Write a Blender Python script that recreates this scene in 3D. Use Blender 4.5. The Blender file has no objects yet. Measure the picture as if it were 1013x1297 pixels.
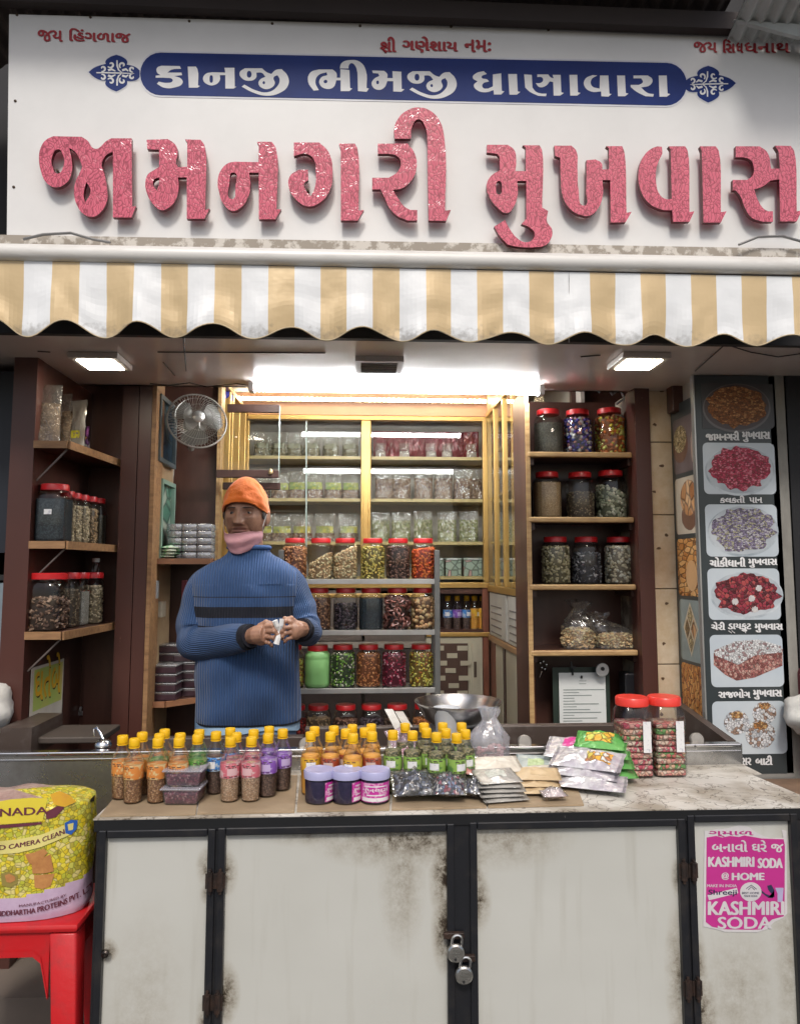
import bpy, math, random
from mathutils import Vector, Matrix, noise
R = math.radians
S = bpy.context.scene
COL = S.collection
random.seed(7)
# ------------------------------------------------------------------ camera
F, CX, CY = 940.0, 506.5, 629.5
YAW, PITCH = R(3.0), R(5.5)
CAM = Vector((0, 0, 1.5))
FW = Vector((math.sin(YAW)*math.cos(PITCH), math.cos(YAW)*math.cos(PITCH), math.sin(PITCH)))
RT = Vector((math.cos(YAW), -math.sin(YAW), 0))
UP = RT.cross(FW)
cd = bpy.data.cameras.new('camera'); cam = bpy.data.objects.new('camera', cd); COL.objects.link(cam)
cam.matrix_world = Matrix(((RT.x, UP.x, -FW.x, 0), (RT.y, UP.y, -FW.y, 0), (RT.z, UP.z, -FW.z, 1.5), (0, 0, 0, 1)))
cd.sensor_fit = 'VERTICAL'; cd.sensor_height = 24; cd.lens = F/1297*24; cd.shift_y = -19/1297
cd.clip_end = 500; cd.clip_start = .05
S.camera = cam
# ------------------------------------------------------------------ sky, sun, exposure
w = bpy.data.worlds.new("World"); S.world = w; w.use_nodes = True
nt = w.node_tree; bg = nt.nodes['Background']
sky = nt.nodes.new('ShaderNodeTexSky'); sky.sky_type = 'NISHITA'; sky.sun_disc = False
sky.sun_elevation = R(52); sky.sun_rotation = R(172); sky.dust_density = 4; sky.air_density = 1.0; sky.ozone_density = .6
nt.links.new(sky.outputs[0], bg.inputs[0]); bg.inputs[1].default_value = 0.10
sd = bpy.data.lights.new('sun', 'SUN'); sun = bpy.data.objects.new('sun', sd); COL.objects.link(sun)
sd.energy = 1.3; sd.angle = R(10); sd.color = (1, .96, .9)
_az = R(-8); _el = R(46)
dv = Vector((math.sin(_az)*math.cos(_el), math.cos(_az)*math.cos(_el), -math.sin(_el)))
dv.x = -dv.x
sun.rotation_euler = dv.to_track_quat('-Z', 'Y').to_euler(); sun.location = (0, -5, 6)
S.view_settings.view_transform = 'Standard'; S.view_settings.look = 'None'; S.view_settings.gamma = 1
S.view_settings.use_curve_mapping = False
S.view_settings.exposure = 0.5
S.render.engine = 'CYCLES'
S.cycles.transparent_max_bounces = 28; S.cycles.max_bounces = 10; S.cycles.diffuse_bounces = 4
S.cycles.glossy_bounces = 4; S.cycles.caustics_reflective = False; S.cycles.caustics_refractive = False
S.cycles.sample_clamp_indirect = 4

# ------------------------------------------------------------------ pixel rays (photo pixels) to world
def ray(px, py):
    return FW + RT*((px-CX)/F) - UP*((py-CY)/F)
def at(px, py, Y):
    d = ray(px, py); return CAM + d*(Y/d.y)
def atz(px, py, z):
    d = ray(px, py); return CAM + d*((z-1.5)/d.z)
def atx(px, py, x):
    d = ray(px, py); return CAM + d*(x/d.x)
# ------------------------------------------------------------------ materials
MT = {}
def _nodes(name):
    m = bpy.data.materials.new(name); m.use_nodes = True
    return m, m.node_tree.nodes, m.node_tree.links, m.node_tree.nodes['Principled BSDF']
def setp(b, **k):
    for a, v in k.items():
        n = {'col': 'Base Color', 'rough': 'Roughness', 'metal': 'Metallic', 'spec': 'Specular IOR Level', 'coat': 'Coat Weight',
             'emit': 'Emission Color', 'es': 'Emission Strength', 'trans': 'Transmission Weight', 'alpha': 'Alpha', 'sss': 'Subsurface Weight', 'sheen': 'Sheen Weight'}[a]
        if isinstance(v, tuple) and len(v) == 3: v = (*v, 1)
        b.inputs[n].default_value = v
def M(name, col, rough=.5, metal=0, col2=None, vs=6, bump=0, bs=60, stretch=(1, 1, 1), dist=.004, lo=.35, hi=.65, rv=0, **k):
    """principled surface with two-tone noise, noise bump and roughness variation"""
    if name in MT: return MT[name]
    m, N, L, b = _nodes(name); setp(b, col=col, rough=rough, metal=metal, **k)
    tc = N.new('ShaderNodeTexCoord'); mp = N.new('ShaderNodeMapping'); L.new(tc.outputs['Object'], mp.inputs[0]); mp.inputs['Scale'].default_value = stretch
    if col2 is None: col2 = tuple(c*.8 for c in col)
    n = N.new('ShaderNodeTexNoise'); n.inputs['Scale'].default_value = vs; n.inputs['Detail'].default_value = 6; n.inputs['Roughness'].default_value = .65
    L.new(mp.outputs[0], n.inputs['Vector'])
    r = N.new('ShaderNodeValToRGB'); L.new(n.outputs[0], r.inputs[0])
    r.color_ramp.elements[0].position = lo; r.color_ramp.elements[1].position = hi
    r.color_ramp.elements[0].color = (*col, 1); r.color_ramp.elements[1].color = (*col2, 1)
    L.new(r.outputs[0], b.inputs['Base Color'])
    if rv:
        mr = N.new('ShaderNodeMapRange'); L.new(n.outputs[0], mr.inputs[0]); mr.inputs[1].default_value = .3; mr.inputs[2].default_value = .7
        mr.inputs[3].default_value = rough-rv; mr.inputs[4].default_value = rough+rv; L.new(mr.outputs[0], b.inputs['Roughness'])
    if bump:
        n2 = N.new('ShaderNodeTexNoise'); n2.inputs['Scale'].default_value = bs; n2.inputs['Detail'].default_value = 4; L.new(mp.outputs[0], n2.inputs['Vector'])
        bp = N.new('ShaderNodeBump'); bp.inputs['Strength'].default_value = bump; bp.inputs['Distance'].default_value = dist
        L.new(n2.outputs[0], bp.inputs['Height']); L.new(bp.outputs[0], b.inputs['Normal'])
    MT[name] = m; return m
def film(name, tint=(.97, .97, .97), refl=.10, rough=.06, haze=0, hazecol=(.8, .8, .8), bump=0, bs=30):
    """thin clear glass / plastic: see-through with a fresnel gloss and optional milky share"""
    if name in MT: return MT[name]
    m, N, L, b = _nodes(name); N.remove(b)
    out = N['Material Output']; tr = N.new('ShaderNodeBsdfTransparent'); tr.inputs[0].default_value = (*tint, 1)
    gl = N.new('ShaderNodeBsdfGlossy'); gl.inputs['Roughness'].default_value = rough
    lw = N.new('ShaderNodeLayerWeight'); lw.inputs[0].default_value = .25
    ma = N.new('ShaderNodeMath'); ma.operation = 'MULTIPLY_ADD'; ma.inputs[1].default_value = .45; ma.inputs[2].default_value = refl; ma.use_clamp = True
    L.new(lw.outputs['Fresnel'], ma.inputs[0])
    mx = N.new('ShaderNodeMixShader'); L.new(ma.outputs[0], mx.inputs[0])
    src = tr.outputs[0]
    if haze:
        df = N.new('ShaderNodeBsdfDiffuse'); df.inputs[0].default_value = (*hazecol, 1)
        hx = N.new('ShaderNodeMixShader'); hx.inputs[0].default_value = haze; L.new(tr.outputs[0], hx.inputs[1]); L.new(df.outputs[0], hx.inputs[2]); src = hx.outputs[0]
    L.new(src, mx.inputs[1]); L.new(gl.outputs[0], mx.inputs[2]); L.new(mx.outputs[0], out.inputs[0])
    if bump:
        n2 = N.new('ShaderNodeTexNoise'); n2.inputs['Scale'].default_value = bs; bp = N.new('ShaderNodeBump'); bp.inputs['Strength'].default_value = bump; bp.inputs['Distance'].default_value = .01
        tc = N.new('ShaderNodeTexCoord'); L.new(tc.outputs['Object'], n2.inputs[0]); L.new(n2.outputs[0], bp.inputs['Height'])
        L.new(bp.outputs[0], gl.inputs['Normal'])
    MT[name] = m; return m
def seedmix(name, cols, scale=60, rough=.5, stretch=(1, 1, 1), bump=.6, gloss=0, rand=1.0, edge=.25):
    """many small pieces of several colours, each cell one piece"""
    if name in MT: return MT[name]
    m, N, L, b = _nodes(name); setp(b, rough=rough, coat=gloss)
    tc = N.new('ShaderNodeTexCoord'); mp = N.new('ShaderNodeMapping'); L.new(tc.outputs['Object'], mp.inputs[0]); mp.inputs['Scale'].default_value = stretch
    v = N.new('ShaderNodeTexVoronoi'); v.inputs['Scale'].default_value = scale; v.inputs['Randomness'].default_value = rand; L.new(mp.outputs[0], v.inputs['Vector'])
    sp = N.new('ShaderNodeSeparateColor'); L.new(v.outputs['Color'], sp.inputs[0])
    r = N.new('ShaderNodeValToRGB'); r.color_ramp.interpolation = 'CONSTANT'; L.new(sp.outputs[0], r.inputs[0])
    e = r.color_ramp.elements
    while len(e) < len(cols): e.new(.5)
    for i, c in enumerate(cols): e[i].position = i/len(cols)
    for i, c in enumerate(cols): e[i].color = (*c, 1)
    v2 = N.new('ShaderNodeTexVoronoi'); v2.feature = 'DISTANCE_TO_EDGE'; v2.inputs['Scale'].default_value = scale; v2.inputs['Randomness'].default_value = rand; L.new(mp.outputs[0], v2.inputs['Vector'])
    r2 = N.new('ShaderNodeValToRGB'); L.new(v2.outputs['Distance'], r2.inputs[0]); r2.color_ramp.elements[1].position = .12
    r2.color_ramp.elements[0].color = (edge, edge, edge, 1)
    mx = N.new('ShaderNodeMix'); mx.data_type = 'RGBA'; mx.blend_type = 'MULTIPLY'; mx.inputs[0].default_value = 1
    L.new(r.outputs[0], mx.inputs[6]); L.new(r2.outputs[0], mx.inputs[7]); L.new(mx.outputs[2], b.inputs['Base Color'])
    bp = N.new('ShaderNodeBump'); bp.inputs['Strength'].default_value = bump; bp.inputs['Distance'].default_value = .3/scale
    L.new(r2.outputs[0], bp.inputs['Height']); L.new(bp.outputs[0], b.inputs['Normal'])
    MT[name] = m; return m
def emis(name, col, s):
    m, N, L, b = _nodes(name); setp(b, col=(.8, .8, .8), emit=col, es=s); MT[name] = m; return m

brown = M('brown_paint', (.088, .038, .027), .36, col2=(.046, .019, .014), vs=5, bump=.15, bs=25, stretch=(1, 1, .25))
def wornpaint(name, col, under, amount=.62, rough=.4, scale=14):
    if name in MT: return MT[name]
    m, N, L, b = _nodes(name); setp(b, rough=rough)
    tc = N.new('ShaderNodeTexCoord'); n = N.new('ShaderNodeTexNoise'); n.inputs['Scale'].default_value = scale; n.inputs['Detail'].default_value = 8; n.inputs['Roughness'].default_value = .75
    mp = N.new('ShaderNodeMapping'); mp.inputs['Scale'].default_value = (1, 1, .35); L.new(tc.outputs['Object'], mp.inputs[0]); L.new(mp.outputs[0], n.inputs[0])
    r = N.new('ShaderNodeValToRGB'); L.new(n.outputs[0], r.inputs[0]); r.color_ramp.elements[0].position = amount; r.color_ramp.elements[1].position = amount+.03
    n3 = N.new('ShaderNodeTexNoise'); n3.inputs['Scale'].default_value = 4; L.new(tc.outputs['Object'], n3.inputs[0])
    c0 = N.new('ShaderNodeMix'); c0.data_type = 'RGBA'; L.new(n3.outputs[0], c0.inputs[0]); c0.inputs[6].default_value = (*col, 1); c0.inputs[7].default_value = (*[c*.6 for c in col], 1)
    mx = N.new('ShaderNodeMix'); mx.data_type = 'RGBA'; L.new(r.outputs[0], mx.inputs[0]); L.new(c0.outputs[2], mx.inputs[6]); mx.inputs[7].default_value = (*under, 1)
    L.new(mx.outputs[2], b.inputs['Base Color'])
    bp = N.new('ShaderNodeBump'); bp.inputs['Strength'].default_value = .3; bp.inputs['Distance'].default_value = .003; L.new(r.outputs[0], bp.inputs['Height']); L.new(bp.outputs[0], b.inputs['Normal'])
    MT[name] = m; return m
brown_worn = wornpaint('brown_paint_chipped', (.085, .028, .02), (.26, .13, .09), .66)
wood = M('bare_pine_edge', (.36, .20, .09), .55, col2=(.16, .08, .035), vs=9, stretch=(1, 6, 6), bump=.2, bs=40, lo=.3, hi=.75)
woodlit = M('lit_wood_edge', (.50, .33, .15), .4, col2=(.33, .19, .08), vs=9, stretch=(1, 6, 6), bump=.2)  # lighter copy of the wood edging, light put into its colour
gold = M('gold_anodised', (.62, .40, .13), .35, .55, col2=(.50, .30, .09), vs=3)
steel = M('steel_sheet', (.50, .50, .49), .28, .9, col2=(.30, .29, .27), vs=7, bump=.12, bs=6, rv=.1, dist=.01)
steelb = M('steel_bright', (.72, .72, .72), .2, 1, col2=(.55, .55, .55), vs=5)
blackm = M('black_enamel_steel', (.012, .013, .016), .32, col2=(.03, .027, .025), vs=14, bump=.25, bs=22, lo=.5, hi=.75)
dark = M('dark_void_shade', (.012, .012, .014), .7)  # near-black colour standing in for deep shade and dark voids
redlid = M('red_lid', (.55, .018, .02), .35, col2=(.42, .012, .016), vs=10)
yellowcap = M('yellow_cap', (.85, .52, .01), .35, col2=(.75, .42, .01))
glass = film('clear_glass', (.95, .97, .96), .03, .02)
glassc = film('cabinet_glass', (.94, .96, .94), .045, .01)
pet = film('pet_plastic', (.97, .975, .97), .03, .04)
petm = film('milky_pet', (.93, .94, .95), .08, .12, .16, (.8, .82, .85))
poly = film('polythene', (.93, .93, .95), .12, .12, .14, (.8, .8, .82), bump=.9, bs=45)
polyclear = film('clear_pouch', (.95, .95, .94), .07, .10, .04, (.75, .75, .72), bump=.8, bs=40)
white = M('white_gloss_board', (.76, .755, .74), .32, col2=(.69, .685, .67), vs=2.2)
paper = M('white_paper', (.72, .74, .72), .7, col2=(.66, .68, .66))
ink = M('black_ink', (.02, .02, .02), .6)
redink = M('red_ink', (.42, .02, .03), .5, col2=(.36, .015, .025))
blueink = M('blue_print', (.004, .020, .13), .5, col2=(.006, .028, .17), vs=4, spec=.2)
whiteink = M('white_print', (.78, .78, .78), .5)
rimcol = M('white_print_edge', (.70, .71, .76), .4)  # off-white rim round the banner and ornaments
cream = M('cream_laminate', (.55, .50, .37), .4, col2=(.47, .42, .30), vs=4)
peach = M('peach_laminate', (.55, .30, .17), .4, col2=(.48, .25, .14), vs=3)

# ------------------------------------------------------------------ mesh building
ICO = None
def _ico():
    global ICO
    t = (1+5**.5)/2; v = [(-1, t, 0), (1, t, 0), (-1, -t, 0), (1, -t, 0), (0, -1, t), (0, 1, t), (0, -1, -t), (0, 1, -t), (t, 0, -1), (t, 0, 1), (-t, 0, -1), (-t, 0, 1)]
    v = [Vector(a).normalized() for a in v]
    f = [(0, 11, 5), (0, 5, 1), (0, 1, 7), (0, 7, 10), (0, 10, 11), (1, 5, 9), (5, 11, 4), (11, 10, 2), (10, 7, 6), (7, 1, 8), (3, 9, 4), (3, 4, 2), (3, 2, 6), (3, 6, 8), (3, 8, 9), (4, 9, 5), (2, 4, 11), (6, 2, 10), (8, 6, 7), (9, 8, 1)]
    ICO = (v, f)
_ico()
class MB:
    def __init__(s): s.v = []; s.f = []; s.m = []; s.uv = None
    def add(s, vs, fs, mi=0):
        o = len(s.v); s.v += [tuple(p) for p in vs]
        for f in fs: s.f.append(tuple(i+o for i in f)); s.m.append(mi)
        return s
    def box(s, x0, x1, y0, y1, z0, z1, mi=0, mx=None):
        v = [Vector(p) for p in ((x0, y0, z0), (x1, y0, z0), (x1, y1, z0), (x0, y1, z0), (x0, y0, z1), (x1, y0, z1), (x1, y1, z1), (x0, y1, z1))]
        if mx is not None: v = [mx @ p for p in v]
        return s.add(v, [(3, 2, 1, 0), (4, 5, 6, 7), (0, 1, 5, 4), (1, 2, 6, 5), (2, 3, 7, 6), (3, 0, 4, 7)], mi)
    def rbox(s, x0, x1, y0, y1, z0, z1, r=.003, mi=0, mx=None):
        """box with chamfered edges"""
        r = min(r, (x1-x0)*.45, (y1-y0)*.45, (z1-z0)*.45)
        import bmesh
        bm = bmesh.new(); bmesh.ops.create_cube(bm, size=1)
        for q in bm.verts: q.co = Vector(((x0+x1)/2+q.co.x*(x1-x0), (y0+y1)/2+q.co.y*(y1-y0), (z0+z1)/2+q.co.z*(z1-z0)))
        bmesh.ops.bevel(bm, geom=bm.edges[:], offset=r, segments=2, affect='EDGES', profile=.5)
        if mx is not None: bm.transform(mx)
        bm.verts.index_update()
        s.add([q.co.copy() for q in bm.verts], [[q.index for q in f.verts] for f in bm.faces], mi); bm.free(); return s
    def quad(s, a, b, c, d, mi=0): return s.add([a, b, c, d], [(0, 1, 2, 3)], mi)
    def ngon(s, pts, mi=0): return s.add(pts, [tuple(range(len(pts)))], mi)
    def slab(s, pts, z0, z1, mi=0):
        """flat polygon (x,y list) thickened from z0 to z1"""
        n = len(pts); v = [(p[0], p[1], z0) for p in pts]+[(p[0], p[1], z1) for p in pts]
        return s.add(v, [tuple(range(n))[::-1], tuple(range(n, 2*n))]+[(i, (i+1) % n, n+(i+1) % n, n+i) for i in range(n)], mi)
    def front(s, pts, y0, y1, mi=0, fi=None):
        """outline (x,z list) in a frontal plane thickened from y0 (near) to y1"""
        n = len(pts); v = [(p[0], y0, p[1]) for p in pts]+[(p[0], y1, p[1]) for p in pts]
        s.add(v, [tuple(range(n)), tuple(range(n, 2*n))[::-1]], mi if fi is None else fi)
        return s.add(v, [(i, n+i, n+(i+1) % n, (i+1) % n) for i in range(n)], mi)
    def lathe(s, prof, seg=20, c=(0, 0, 0), mi=0, p=2, mx=None, sy=1, rib=0, ribn=0):
        """prof: (radius, z) list; p>2 squares the section"""
        v = []; n = len(prof)
        for r, z in prof:
            for k in range(seg):
                a = 2*math.pi*(k+.5)/seg if p != 2 else 2*math.pi*k/seg
                ca, sa = math.cos(a), math.sin(a)
                q = 1 if p == 2 else (abs(ca)**p+abs(sa)**p)**(-1/p)
                if ribn: q *= 1+rib*math.cos(a*ribn)
                v.append(Vector((c[0]+r*q*ca, c[1]+r*q*sa*sy, c[2]+z)))
        if mx is not None: v = [mx @ a for a in v]
        f = [(i*seg+k, i*seg+(k+1) % seg, (i+1)*seg+(k+1) % seg, (i+1)*seg+k) for i in range(n-1) for k in range(seg)]
        if prof[0][0] > 1e-5: f.append(tuple(range(seg))[::-1])
        if prof[-1][0] > 1e-5: f.append(tuple(range((n-1)*seg, n*seg)))
        return s.add(v, f, mi)
    def tube(s, pts, r, seg=8, mi=0, closed=False, sx=1.0, cap=True):
        """round bar along points; r a number or a list"""
        pts = [Vector(p) for p in pts]; n = len(pts); rs = r if isinstance(r, (list, tuple)) else [r]*n
        v = []; u = None
        for i, p in enumerate(pts):
            if closed: t = pts[(i+1) % n]-pts[i-1]
            else: t = pts[min(i+1, n-1)]-pts[max(i-1, 0)]
            t.normalize()
            if u is None:
                u = t.cross(Vector((0, 0, 1)));
                if u.length < .1: u = t.cross(Vector((0, 1, 0)))
            u = (u-t*u.dot(t)).normalized(); b = t.cross(u)
            for k in range(seg):
                a = 2*math.pi*k/seg; v.append(p+(u*math.cos(a)*sx+b*math.sin(a))*rs[i])
        m_ = n if closed else n-1
        f = [(i*seg+k, i*seg+(k+1) % seg, ((i+1) % n)*seg+(k+1) % seg, ((i+1) % n)*seg+k) for i in range(m_) for k in range(seg)]
        if cap and not closed: f += [tuple(range(seg))[::-1], tuple(range((n-1)*seg, n*seg))]
        return s.add(v, f, mi)
    def ico(s, c, r, rot=None, mi=0, bend=0):
        vs = []
        for q in ICO[0]:
            p = Vector((q.x*r[0], q.y*r[1], q.z*r[2]))
            if bend: p.z += bend*(p.x*p.x)/(r[0]*r[0])*r[0]
            if rot is not None: p = rot @ p
            vs.append(p+Vector(c))
        return s.add(vs, ICO[1], mi)
    def sphere(s, c, r, su=16, sv=10, mi=0):
        if not isinstance(r, (tuple, list)): r = (r, r, r)
        v = [(c[0], c[1], c[2]-r[2])]
        for i in range(1, sv):
            a = math.pi*i/sv-math.pi/2
            for k in range(su): b = 2*math.pi*k/su; v.append((c[0]+r[0]*math.cos(a)*math.cos(b), c[1]+r[1]*math.cos(a)*math.sin(b), c[2]+r[2]*math.sin(a)))
        v.append((c[0], c[1], c[2]+r[2])); n = len(v)
        f = [(0, 1+(k+1) % su, 1+k) for k in range(su)]+[(n-1, n-1-su+k, n-1-su+(k+1) % su) for k in range(su)]
        f += [(1+i*su+k, 1+i*su+(k+1) % su, 1+(i+1)*su+(k+1) % su, 1+(i+1)*su+k) for i in range(sv-2) for k in range(su)]
        return s.add(v, f, mi)
    def grid(s, fn, nu, nv, mi=0, wrap=False):
        """surface fn(u,v) with u,v in 0..1"""
        v = [fn(i/nu, j/nv) for j in range(nv+1) for i in range(nu+(0 if wrap else 1))]
        wd = nu if wrap else nu+1
        f = [(j*wd+i, j*wd+(i+1) % wd, (j+1)*wd+(i+1) % wd, (j+1)*wd+i) for j in range(nv) for i in range(nu)]
        return s.add(v, f, mi)
    def warp(s, fn):
        s.v = [tuple(fn(Vector(p))) for p in s.v]; return s
    def build(s, name, mats, parent=None, smooth=False, label=None, loc=None, kind=None, angle=None):
        me = bpy.data.meshes.new(name); me.from_pydata(s.v, [], s.f)
        if not isinstance(mats, (list, tuple)): mats = [mats]
        for m in mats: me.materials.append(m)
        me.polygons.foreach_set('material_index', s.m)
        if smooth:
            me.polygons.foreach_set('use_smooth', [True]*len(s.f))
            me.set_sharp_from_angle(angle=R(angle or 40))
        me.update()
        return link(name, me, parent, label, loc, kind)
def link(name, me, parent=None, label=None, loc=None, kind=None):
    o = bpy.data.objects.new(name, me); COL.objects.link(o)
    if parent is not None:
        o.parent = parent
        root = parent
        while root.parent: root = root.parent
        if not root.get('_local'): o.location = -root.location if parent is root else (0, 0, 0)
    if loc is not None: o.location = loc
    if label: o['label'] = label
    if kind: o['kind'] = kind
    return o
def thing(name, label, cat, loc=(0, 0, 0), group=None, local=False, rz=0):
    """Empty at the base of a thing; local=True when its parts are given about its own origin"""
    o = bpy.data.objects.new(name, None); COL.objects.link(o); o.location = loc; o.rotation_euler = (0, 0, rz); o.empty_display_size = .05
    o['label'] = label; o['category'] = cat
    if group: o['group'] = group
    if local: o['_local'] = 1
    return o
def tag(o, label, cat, group=None):
    o['label'] = label; o['category'] = cat
    if group: o['group'] = group
    return o
def struct(o): o['kind'] = 'structure'; return o
def copy_thing(root, loc=None, rz=None, label=None, group=None, rx=None):
    r = root.copy(); COL.objects.link(r)
    if loc is not None: r.location = loc
    if rz is not None: r.rotation_euler = (0, 0, rz)
    if rx is not None: r.rotation_euler = rx
    if label: r['label'] = label
    if group: r['group'] = group
    for ch in list(root.children):
        c = ch.copy(); COL.objects.link(c); c.parent = r
        for g in list(ch.children):
            d = g.copy(); COL.objects.link(d); d.parent = c
    return r
def bx(name, px0, py0, px1, py1, Y, dep, mat, parent=None, r=0, label=None, dy=0):
    """box whose near face covers the photo rectangle at depth Y"""
    ym = (py0+py1)/2; xm = (px0+px1)/2
    x0, x1 = at(px0, ym, Y).x, at(px1, ym, Y).x; z1, z0 = at(xm, py0, Y).z, at(xm, py1, Y).z
    b = MB()
    if r: b.rbox(x0, x1, Y+dy, Y+dep, z0, z1, r)
    else: b.box(x0, x1, Y+dy, Y+dep, z0, z1)
    return b.build(name, mat, parent, label=label)
# ------------------------------------------------------------------ lettering
def outline_mesh(loops, ext, mapf=None, res=6):
    """filled outline from loops of (x,y,corner) through a 2D curve; returns verts, faces in (x,y,z)"""
    c = bpy.data.curves.new('outline', 'CURVE'); c.dimensions = '2D'; c.fill_mode = 'BOTH'; c.resolution_u = res
    for lp in loops:
        s = c.splines.new('BEZIER'); s.bezier_points.add(len(lp)-1); s.use_cyclic_u = True
        for b, (x, y, k) in zip(s.bezier_points, lp):
            b.co = (x, y, 0); b.handle_left_type = b.handle_right_type = 'VECTOR' if k else 'AUTO'
    c.extrude = ext
    o = bpy.data.objects.new('outline', c); me = o.to_mesh()
    v = [q.co.copy() for q in me.vertices]; f = [tuple(p.vertices) for p in me.polygons]
    o.to_mesh_clear(); bpy.data.objects.remove(o); bpy.data.curves.remove(c)
    return v, f
def parse(t):
    """'x,y' smooth, 'x,y!' corner; '/' parts loops"""
    out = []
    for lp in t.split('/'):
        out.append([(float(a.strip('!').split(',')[0]), float(a.strip('!').split(',')[1]), a.endswith('!')) for a in lp.split()])
    return out
TCACHE = {}
def text_vf(body, size=1.0, ext=0.0, res=3):
    k = (body, ext, res)
    if k not in TCACHE:
        c = bpy.data.curves.new('lettering', 'FONT'); c.body = body; c.size = 1; c.extrude = ext; c.resolution_u = res
        o = bpy.data.objects.new('lettering', c); me = o.to_mesh()
        TCACHE[k] = ([q.co.copy() for q in me.vertices], [tuple(p.vertices) for p in me.polygons])
        o.to_mesh_clear(); bpy.data.objects.remove(o); bpy.data.curves.remove(c)
    return TCACHE[k]
def text_fit(mb, body, x0, x1, z0, z1, y, mi=0, bold=0.0, mapf=None, cut=0):
    """flat text filling the rectangle x0..x1, z0..z1 on the plane y (facing -y); bold thickens by stacked shifts"""
    v, f = text_vf(body)
    ax = min(p.x for p in v); bx_ = max(p.x for p in v); ay = min(p.y for p in v); by = max(p.y for p in v)
    wv = bold*(z1-z0)
    shifts = [(0, 0)] if not bold else [(-wv, 0), (0, 0), (wv, 0), (0, wv*.7)]
    for i, (sx, sz) in enumerate(shifts):
        o = [Vector((x0+wv+(p.x-ax)/(bx_-ax)*(x1-x0-2*wv)+sx, y-i*.00008, z0+(p.y-ay)/(by-ay)*(z1-z0)+sz)) for p in v]
        if mapf: o = [mapf(q) for q in o]
        mb.add(o, f, mi)
def text_px(mb, body, px0, px1, py0, py1, Y, mi=0, bold=0.0):
    """text filling a photo rectangle whose two ends may sit at different heights: py0, py1 as (left, right)"""
    if not isinstance(py0, tuple): py0 = (py0, py0)
    if not isinstance(py1, tuple): py1 = (py1, py1)
    v, f = text_vf(body)
    ax = min(p.x for p in v); b_ = max(p.x for p in v); ay = min(p.y for p in v); by = max(p.y for p in v)
    H = abs(py1[0]-py0[0]); wv = bold*H
    shifts = [(0, 0)] if not bold else [(-wv, 0), (0, 0), (wv, 0), (0, wv*.7)]
    for i, (sx, sz) in enumerate(shifts):
        o = []
        for p in v:
            a = (p.x-ax)/(b_-ax); c = (p.y-ay)/(by-ay)
            X = px0+wv+a*(px1-px0-2*wv)+sx; t = py0[0]+(py0[1]-py0[0])*a; bo = py1[0]+(py1[1]-py1[0])*a
            q = at(X, bo+(t-bo)*c-sz, Y); q.y -= i*.00008; o.append(q)
        mb.add(o, f, mi)
# ================================================================== SETTING
ZG = 0.12
asph = M('street_paving', (.10, .095, .09), .8, col2=(.05, .048, .045), vs=3, bump=.5, bs=50)
b = MB(); b.box(-150, 150, -150, 2.0, ZG-.2, ZG); b.box(-150, 150, 2.0, 150, ZG-.2, ZG-.004)
struct(b.build('pavement', asph))
ZF = 0.20
fl = M('shop_floor_tiles', (.22, .18, .15), .4, vs=4)
b = MB(); b.box(-1.5, 1.35, 2.45, 4.6, ZG+.001, ZF); struct(b.build('floor', fl))
ceilm = M('canopy_laminate', (.76, .70, .66), .16, col2=(.66, .60, .55), vs=2.5, bump=.06, bs=5, rv=.05, dist=.01)
ZC = 2.24
XL, XR = -1.33, at(852, 700, 3.0).x
b = MB(); b.box(-2.2, 2.3, 2.31, 3.02, ZC, ZC+.03)
ceiling = struct(b.build('ceiling', ceilm))
# laminate joints: thin dark battens
seam = M('ceiling_seam', (.05, .04, .035), .6)
for (p0, p1) in (((200, 446), (412, 447)), ((207, 459), (222, 476)), ((232, 418), (236, 470)), ((735, 452), (760, 450)), ((48, 445), (64, 446))):
    a = atz(*p0, ZC-.002); c = atz(*p1, ZC-.002); m_ = MB(); m_.tube([a, c], .0022, 4); struct(m_.build('ceiling_seam', seam, ceiling))
wallm = M('interior_plaster', (.42, .38, .33), .6, col2=(.34, .30, .26), vs=3)
ZI = 2.50
b = MB(); b.box(-1.5, 1.5, 3.02, 4.7, ZI, ZI+.03); b.box(-1.5, 1.5, 3.0, 3.02, ZC, ZI+.03); struct(b.build('interior_ceiling', wallm))
XIL, XIR = at(310, 700, 4.2).x, at(618, 700, 4.2).x
b = MB(); b.box(XIL-.35, XIR+.35, 4.52, 4.56, ZF, ZI); struct(b.build('back_wall', wallm))
b = MB(); b.box(-1.5, -1.46, 2.6, 4.56, ZF-.05, ZI); struct(b.build('left_wall', brown))
b = MB(); b.box(XR-.32, XR+.4, 3.31, 3.34, ZG, ZI); b.box(XR+.061, XR+.4, 2.76, 3.309, ZG, ZI); struct(b.build('partition_wall', brown))
b = MB(); b.box(-1.46, XIL-.11, 3.42, 3.45, ZG, ZI); struct(b.build('partition_wall', brown))
b = MB(); b.box(XR+.02, XR+.06, 2.74, 3.3, .15, ZC); struct(b.build('right_wall', wallm))
# neighbouring shop fronts at each side, their deep shade put into a near-black colour
b = MB(); b.box(-4.5, -1.405, 2.78, 2.85, ZG, 4.2); struct(b.build('neighbour_wall', dark))
b = MB(); b.box(1.62, 4.5, 2.72, 2.8, ZG, 4.2); struct(b.build('neighbour_wall_right', dark))
b = MB(); b.box(-4.5, 4.5, 2.78, 2.85, ZI+.03, 4.6); struct(b.build('upper_facade', dark))
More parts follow.
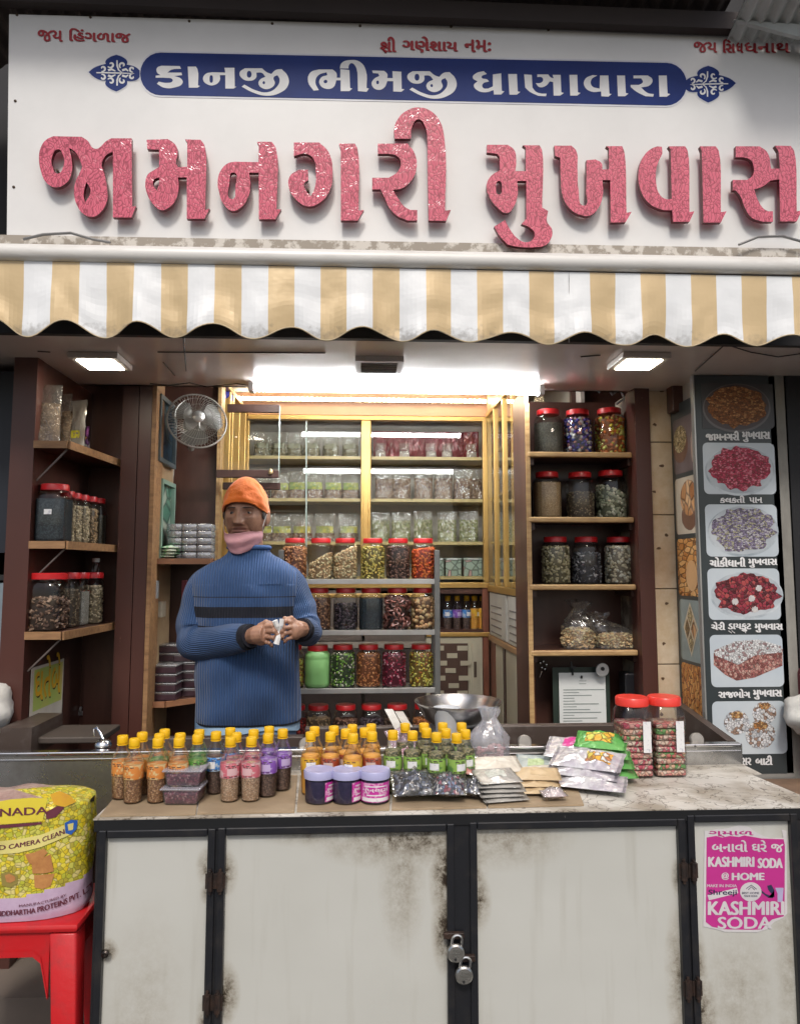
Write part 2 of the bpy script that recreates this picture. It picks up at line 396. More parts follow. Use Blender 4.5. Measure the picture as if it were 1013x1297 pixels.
# pale shutter strips of the neighbour at the edge
sh = thing('roller_shutter', 'pale grey-blue metal shutter slats of the next shop beside the brown post', 'shutter', at(0, 930, 2.7))
shm = M('shutter_grey', (.22, .27, .31), .5, col2=(.15, .19, .22), vs=4)
for (a, c, t, bt) in ((-40, -22, 600, 960), (-21, -8, 735, 960), (-6, 1, 738, 960), (3, 6.5, 738, 960), (7.5, 14, 735, 960)):
    bx('slat', a, t, c, bt, 2.7, .02, shm, sh, r=.003)
bx('frame', -40, 728, 14, 735, 2.69, .03, blackm, sh)
b = MB()
for k, (px, py) in enumerate(((4, 500), (6, 440))): pass
bx('dark_panel', -60, 470, 14, 700, 2.7, .03, M('neighbour_navy', (.008, .011, .02), .5), sh)

# plaster strip + pipe right of the menu board
st = M('stained_plaster', (.30, .29, .26), .8, col2=(.18, .17, .15), vs=7, stretch=(1, 1, .4), bump=.4, bs=20)
pl = tag(bx('plaster_pillar', 984, 430, 1006, 1010, 2.72, .1, st), 'grimy grey plaster pillar behind the menu board', 'pillar')

# ------------------------------------------------------------------ sign board
YS = 2.28
sg = thing('shop_sign', 'big white shop sign with raised pink letters above the striped awning', 'sign', at(506, 310, YS))
c = [at(12, 18, YS), at(1075, 46, YS), at(1075, 330, YS), at(9, 306, YS)]
b = MB(); b.front([(p.x, p.z) for p in (c[3], c[2], c[1], c[0])], YS, YS+.03); b.build('board', white, sg)
edge = M('sign_edge_dirt', (.33, .29, .24), .7, col2=(.62, .58, .52), vs=22, lo=.48, hi=.56)
b = MB(); p = [at(-20, 299, YS), at(1075, 318, YS), at(1075, 335, YS), at(-20, 318, YS)]
b.front([(q.x, q.z) for q in (p[3], p[2], p[1], p[0])], YS-.012, YS-.001); b.build('base_strip', edge, sg)
scr = M('rusty_screw', (.09, .06, .04), .5, .5)
me_s = None
for (px, py) in ((22, 19), (115, 22), (240, 27), (345, 30), (456, 33), (571, 34), (694, 38), (805, 39), (20, 128), (18, 237), (930, 44)):
    q = at(px, py, YS)
    if me_s is None:
        t_ = MB(); t_.lathe([(.0045, 0), (.0045, .002), (.0025, .0035), (0, .004)], 8, mx=Matrix.Rotation(R(90), 4, 'X')); o = t_.build('screw', scr, sg, smooth=True); me_s = o.data
        o.location = Vector((q.x, YS, q.z))-sg.location
    else: link('screw', me_s, sg, loc=Vector((q.x, YS, q.z))-sg.location)
# raised letters
m, N, L, bb = _nodes('pink_crackle_acrylic'); setp(bb, rough=.16, coat=.4, col=(.5, .05, .1))
tc = N.new('ShaderNodeTexCoord'); mp = N.new('ShaderNodeMapping'); mp.inputs['Rotation'].default_value = (0, .6, 0); mp.inputs['Scale'].default_value = (1.25, 1, .62); L.new(tc.outputs['Object'], mp.inputs[0])
v = N.new('ShaderNodeTexVoronoi'); v.feature = 'DISTANCE_TO_EDGE'; v.inputs['Scale'].default_value = 82; wx = N.new('ShaderNodeTexNoise'); wx.inputs['Scale'].default_value = 16; L.new(tc.outputs['Object'], wx.inputs[0]); wm = N.new('ShaderNodeMix'); wm.data_type = 'RGBA'; wm.blend_type = 'LINEAR_LIGHT'; wm.inputs[0].default_value = .035; L.new(mp.outputs[0], wm.inputs[6]); L.new(wx.outputs['Color'], wm.inputs[7]); L.new(wm.outputs[2], v.inputs['Vector'])
nz = N.new('ShaderNodeTexNoise'); nz.inputs['Scale'].default_value = 30; L.new(tc.outputs['Object'], nz.inputs[0])
r = N.new('ShaderNodeValToRGB'); L.new(v.outputs['Distance'], r.inputs[0]); e = r.color_ramp.elements; e[0].color = (.30, .03, .055, 1); e[1].color = (.64, .105, .165, 1); e[0].position = .015; e[1].position = .13
L.new(r.outputs[0], bb.inputs['Base Color'])
bp = N.new('ShaderNodeBump'); bp.inputs['Strength'].default_value = .42; bp.inputs['Distance'].default_value = .003; L.new(v.outputs['Distance'], bp.inputs['Height']); L.new(bp.outputs[0], bb.inputs['Normal'])
pinkc = m; pinkside = M('letter_side_red', (.16, .02, .03), .35)
BIG = [
(40, 160, .1382, "80,300 95,210 140,140 210,103! 470,108! 530,150 565,205 610,218 640,200 690,150 740,122! 925,122! 932,745! 965,745! 925,845! 755,845! 755,245! 700,270 665,315 650,370! 680,460 702,580 700,700 650,790 570,840 490,815 430,740 402,640 410,530 450,440 475,385! 450,310 410,245 355,208! 380,330 378,440 330,530 235,570 150,530 100,430 / 255,222 200,290 203,380 250,445 300,390 300,280 / 512,520! 552,600 505,708! 487,650"),
(170, 160, .1974, "85,95! 220,90! 268,125 285,180 272,240 285,270! 345,268! 345,110! 330,92! 430,95! 455,130 460,545! 488,535! 455,600! 342,600! 342,335! 285,335! 290,400 270,480 225,530 180,545 130,510 88,440 77,370 92,318 130,290 165,268! 165,158! 90,155! / 165,335! 133,350 127,382 150,420! 165,380"),
(170, 160, .1974, "790,108! 885,108! 912,150 915,540! 945,540! 908,603! 802,603! 802,305! 740,305! 748,400 725,480 685,530 635,550 580,510 548,430 540,350 560,290 605,245 650,235! 800,238! 802,130! / 640,303 615,370 630,475 652,400"),
(350, 120, .2369, "95,262! 230,262! 278,310 302,420 280,530 225,588 170,603 110,570 68,500 75,440 120,408! 170,408! 172,462! 150,482 160,520 185,548! 205,510 212,420 200,350 160,322 95,335!"),
(350, 120, .2369, "335,268! 420,268! 435,300 440,625! 468,622! 435,678! 345,678! 345,300!"),
(350, 120, .2369, "542,268! 700,268! 738,320 748,400 712,475 665,508 622,515! 650,560 685,605 715,622! 752,622! 752,678! 700,678! 640,650 600,605 575,550 555,512! 512,512! 512,450! 600,450! 645,420 665,372 645,335 600,322! 542,322!"),
(350, 120, .2369, "632,242! 628,195 650,135 700,90 760,75 825,95 873,150 895,230 900,625! 930,622! 905,680! 812,678! 805,240! 795,180 760,138 727,170 718,242!"),
(590, 160, .2172, "120,115! 240,115! 278,145 290,205 285,268! 345,268! 345,130! 328,118! 425,118! 440,150 440,480! 475,500! 468,560 498,610 492,660 460,698 400,710 300,708 240,695! 190,640 162,590! 225,552! 255,610 300,662 345,682 385,665 395,625 360,590! 320,575! 348,545! 348,325! 295,325! 298,400 275,475 235,512 180,480 130,410 118,350 140,300 195,262! 192,185! 180,168! 120,160! / 190,325 172,362 188,405 207,365"),
(590, 160, .2172, "510,120! 610,120! 638,150 645,250 652,380 683,470 695,380 697,205! 750,200! 785,222 790,258! 828,258! 828,135! 812,123! 905,123! 918,160 930,510! 960,505! 925,565! 838,567! 835,320! 790,320! 793,400 768,480 720,525 670,525 605,490 562,420 548,300 545,190! 515,180!"),
(790, 160, .2201, "185,122! 212,125! 215,165! 185,230 178,320 200,400 235,425 268,425! 262,140! 250,122! 345,122! 360,150 370,500! 398,495! 370,555! 275,555! 270,490! 210,485 140,450 92,380 77,290 98,195 145,140"),
(790, 160, .2201, "430,122! 520,122! 538,150 550,500! 582,495! 550,560! 450,560! 440,150!"),
(790, 160, .2201, "635,122! 770,122! 815,155 838,250! 888,250! 880,150! 860,118! 950,120! 970,150 985,495! 1015,490! 985,553! 890,553! 885,312! 835,318! 790,352 740,370! 762,430 795,480 820,495! 848,495! 848,555! 790,555! 725,530 690,480 660,405 635,375! 618,375! 618,315! 700,315! 732,290 738,240 720,200 680,185! 635,185!"),
]
GL = {}
for i, (ox, oy, s_, t) in enumerate(BIG):
    loops = [[(ox+x*s_, oy+y*s_, k) for x, y, k in lp] for lp in parse(t)]
    q = [[(at(x, y, YS-.03).x, at(x, y, YS-.03).z, k) for x, y, k in lp] for lp in loops]
    v_, f_ = outline_mesh(q, .0075, res=5)
    GL[i] = loops
    m_ = MB(); vv = [Vector((p.x, YS-.030-p.z, p.y)) for p in v_]
    for f in f_:
        flat = all(abs(vv[j].y-vv[f[0]].y) < 1e-5 for j in f)
        m_.f.append(f); m_.m.append(0 if flat else 1)
    m_.v = [tuple(p) for p in vv]
    m_.build('raised_letter', [pinkc, pinkside], sg)
# stand-off pins behind letters
b = MB()
for (px, py) in ((72, 215), (120, 240), (160, 200), (160, 265), (200, 240), (245, 200), (245, 265), (300, 240), (345, 200), (345, 265), (390, 240), (443, 200), (443, 265), (510, 190), (505, 265), (545, 170), (555, 260), (640, 240), (675, 200), (675, 270), (735, 260), (785, 200), (785, 270), (820, 220), (858, 265), (900, 200), (900, 265), (960, 200), (995, 260)):
    q = at(px, py, YS-.02); b.tube([(q.x, YS-.02, q.z), (q.x, YS, q.z)], .004, 6)
b.build('letter_pins', scr, sg)['kind'] = 'stuff'
# blue banner with a white rim
def pill(px0, px1, y0l, y0r, y1l, y1r, dy, grow=0):
    pts = []; 
    for k in range(13):
        a = math.pi/2+math.pi*k/12; xc = px0+26; 
        pts.append((xc+math.cos(a)*(26+grow), (y0l+y1l)/2-math.sin(a)*((y1l-y0l)/2+grow)))
    for k in range(13):
        a = -math.pi/2+math.pi*k/12; xc = px1-26
        pts.append((xc+math.cos(a)*(26+grow), (y0r+y1r)/2-math.sin(a)*((y1r-y0r)/2+grow)))
    return [(at(x, y, YS).x, at(x, y, YS).z) for x, y in pts]
b = MB(); b.front(pill(178, 869, 67, 80, 121, 134, 0, 2.2), YS-.0012, YS-.0002, 0); b.build('banner_rim', rimcol, sg)
b = MB(); b.front(pill(178, 869, 67, 80, 121, 134, 0), YS-.002, YS-.0013, 0); b.build('blue_banner', blueink, sg)
BLUE = [
(180, 60, .2172, "115,110! 222,112! 230,128! 175,133 150,150! 232,150! 235,165! 190,170! 232,188 238,212 195,236 130,238 88,215! 100,203! 150,210 180,200 178,188 140,181 82,180! 82,168! 110,165! 90,150 90,122"),
(180, 60, .2172, "268,115! 315,115! 325,130 328,225! 340,228! 325,238! 275,238!"),
(180, 60, .2172, "482,122! 540,122! 542,232! 553,232! 535,243! 487,243! 487,165! 455,165! 455,195 425,222 385,220 357,190 372,158 410,148! 487,150! / 405,165 395,188 405,210 415,188"),
(180, 60, .2172, "600,125! 700,125! 728,148 755,158! 780,135 815,130! 850,170 852,225 805,268 725,285 645,265 582,232! 598,220! 660,252 730,265 785,235 803,190 790,165! 768,178 775,215 745,243 705,242 680,215 690,190 720,175! 700,152 668,150! 665,182 625,198 582,182 570,150 / 625,140 612,160 625,180 640,160 / 712,200 704,212 715,217"),
(380, 60, .2172, "110,132! 190,132! 212,152 215,180! 235,180! 235,130! 288,135! 292,240! 305,243! 288,258! 237,258! 237,195! 212,195! 195,235 155,245 115,218 122,180 160,165! 155,148! 108,165 90,205 110,252! 80,255! 48,205 60,150 / 150,192 138,205 150,212 160,202"),
(380, 60, .2172, "232,126! 242,95 290,77 350,88 383,135 388,240! 402,243! 388,262! 338,258! 335,150! 320,108 300,95 285,108 283,126!"),
(380, 60, .2172, "420,138! 490,140! 508,158 508,182! 540,182! 538,142! 590,145! 592,245! 608,248! 590,262! 543,260! 543,200! 508,200! 490,238 450,250 418,222 430,188 462,170! 455,155! 425,153! / 452,196 444,210 452,218 460,208"),
(392, 63.7, .2172, "600,125! 700,125! 728,148 755,158! 780,135 815,130! 850,170 852,225 805,268 725,285 645,265 582,232! 598,220! 660,252 730,265 785,235 803,190 790,165! 768,178 775,215 745,243 705,242 680,215 690,190 720,175! 700,152 668,150! 665,182 625,198 582,182 570,150 / 625,140 612,160 625,180 640,160 / 712,200 704,212 715,217"),
(590, 70, .2764, "80,75! 95,88! 70,103 95,112! 105,122! 75,135 78,152 100,155! 122,145! 122,90! 160,85! 163,165! 175,168! 160,182! 127,182! 125,162! 88,172 50,162 35,140 52,122! 30,105 45,85"),
(590, 70, .2764, "192,88! 232,88! 236,168! 248,170! 232,183! 198,183!"),
(590, 70, .2764, "265,90! 300,92! 303,150! 320,170 345,178! 368,178! 365,190! 330,188! 292,170 270,150!"),
(590, 70, .2764, "325,90! 375,90! 386,103 400,108! 395,92! 432,92! 435,172! 447,175! 430,187! 400,187! 398,125! 382,122! 365,142 335,148 318,130! 342,128 352,115 345,103 325,102!"),
(590, 70, .2764, "472,92! 508,92! 511,172! 523,175! 508,187! 476,187!"),
(590, 70, .2764, "600,95! 572,115 575,143 610,155! 612,95! 650,95! 655,178! 665,180! 650,192! 618,190! 617,168! 570,168 540,142 545,110 578,93!"),
(590, 70, .2764, "690,95! 726,95! 730,175! 742,178! 727,190! 694,190!"),
(590, 70, .2764, "765,95! 830,95! 851,112 842,138 800,150! 830,175 858,180! 855,192! 820,190! 780,170 752,148! 752,138! 790,138! 808,125 800,108! 765,108!"),
(590, 70, .2764, "880,95! 917,95! 921,177! 933,180! 918,192! 884,192!"),
]
for i, (ox, oy, s_, t) in enumerate(BLUE):
    q = [[(at(ox+x*s_, oy+y*s_, YS).x, at(ox+x*s_, oy+y*s_, YS).z, k) for x, y, k in lp] for lp in parse(t)]
    v_, f_ = outline_mesh(q, 0, res=4)
    m_ = MB(); m_.add([(p.x, YS-.0026, p.y) for p in v_], f_); m_.build('printed_letter', whiteink, sg)
# ornaments: four-lobed arrow shapes with white scrolls
ORN = "130,320! 200,265 290,230 350,215! 345,185 400,130 485,98! 570,130 625,185 620,225! 690,240 745,265 785,300! 785,385! 745,420 690,435 625,435! 620,480 560,530 485,570! 400,530 345,475 350,430! 290,425 200,385"
def spiral(cx, cy, r0, a0, turns, flip=1):
    return [(cx+flip*math.cos(a0+t*turns*6.283/14)*r0*(1-t/18), cy+math.sin(a0+t*turns*6.283/14)*r0*(1-t/18)) for t in range(15)]
def ornament(ox, oy, s_, flip):
    def mp_(x, y): return (ox+flip*x*s_, oy+y*s_)
    for nm, g, dy, mt in (('ornament_rim', 1.06, .0008, rimcol), ('ornament', 1.0, .0014, blueink)):
        q = []
        for lp in parse(ORN):
            lp2 = [(460+(x-460)*g, 333+(y-333)*g, k) for x, y, k in lp]
            q.append([(at(*mp_(x, y), YS).x, at(*mp_(x, y), YS).z, k) for x, y, k in lp2])
        v_, f_ = outline_mesh(q, 0, res=5); m_ = MB(); m_.add([(p.x, YS-dy, p.y) for p in v_], f_); m_.build(nm, mt, sg)
    m_ = MB()
    def stroke(pts, w):
        n = len(pts); P_ = [Vector((at(*mp_(x, y), YS).x, YS-.002, at(*mp_(x, y), YS).z)) for x, y in pts]
        vs = []
        for i in range(n):
            t = (P_[min(i+1, n-1)]-P_[max(i-1, 0)]).normalized(); nn = Vector((t.z, 0, -t.x))*w*(.4+.6*math.sin(math.pi*min(1, (i+1)/n)))
            vs += [P_[i]+nn, P_[i]-nn]
        for i in range(n-1): m_.add([vs[2*i], vs[2*i+1], vs[2*i+3], vs[2*i+2]], [(0, 1, 2, 3)])
    wv = .0034
    stroke([(230, 330), (350, 330), (480, 333), (600, 337), (715, 340)], wv*.7)
    for sg_ in (1, -1):
        Y_ = lambda y: 333+sg_*(y-333)
        stroke([(495, Y_(170)), (496, Y_(240)), (515, Y_(295)), (560, Y_(330))], wv*.8)
        for (cx, cy, r0, a0, fl) in ((310, 275, 42, 1.2, 1), (415, 225, 46, .6, 1), (565, 235, 44, 2.2, 1), (690, 285, 40, 1.4, 1)):
            sp = spiral(cx, cy, r0, a0, .85, 1 if cx > 450 else -1)
            stroke([(x, Y_(y)) for x, y in sp], wv)
        stroke([(380, Y_(300)), (425, Y_(285)), (475, Y_(310))], wv*1.2)
        stroke([(560, Y_(300)), (610, Y_(285)), (640, Y_(310))], wv*1.2)
    m_.build('ornament_scroll', whiteink, sg)
ornament(100, 60, .0987, 1); ornament(944, 74, .0987, -1)
# small red lines
b = MB(); text_px(b, "જય", 48, 80, (38, 39), (52, 53), YS-.002, 0, .05); text_px(b, "િહંગળાજ", 88, 166, (36, 37), (52, 54), YS-.002, 0, .05)
b.build('red_line', redink, sg)
b = MB(); text_px(b, "શી", 481, 502, (47, 47), (66, 66), YS-.002, 0, .05); q = at(484, 62, YS)
text_px(b, "ગણેશાય", 509, 580, (46, 48), (66, 68), YS-.002, 0, .05); text_px(b, "નમઃ", 588, 622, (50, 51), (66, 66), YS-.002, 0, .05)
for (u0, v0, u1, v1) in ((483, 61, 489, 67), (484, 57, 491, 61)):
    a, c = at(u0, v0, YS-.002), at(u1, v1, YS-.002); b.tube([a, c], .0022, 4)
b.build('red_line', redink, sg)
b = MB(); text_px(b, "જય", 878, 908, (53, 54), (66, 67), YS-.002, 0, .05); text_px(b, "િસ", 915, 931, (50, 50), (67, 67), YS-.002, 0, .05); text_px(b, "ધ", 932, 941, (54, 54), (67, 67), YS-.002, 0, .05)
text_px(b, "ધનાથ", 942.5, 1000, (54, 54), (67, 67), YS-.002, 0, .05)
b.build('red_line', redink, sg)

# ------------------------------------------------------------------ roof over the sign
roofm = M('old_roof_sheet', (.05, .04, .036), .6, col2=(.09, .07, .06), vs=9, bump=.3, bs=30)
def corr(x0, x1, y0, y1, z0, z1, pitch, amp, ny=2):
    n = int((x1-x0)/pitch*8); b = MB()
    def fn(u, v): return (x0+(x1-x0)*u, y0+(y1-y0)*v, z0+(z1-z0)*v+amp*math.sin((x0+(x1-x0)*u)/pitch*6.283))
    b.grid(fn, n, ny); b.grid(lambda u, v: (fn(u, v)[0], fn(u, v)[1], fn(u, v)[2]+.004), n, ny); return b
rt = thing('corrugated_roof', 'dark rusty corrugated roof sheets jutting out above the shop sign', 'roof', (0, 2.3, 3.15))
corr(-2.6, at(935, 20, 2.2).x, 2.6, 1.92, at(300, 17, 2.27).z+.02, at(300, 17, 2.27).z+.16, .052, .010).build('sheet', roofm, rt, smooth=True)
b = MB(); z_ = at(300, 12, 2.2).z
b.box(-2.6, 2.6, 2.24, 2.275, at(300, 12, 2.24).z, at(300, 12, 2.24).z+.06); b.build('batten', M('roof_batten', (.03, .02, .018), .7), rt)
lt = thing('roof_sheet', 'pale translucent corrugated sheet poking out at the roof corner over the sign', 'roof sheet', at(980, 20, 2.1))
corr(at(930, 20, 2.2).x, 2.0, 2.26, 1.8, at(980, 20, 2.15).z, at(980, 20, 2.15).z+.16, .045, .009).build('sheet', M('pale_roof_sheet', (.50, .53, .53), .5, col2=(.35, .37, .36), vs=6), lt, smooth=True)
b = MB(); p = [at(925, 30, 2.22), at(1060, 40, 2.22), at(1060, 64, 2.22), at(1000, 50, 2.22)]
b.front([(q.x, q.z) for q in (p[3], p[2], p[1], p[0])], 2.2, 2.215); b.build('flashing', M('pale_roof_sheet', (.5, .5, .5)), lt)

# ------------------------------------------------------------------ awning
YV = 2.20
aw = thing('awning', 'gold and white striped awning with scalloped valance under the shop sign', 'awning', at(506, 340, YV))
m, N, L, bb = _nodes('white_powdercoat'); MT['white_powdercoat'] = m
barm = M('bar_white_paint', (.70, .69, .66), .35, col2=(.52, .49, .45), vs=8, stretch=(.5, 1, 3), lo=.5, hi=.8)
def awline(px, l, r): return l+(r-l)*px/1013
b = MB(); prof = []
sec = [(0, .0), (-.012, .006), (-.018, .018), (-.017, .032), (-.008, .044), (.008, .050), (.03, .050), (.03, 0)]
zt = [(-60, 306, 328), (1080, 326, 349)]
vs = []
for (px, t, bt) in zt:
    a, c = at(px, t, YV), at(px, bt, YV); h = (a.z-c.z)/.05
    vs += [(a.x, YV+y, c.z+z*h) for y, z in sec]
n = len(sec); b.add(vs, [(i, (i+1) % n, n+(i+1) % n, n+i) for i in range(n)]); b.build('front_bar', barm, aw, smooth=True, )
b = MB(); a, c = at(-60, 330, YV), at(1080, 352, YV); b.tube([a+Vector((0, .01, 0)), c+Vector((0, .01, 0))], .0045, 6); b.build('bar_groove', blackm, aw)
for (pts) in ([(30, 303), (55, 297), (90, 295), (118, 303), (140, 307)], [(935, 310), (960, 300), (990, 299), (1015, 306), (1030, 310)]):
    b = MB(); b.tube([at(x, y, YV+.04) for x, y in pts], .0042, 6); b.build('bracket_wire', M('bracket_grey', (.35, .35, .35), .4, .6), aw, smooth=True)
gl = [(-75, -40), (-5, 30), (66, 101), (135, 170), (204, 238), (272, 306), (340, 373), (406, 439), (472, 506), (539.5, 571), (604, 637), (670, 701.5), (747, 779.5), (811, 843), (875, 907), (939, 971), (1003, 1040)]
tips = [-55, 38, 133, 224, 322, 413, 515, 596, 695, 794, 872, 953, 1045]; arch = [-10, 83, 176, 274, 370, 458, 550, 647, 740, 829, 915, 999]
tipy = [427, 428, 428, 427, 430, 431, 433, 434, 436, 438, 439, 439, 440]; archy = [402, 406, 409, 411, 414, 416, 419, 421, 423, 424, 424, 425]
key = sorted([(x, y) for x, y in zip(tips, tipy)]+[(x, y) for x, y in zip(arch, archy)])
def edge_y(px):
    for (x0, y0), (x1, y1) in zip(key, key[1:]):
        if x0 <= px <= x1:
            t = (px-x0)/(x1-x0); return y0+(y1-y0)*(1-math.cos(math.pi*t))/2
    return 430
cols = sorted(set([e_ for g in gl for e_ in g]+[-50+i*5.5 for i in range(200)])); cols = [c_ for c_ in cols if -50 <= c_ <= 1038]
clean = [cols[0]]
ed = set(e_ for g in gl for e_ in g)
for c_ in cols[1:]:
    if c_-clean[-1] < 1.5:
        if c_ in ed: clean[-1] = c_
        continue
    clean.append(c_)
b = MB(); NV = 14
def vpt(px, k):
    ty = awline(px, 329, 350); by = edge_y(px); t = k/NV; py = ty+(by-ty)*t
    q = at(px, py, YV)
    q.y += .004+t*(.007*math.sin(px*.0335*2)+.006*math.sin(px*.09+1)+.012*noise.noise(Vector((px*.012+t*.9, t*1.8-px*.004, 0)))+.006*noise.noise(Vector((px*.05, t*3, 5))))-.01*t
    return q
g_ = [[vpt(px, k) for px in clean] for k in range(NV+1)]
for k in range(NV):
    for i in range(len(clean)-1):
        mid = (clean[i]+clean[i+1])/2
        b.add([g_[k][i], g_[k][i+1], g_[k+1][i+1], g_[k+1][i]], [(3, 2, 1, 0)], 0 if any(a < mid < c_ for a, c_ in gl) else 1)
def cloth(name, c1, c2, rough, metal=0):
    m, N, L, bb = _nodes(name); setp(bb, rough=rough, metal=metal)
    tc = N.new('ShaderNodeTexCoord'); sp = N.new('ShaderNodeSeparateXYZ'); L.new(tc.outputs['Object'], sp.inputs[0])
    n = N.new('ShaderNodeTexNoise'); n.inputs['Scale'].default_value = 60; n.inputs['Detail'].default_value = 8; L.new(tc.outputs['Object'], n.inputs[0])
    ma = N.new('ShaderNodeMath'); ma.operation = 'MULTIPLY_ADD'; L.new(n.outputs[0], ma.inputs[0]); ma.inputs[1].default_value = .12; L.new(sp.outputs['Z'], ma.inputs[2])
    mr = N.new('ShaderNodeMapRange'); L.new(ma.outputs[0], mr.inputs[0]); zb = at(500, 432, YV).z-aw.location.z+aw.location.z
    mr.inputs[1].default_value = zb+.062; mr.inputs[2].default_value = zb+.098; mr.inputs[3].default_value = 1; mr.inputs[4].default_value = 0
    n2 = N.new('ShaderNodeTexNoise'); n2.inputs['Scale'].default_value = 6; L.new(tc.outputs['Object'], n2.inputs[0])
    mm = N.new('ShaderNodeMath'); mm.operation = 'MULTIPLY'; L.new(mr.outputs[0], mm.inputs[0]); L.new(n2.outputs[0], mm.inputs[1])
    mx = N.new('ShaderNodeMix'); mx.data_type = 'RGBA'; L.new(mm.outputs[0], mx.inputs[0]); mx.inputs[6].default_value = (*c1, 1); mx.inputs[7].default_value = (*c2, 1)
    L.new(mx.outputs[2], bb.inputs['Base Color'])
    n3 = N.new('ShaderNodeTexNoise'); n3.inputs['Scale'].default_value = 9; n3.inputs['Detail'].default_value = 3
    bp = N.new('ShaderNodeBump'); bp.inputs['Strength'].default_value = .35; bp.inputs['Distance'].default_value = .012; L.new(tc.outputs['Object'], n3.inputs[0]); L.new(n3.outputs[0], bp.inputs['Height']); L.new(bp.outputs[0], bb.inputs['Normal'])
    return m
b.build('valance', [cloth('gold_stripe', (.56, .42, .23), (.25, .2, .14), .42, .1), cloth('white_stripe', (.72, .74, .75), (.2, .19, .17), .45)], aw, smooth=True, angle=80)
b = MB(); b.tube([at(px, edge_y(px), YV)+Vector((0, g_[NV][0].y*0, 0))+Vector((0, vpt(px, NV).y-YV, 0)) for px in clean], .0022, 5); b.build('piping', M('valance_piping', (.52, .42, .26), .6), aw, smooth=True)
b = MB(); b.tube([at(435/1.9747+500, 345, YV)-Vector((0, .001, 0)), at(720, 434, YV)-Vector((0, .001, 0))], .0009, 4); b.build('seam', M('seam_thread', (.45, .45, .44), .6), aw)
# canvas going back from the bar up to the wall
b = MB(); a0, a1 = at(-60, 318, YV+.03), at(1080, 340, YV+.03)
b.quad(a0, a1, (a1.x, 2.31, ZC+.12), (a0.x, 2.31, ZC+.12)); b.build('canvas', MT.get('x') or M('awning_canvas', (.35, .33, .3), .7), aw)
b = MB(); b.box(-2.2, 2.3, 2.305, 2.33, ZC-.012, ZC+.14); b.build('fixing_board', M('fixing_board', (.03, .028, .028), .7), aw)

# ------------------------------------------------------------------ canopy fittings
lampw = emis('led_panel_glow', (1, .90, .74), 22.0)
def sqlight(label, p):
    l = thing('ceiling_light', label, 'ceiling light', (p.x, p.y, ZC), local=True)
    MB().rbox(-.085, .085, -.085, .085, -.022, -.001, .004).build('frame', M('lamp_frame', (.55, .50, .45), .4), l)
    MB().box(-.062, .062, -.062, .062, -.025, -.0225).build('diffuser', lampw, l)
    return l
sqlight('square lit ceiling lamp over the shelves of snack pouches', atz(128, 461, ZC-.02))
sqlight('square lit ceiling lamp over the tiled wall and menu board', atz(808, 461, ZC-.02))
vt = thing('ceiling_vent', 'small square white vent grille in the canopy ceiling above the tube light', 'vent', atz(480, 459, ZC)+Vector((0, 0, 0)), local=True)
f_ = MB(); w_ = .085; h_ = .085
for (x0, x1, y0, y1) in ((-w_, w_, -h_, -h_+.02), (-w_, w_, h_-.02, h_), (-w_, -w_+.02, -h_+.02, h_-.02), (w_-.02, w_, -h_+.02, h_-.02)): f_.box(x0, x1, y0, y1, -.02, -.001)
f_.build('frame', M('vent_frame', (.50, .48, .46), .4), vt)
MB().box(-w_+.02, w_-.02, -h_+.02, h_-.02, -.004, -.001).build('duct', dark, vt)
for k in range(5):
    MB().box(-w_+.02, w_-.02, -.055+k*.024, -.043+k*.024, -.014, -.012).build('louvre', M('vent_louvre', (.16, .17, .18), .5), vt)
for lb, pts in (('thin black cable drooping along the canopy ceiling toward the menu board', ((1013, 448), (985, 452), (950, 446), (918, 436), (900, 452), (880, 470))), ('thin grey cable running along the ceiling edge over the wall fan', ((190, 486), (215, 488), (240, 485), (262, 490), (300, 486), (316, 488)))):
    tag(MB().tube([atz(x, y, ZC-.006) for x, y in pts], .0022, 5).build('ceiling_cable', M('cable_black', (.03, .03, .03), .5), smooth=True), lb, 'cable')
# tube light at the inner edge of the canopy
YT = 2.94
tl = thing('tube_light', 'long white fluorescent tube light glowing under the canopy ceiling', 'tube light', (at(500, 493, YT).x, YT, ZC))
xa, xb = at(316, 493, YT).x, at(687, 493, YT).x; zt_ = at(500, 493.5, YT).z
MB().rbox(xa, xb, YT-.010, YT+.012, zt_+.0185, ZC-.001, .002).build('batten', M('batten_white', (.8, .8, .8), .4), tl)
tubem = emis('tube_glow', (.96, .98, 1.0), 52)
b = MB(); b.tube([(xa+.02, YT-.012, zt_), (xb-.02, YT-.012, zt_)], .0165, 14); b.build('tube', tubem, tl, smooth=True)
for x in (xa, xb-.022):
    MB().rbox(x, x+.022, YT-.032, YT+.014, zt_-.02, zt_+.018, .003).build('end_cap', M('batten_white', (.8, .8, .8)), tl)
tl2 = thing('tube_light', 'second fluorescent tube on the inner ceiling, seen mirrored in the cabinet glass', 'tube light', (tl.location.x, 3.12, ZI))
MB().rbox(xa, xb, 3.10, 3.14, ZI-.022, ZI-.001, .002).build('batten', MT['batten_white'], tl2)
MB().tube([(xa+.02, 3.12, ZI-.042), (xb-.02, 3.12, ZI-.042)], .0165, 14).build('tube', tubem, tl2, smooth=True)
for x in (xa, xb-.022): MB().rbox(x, x+.022, 3.098, 3.142, ZI-.06, ZI-.0225, .003).build('end_cap', MT['batten_white'], tl2)
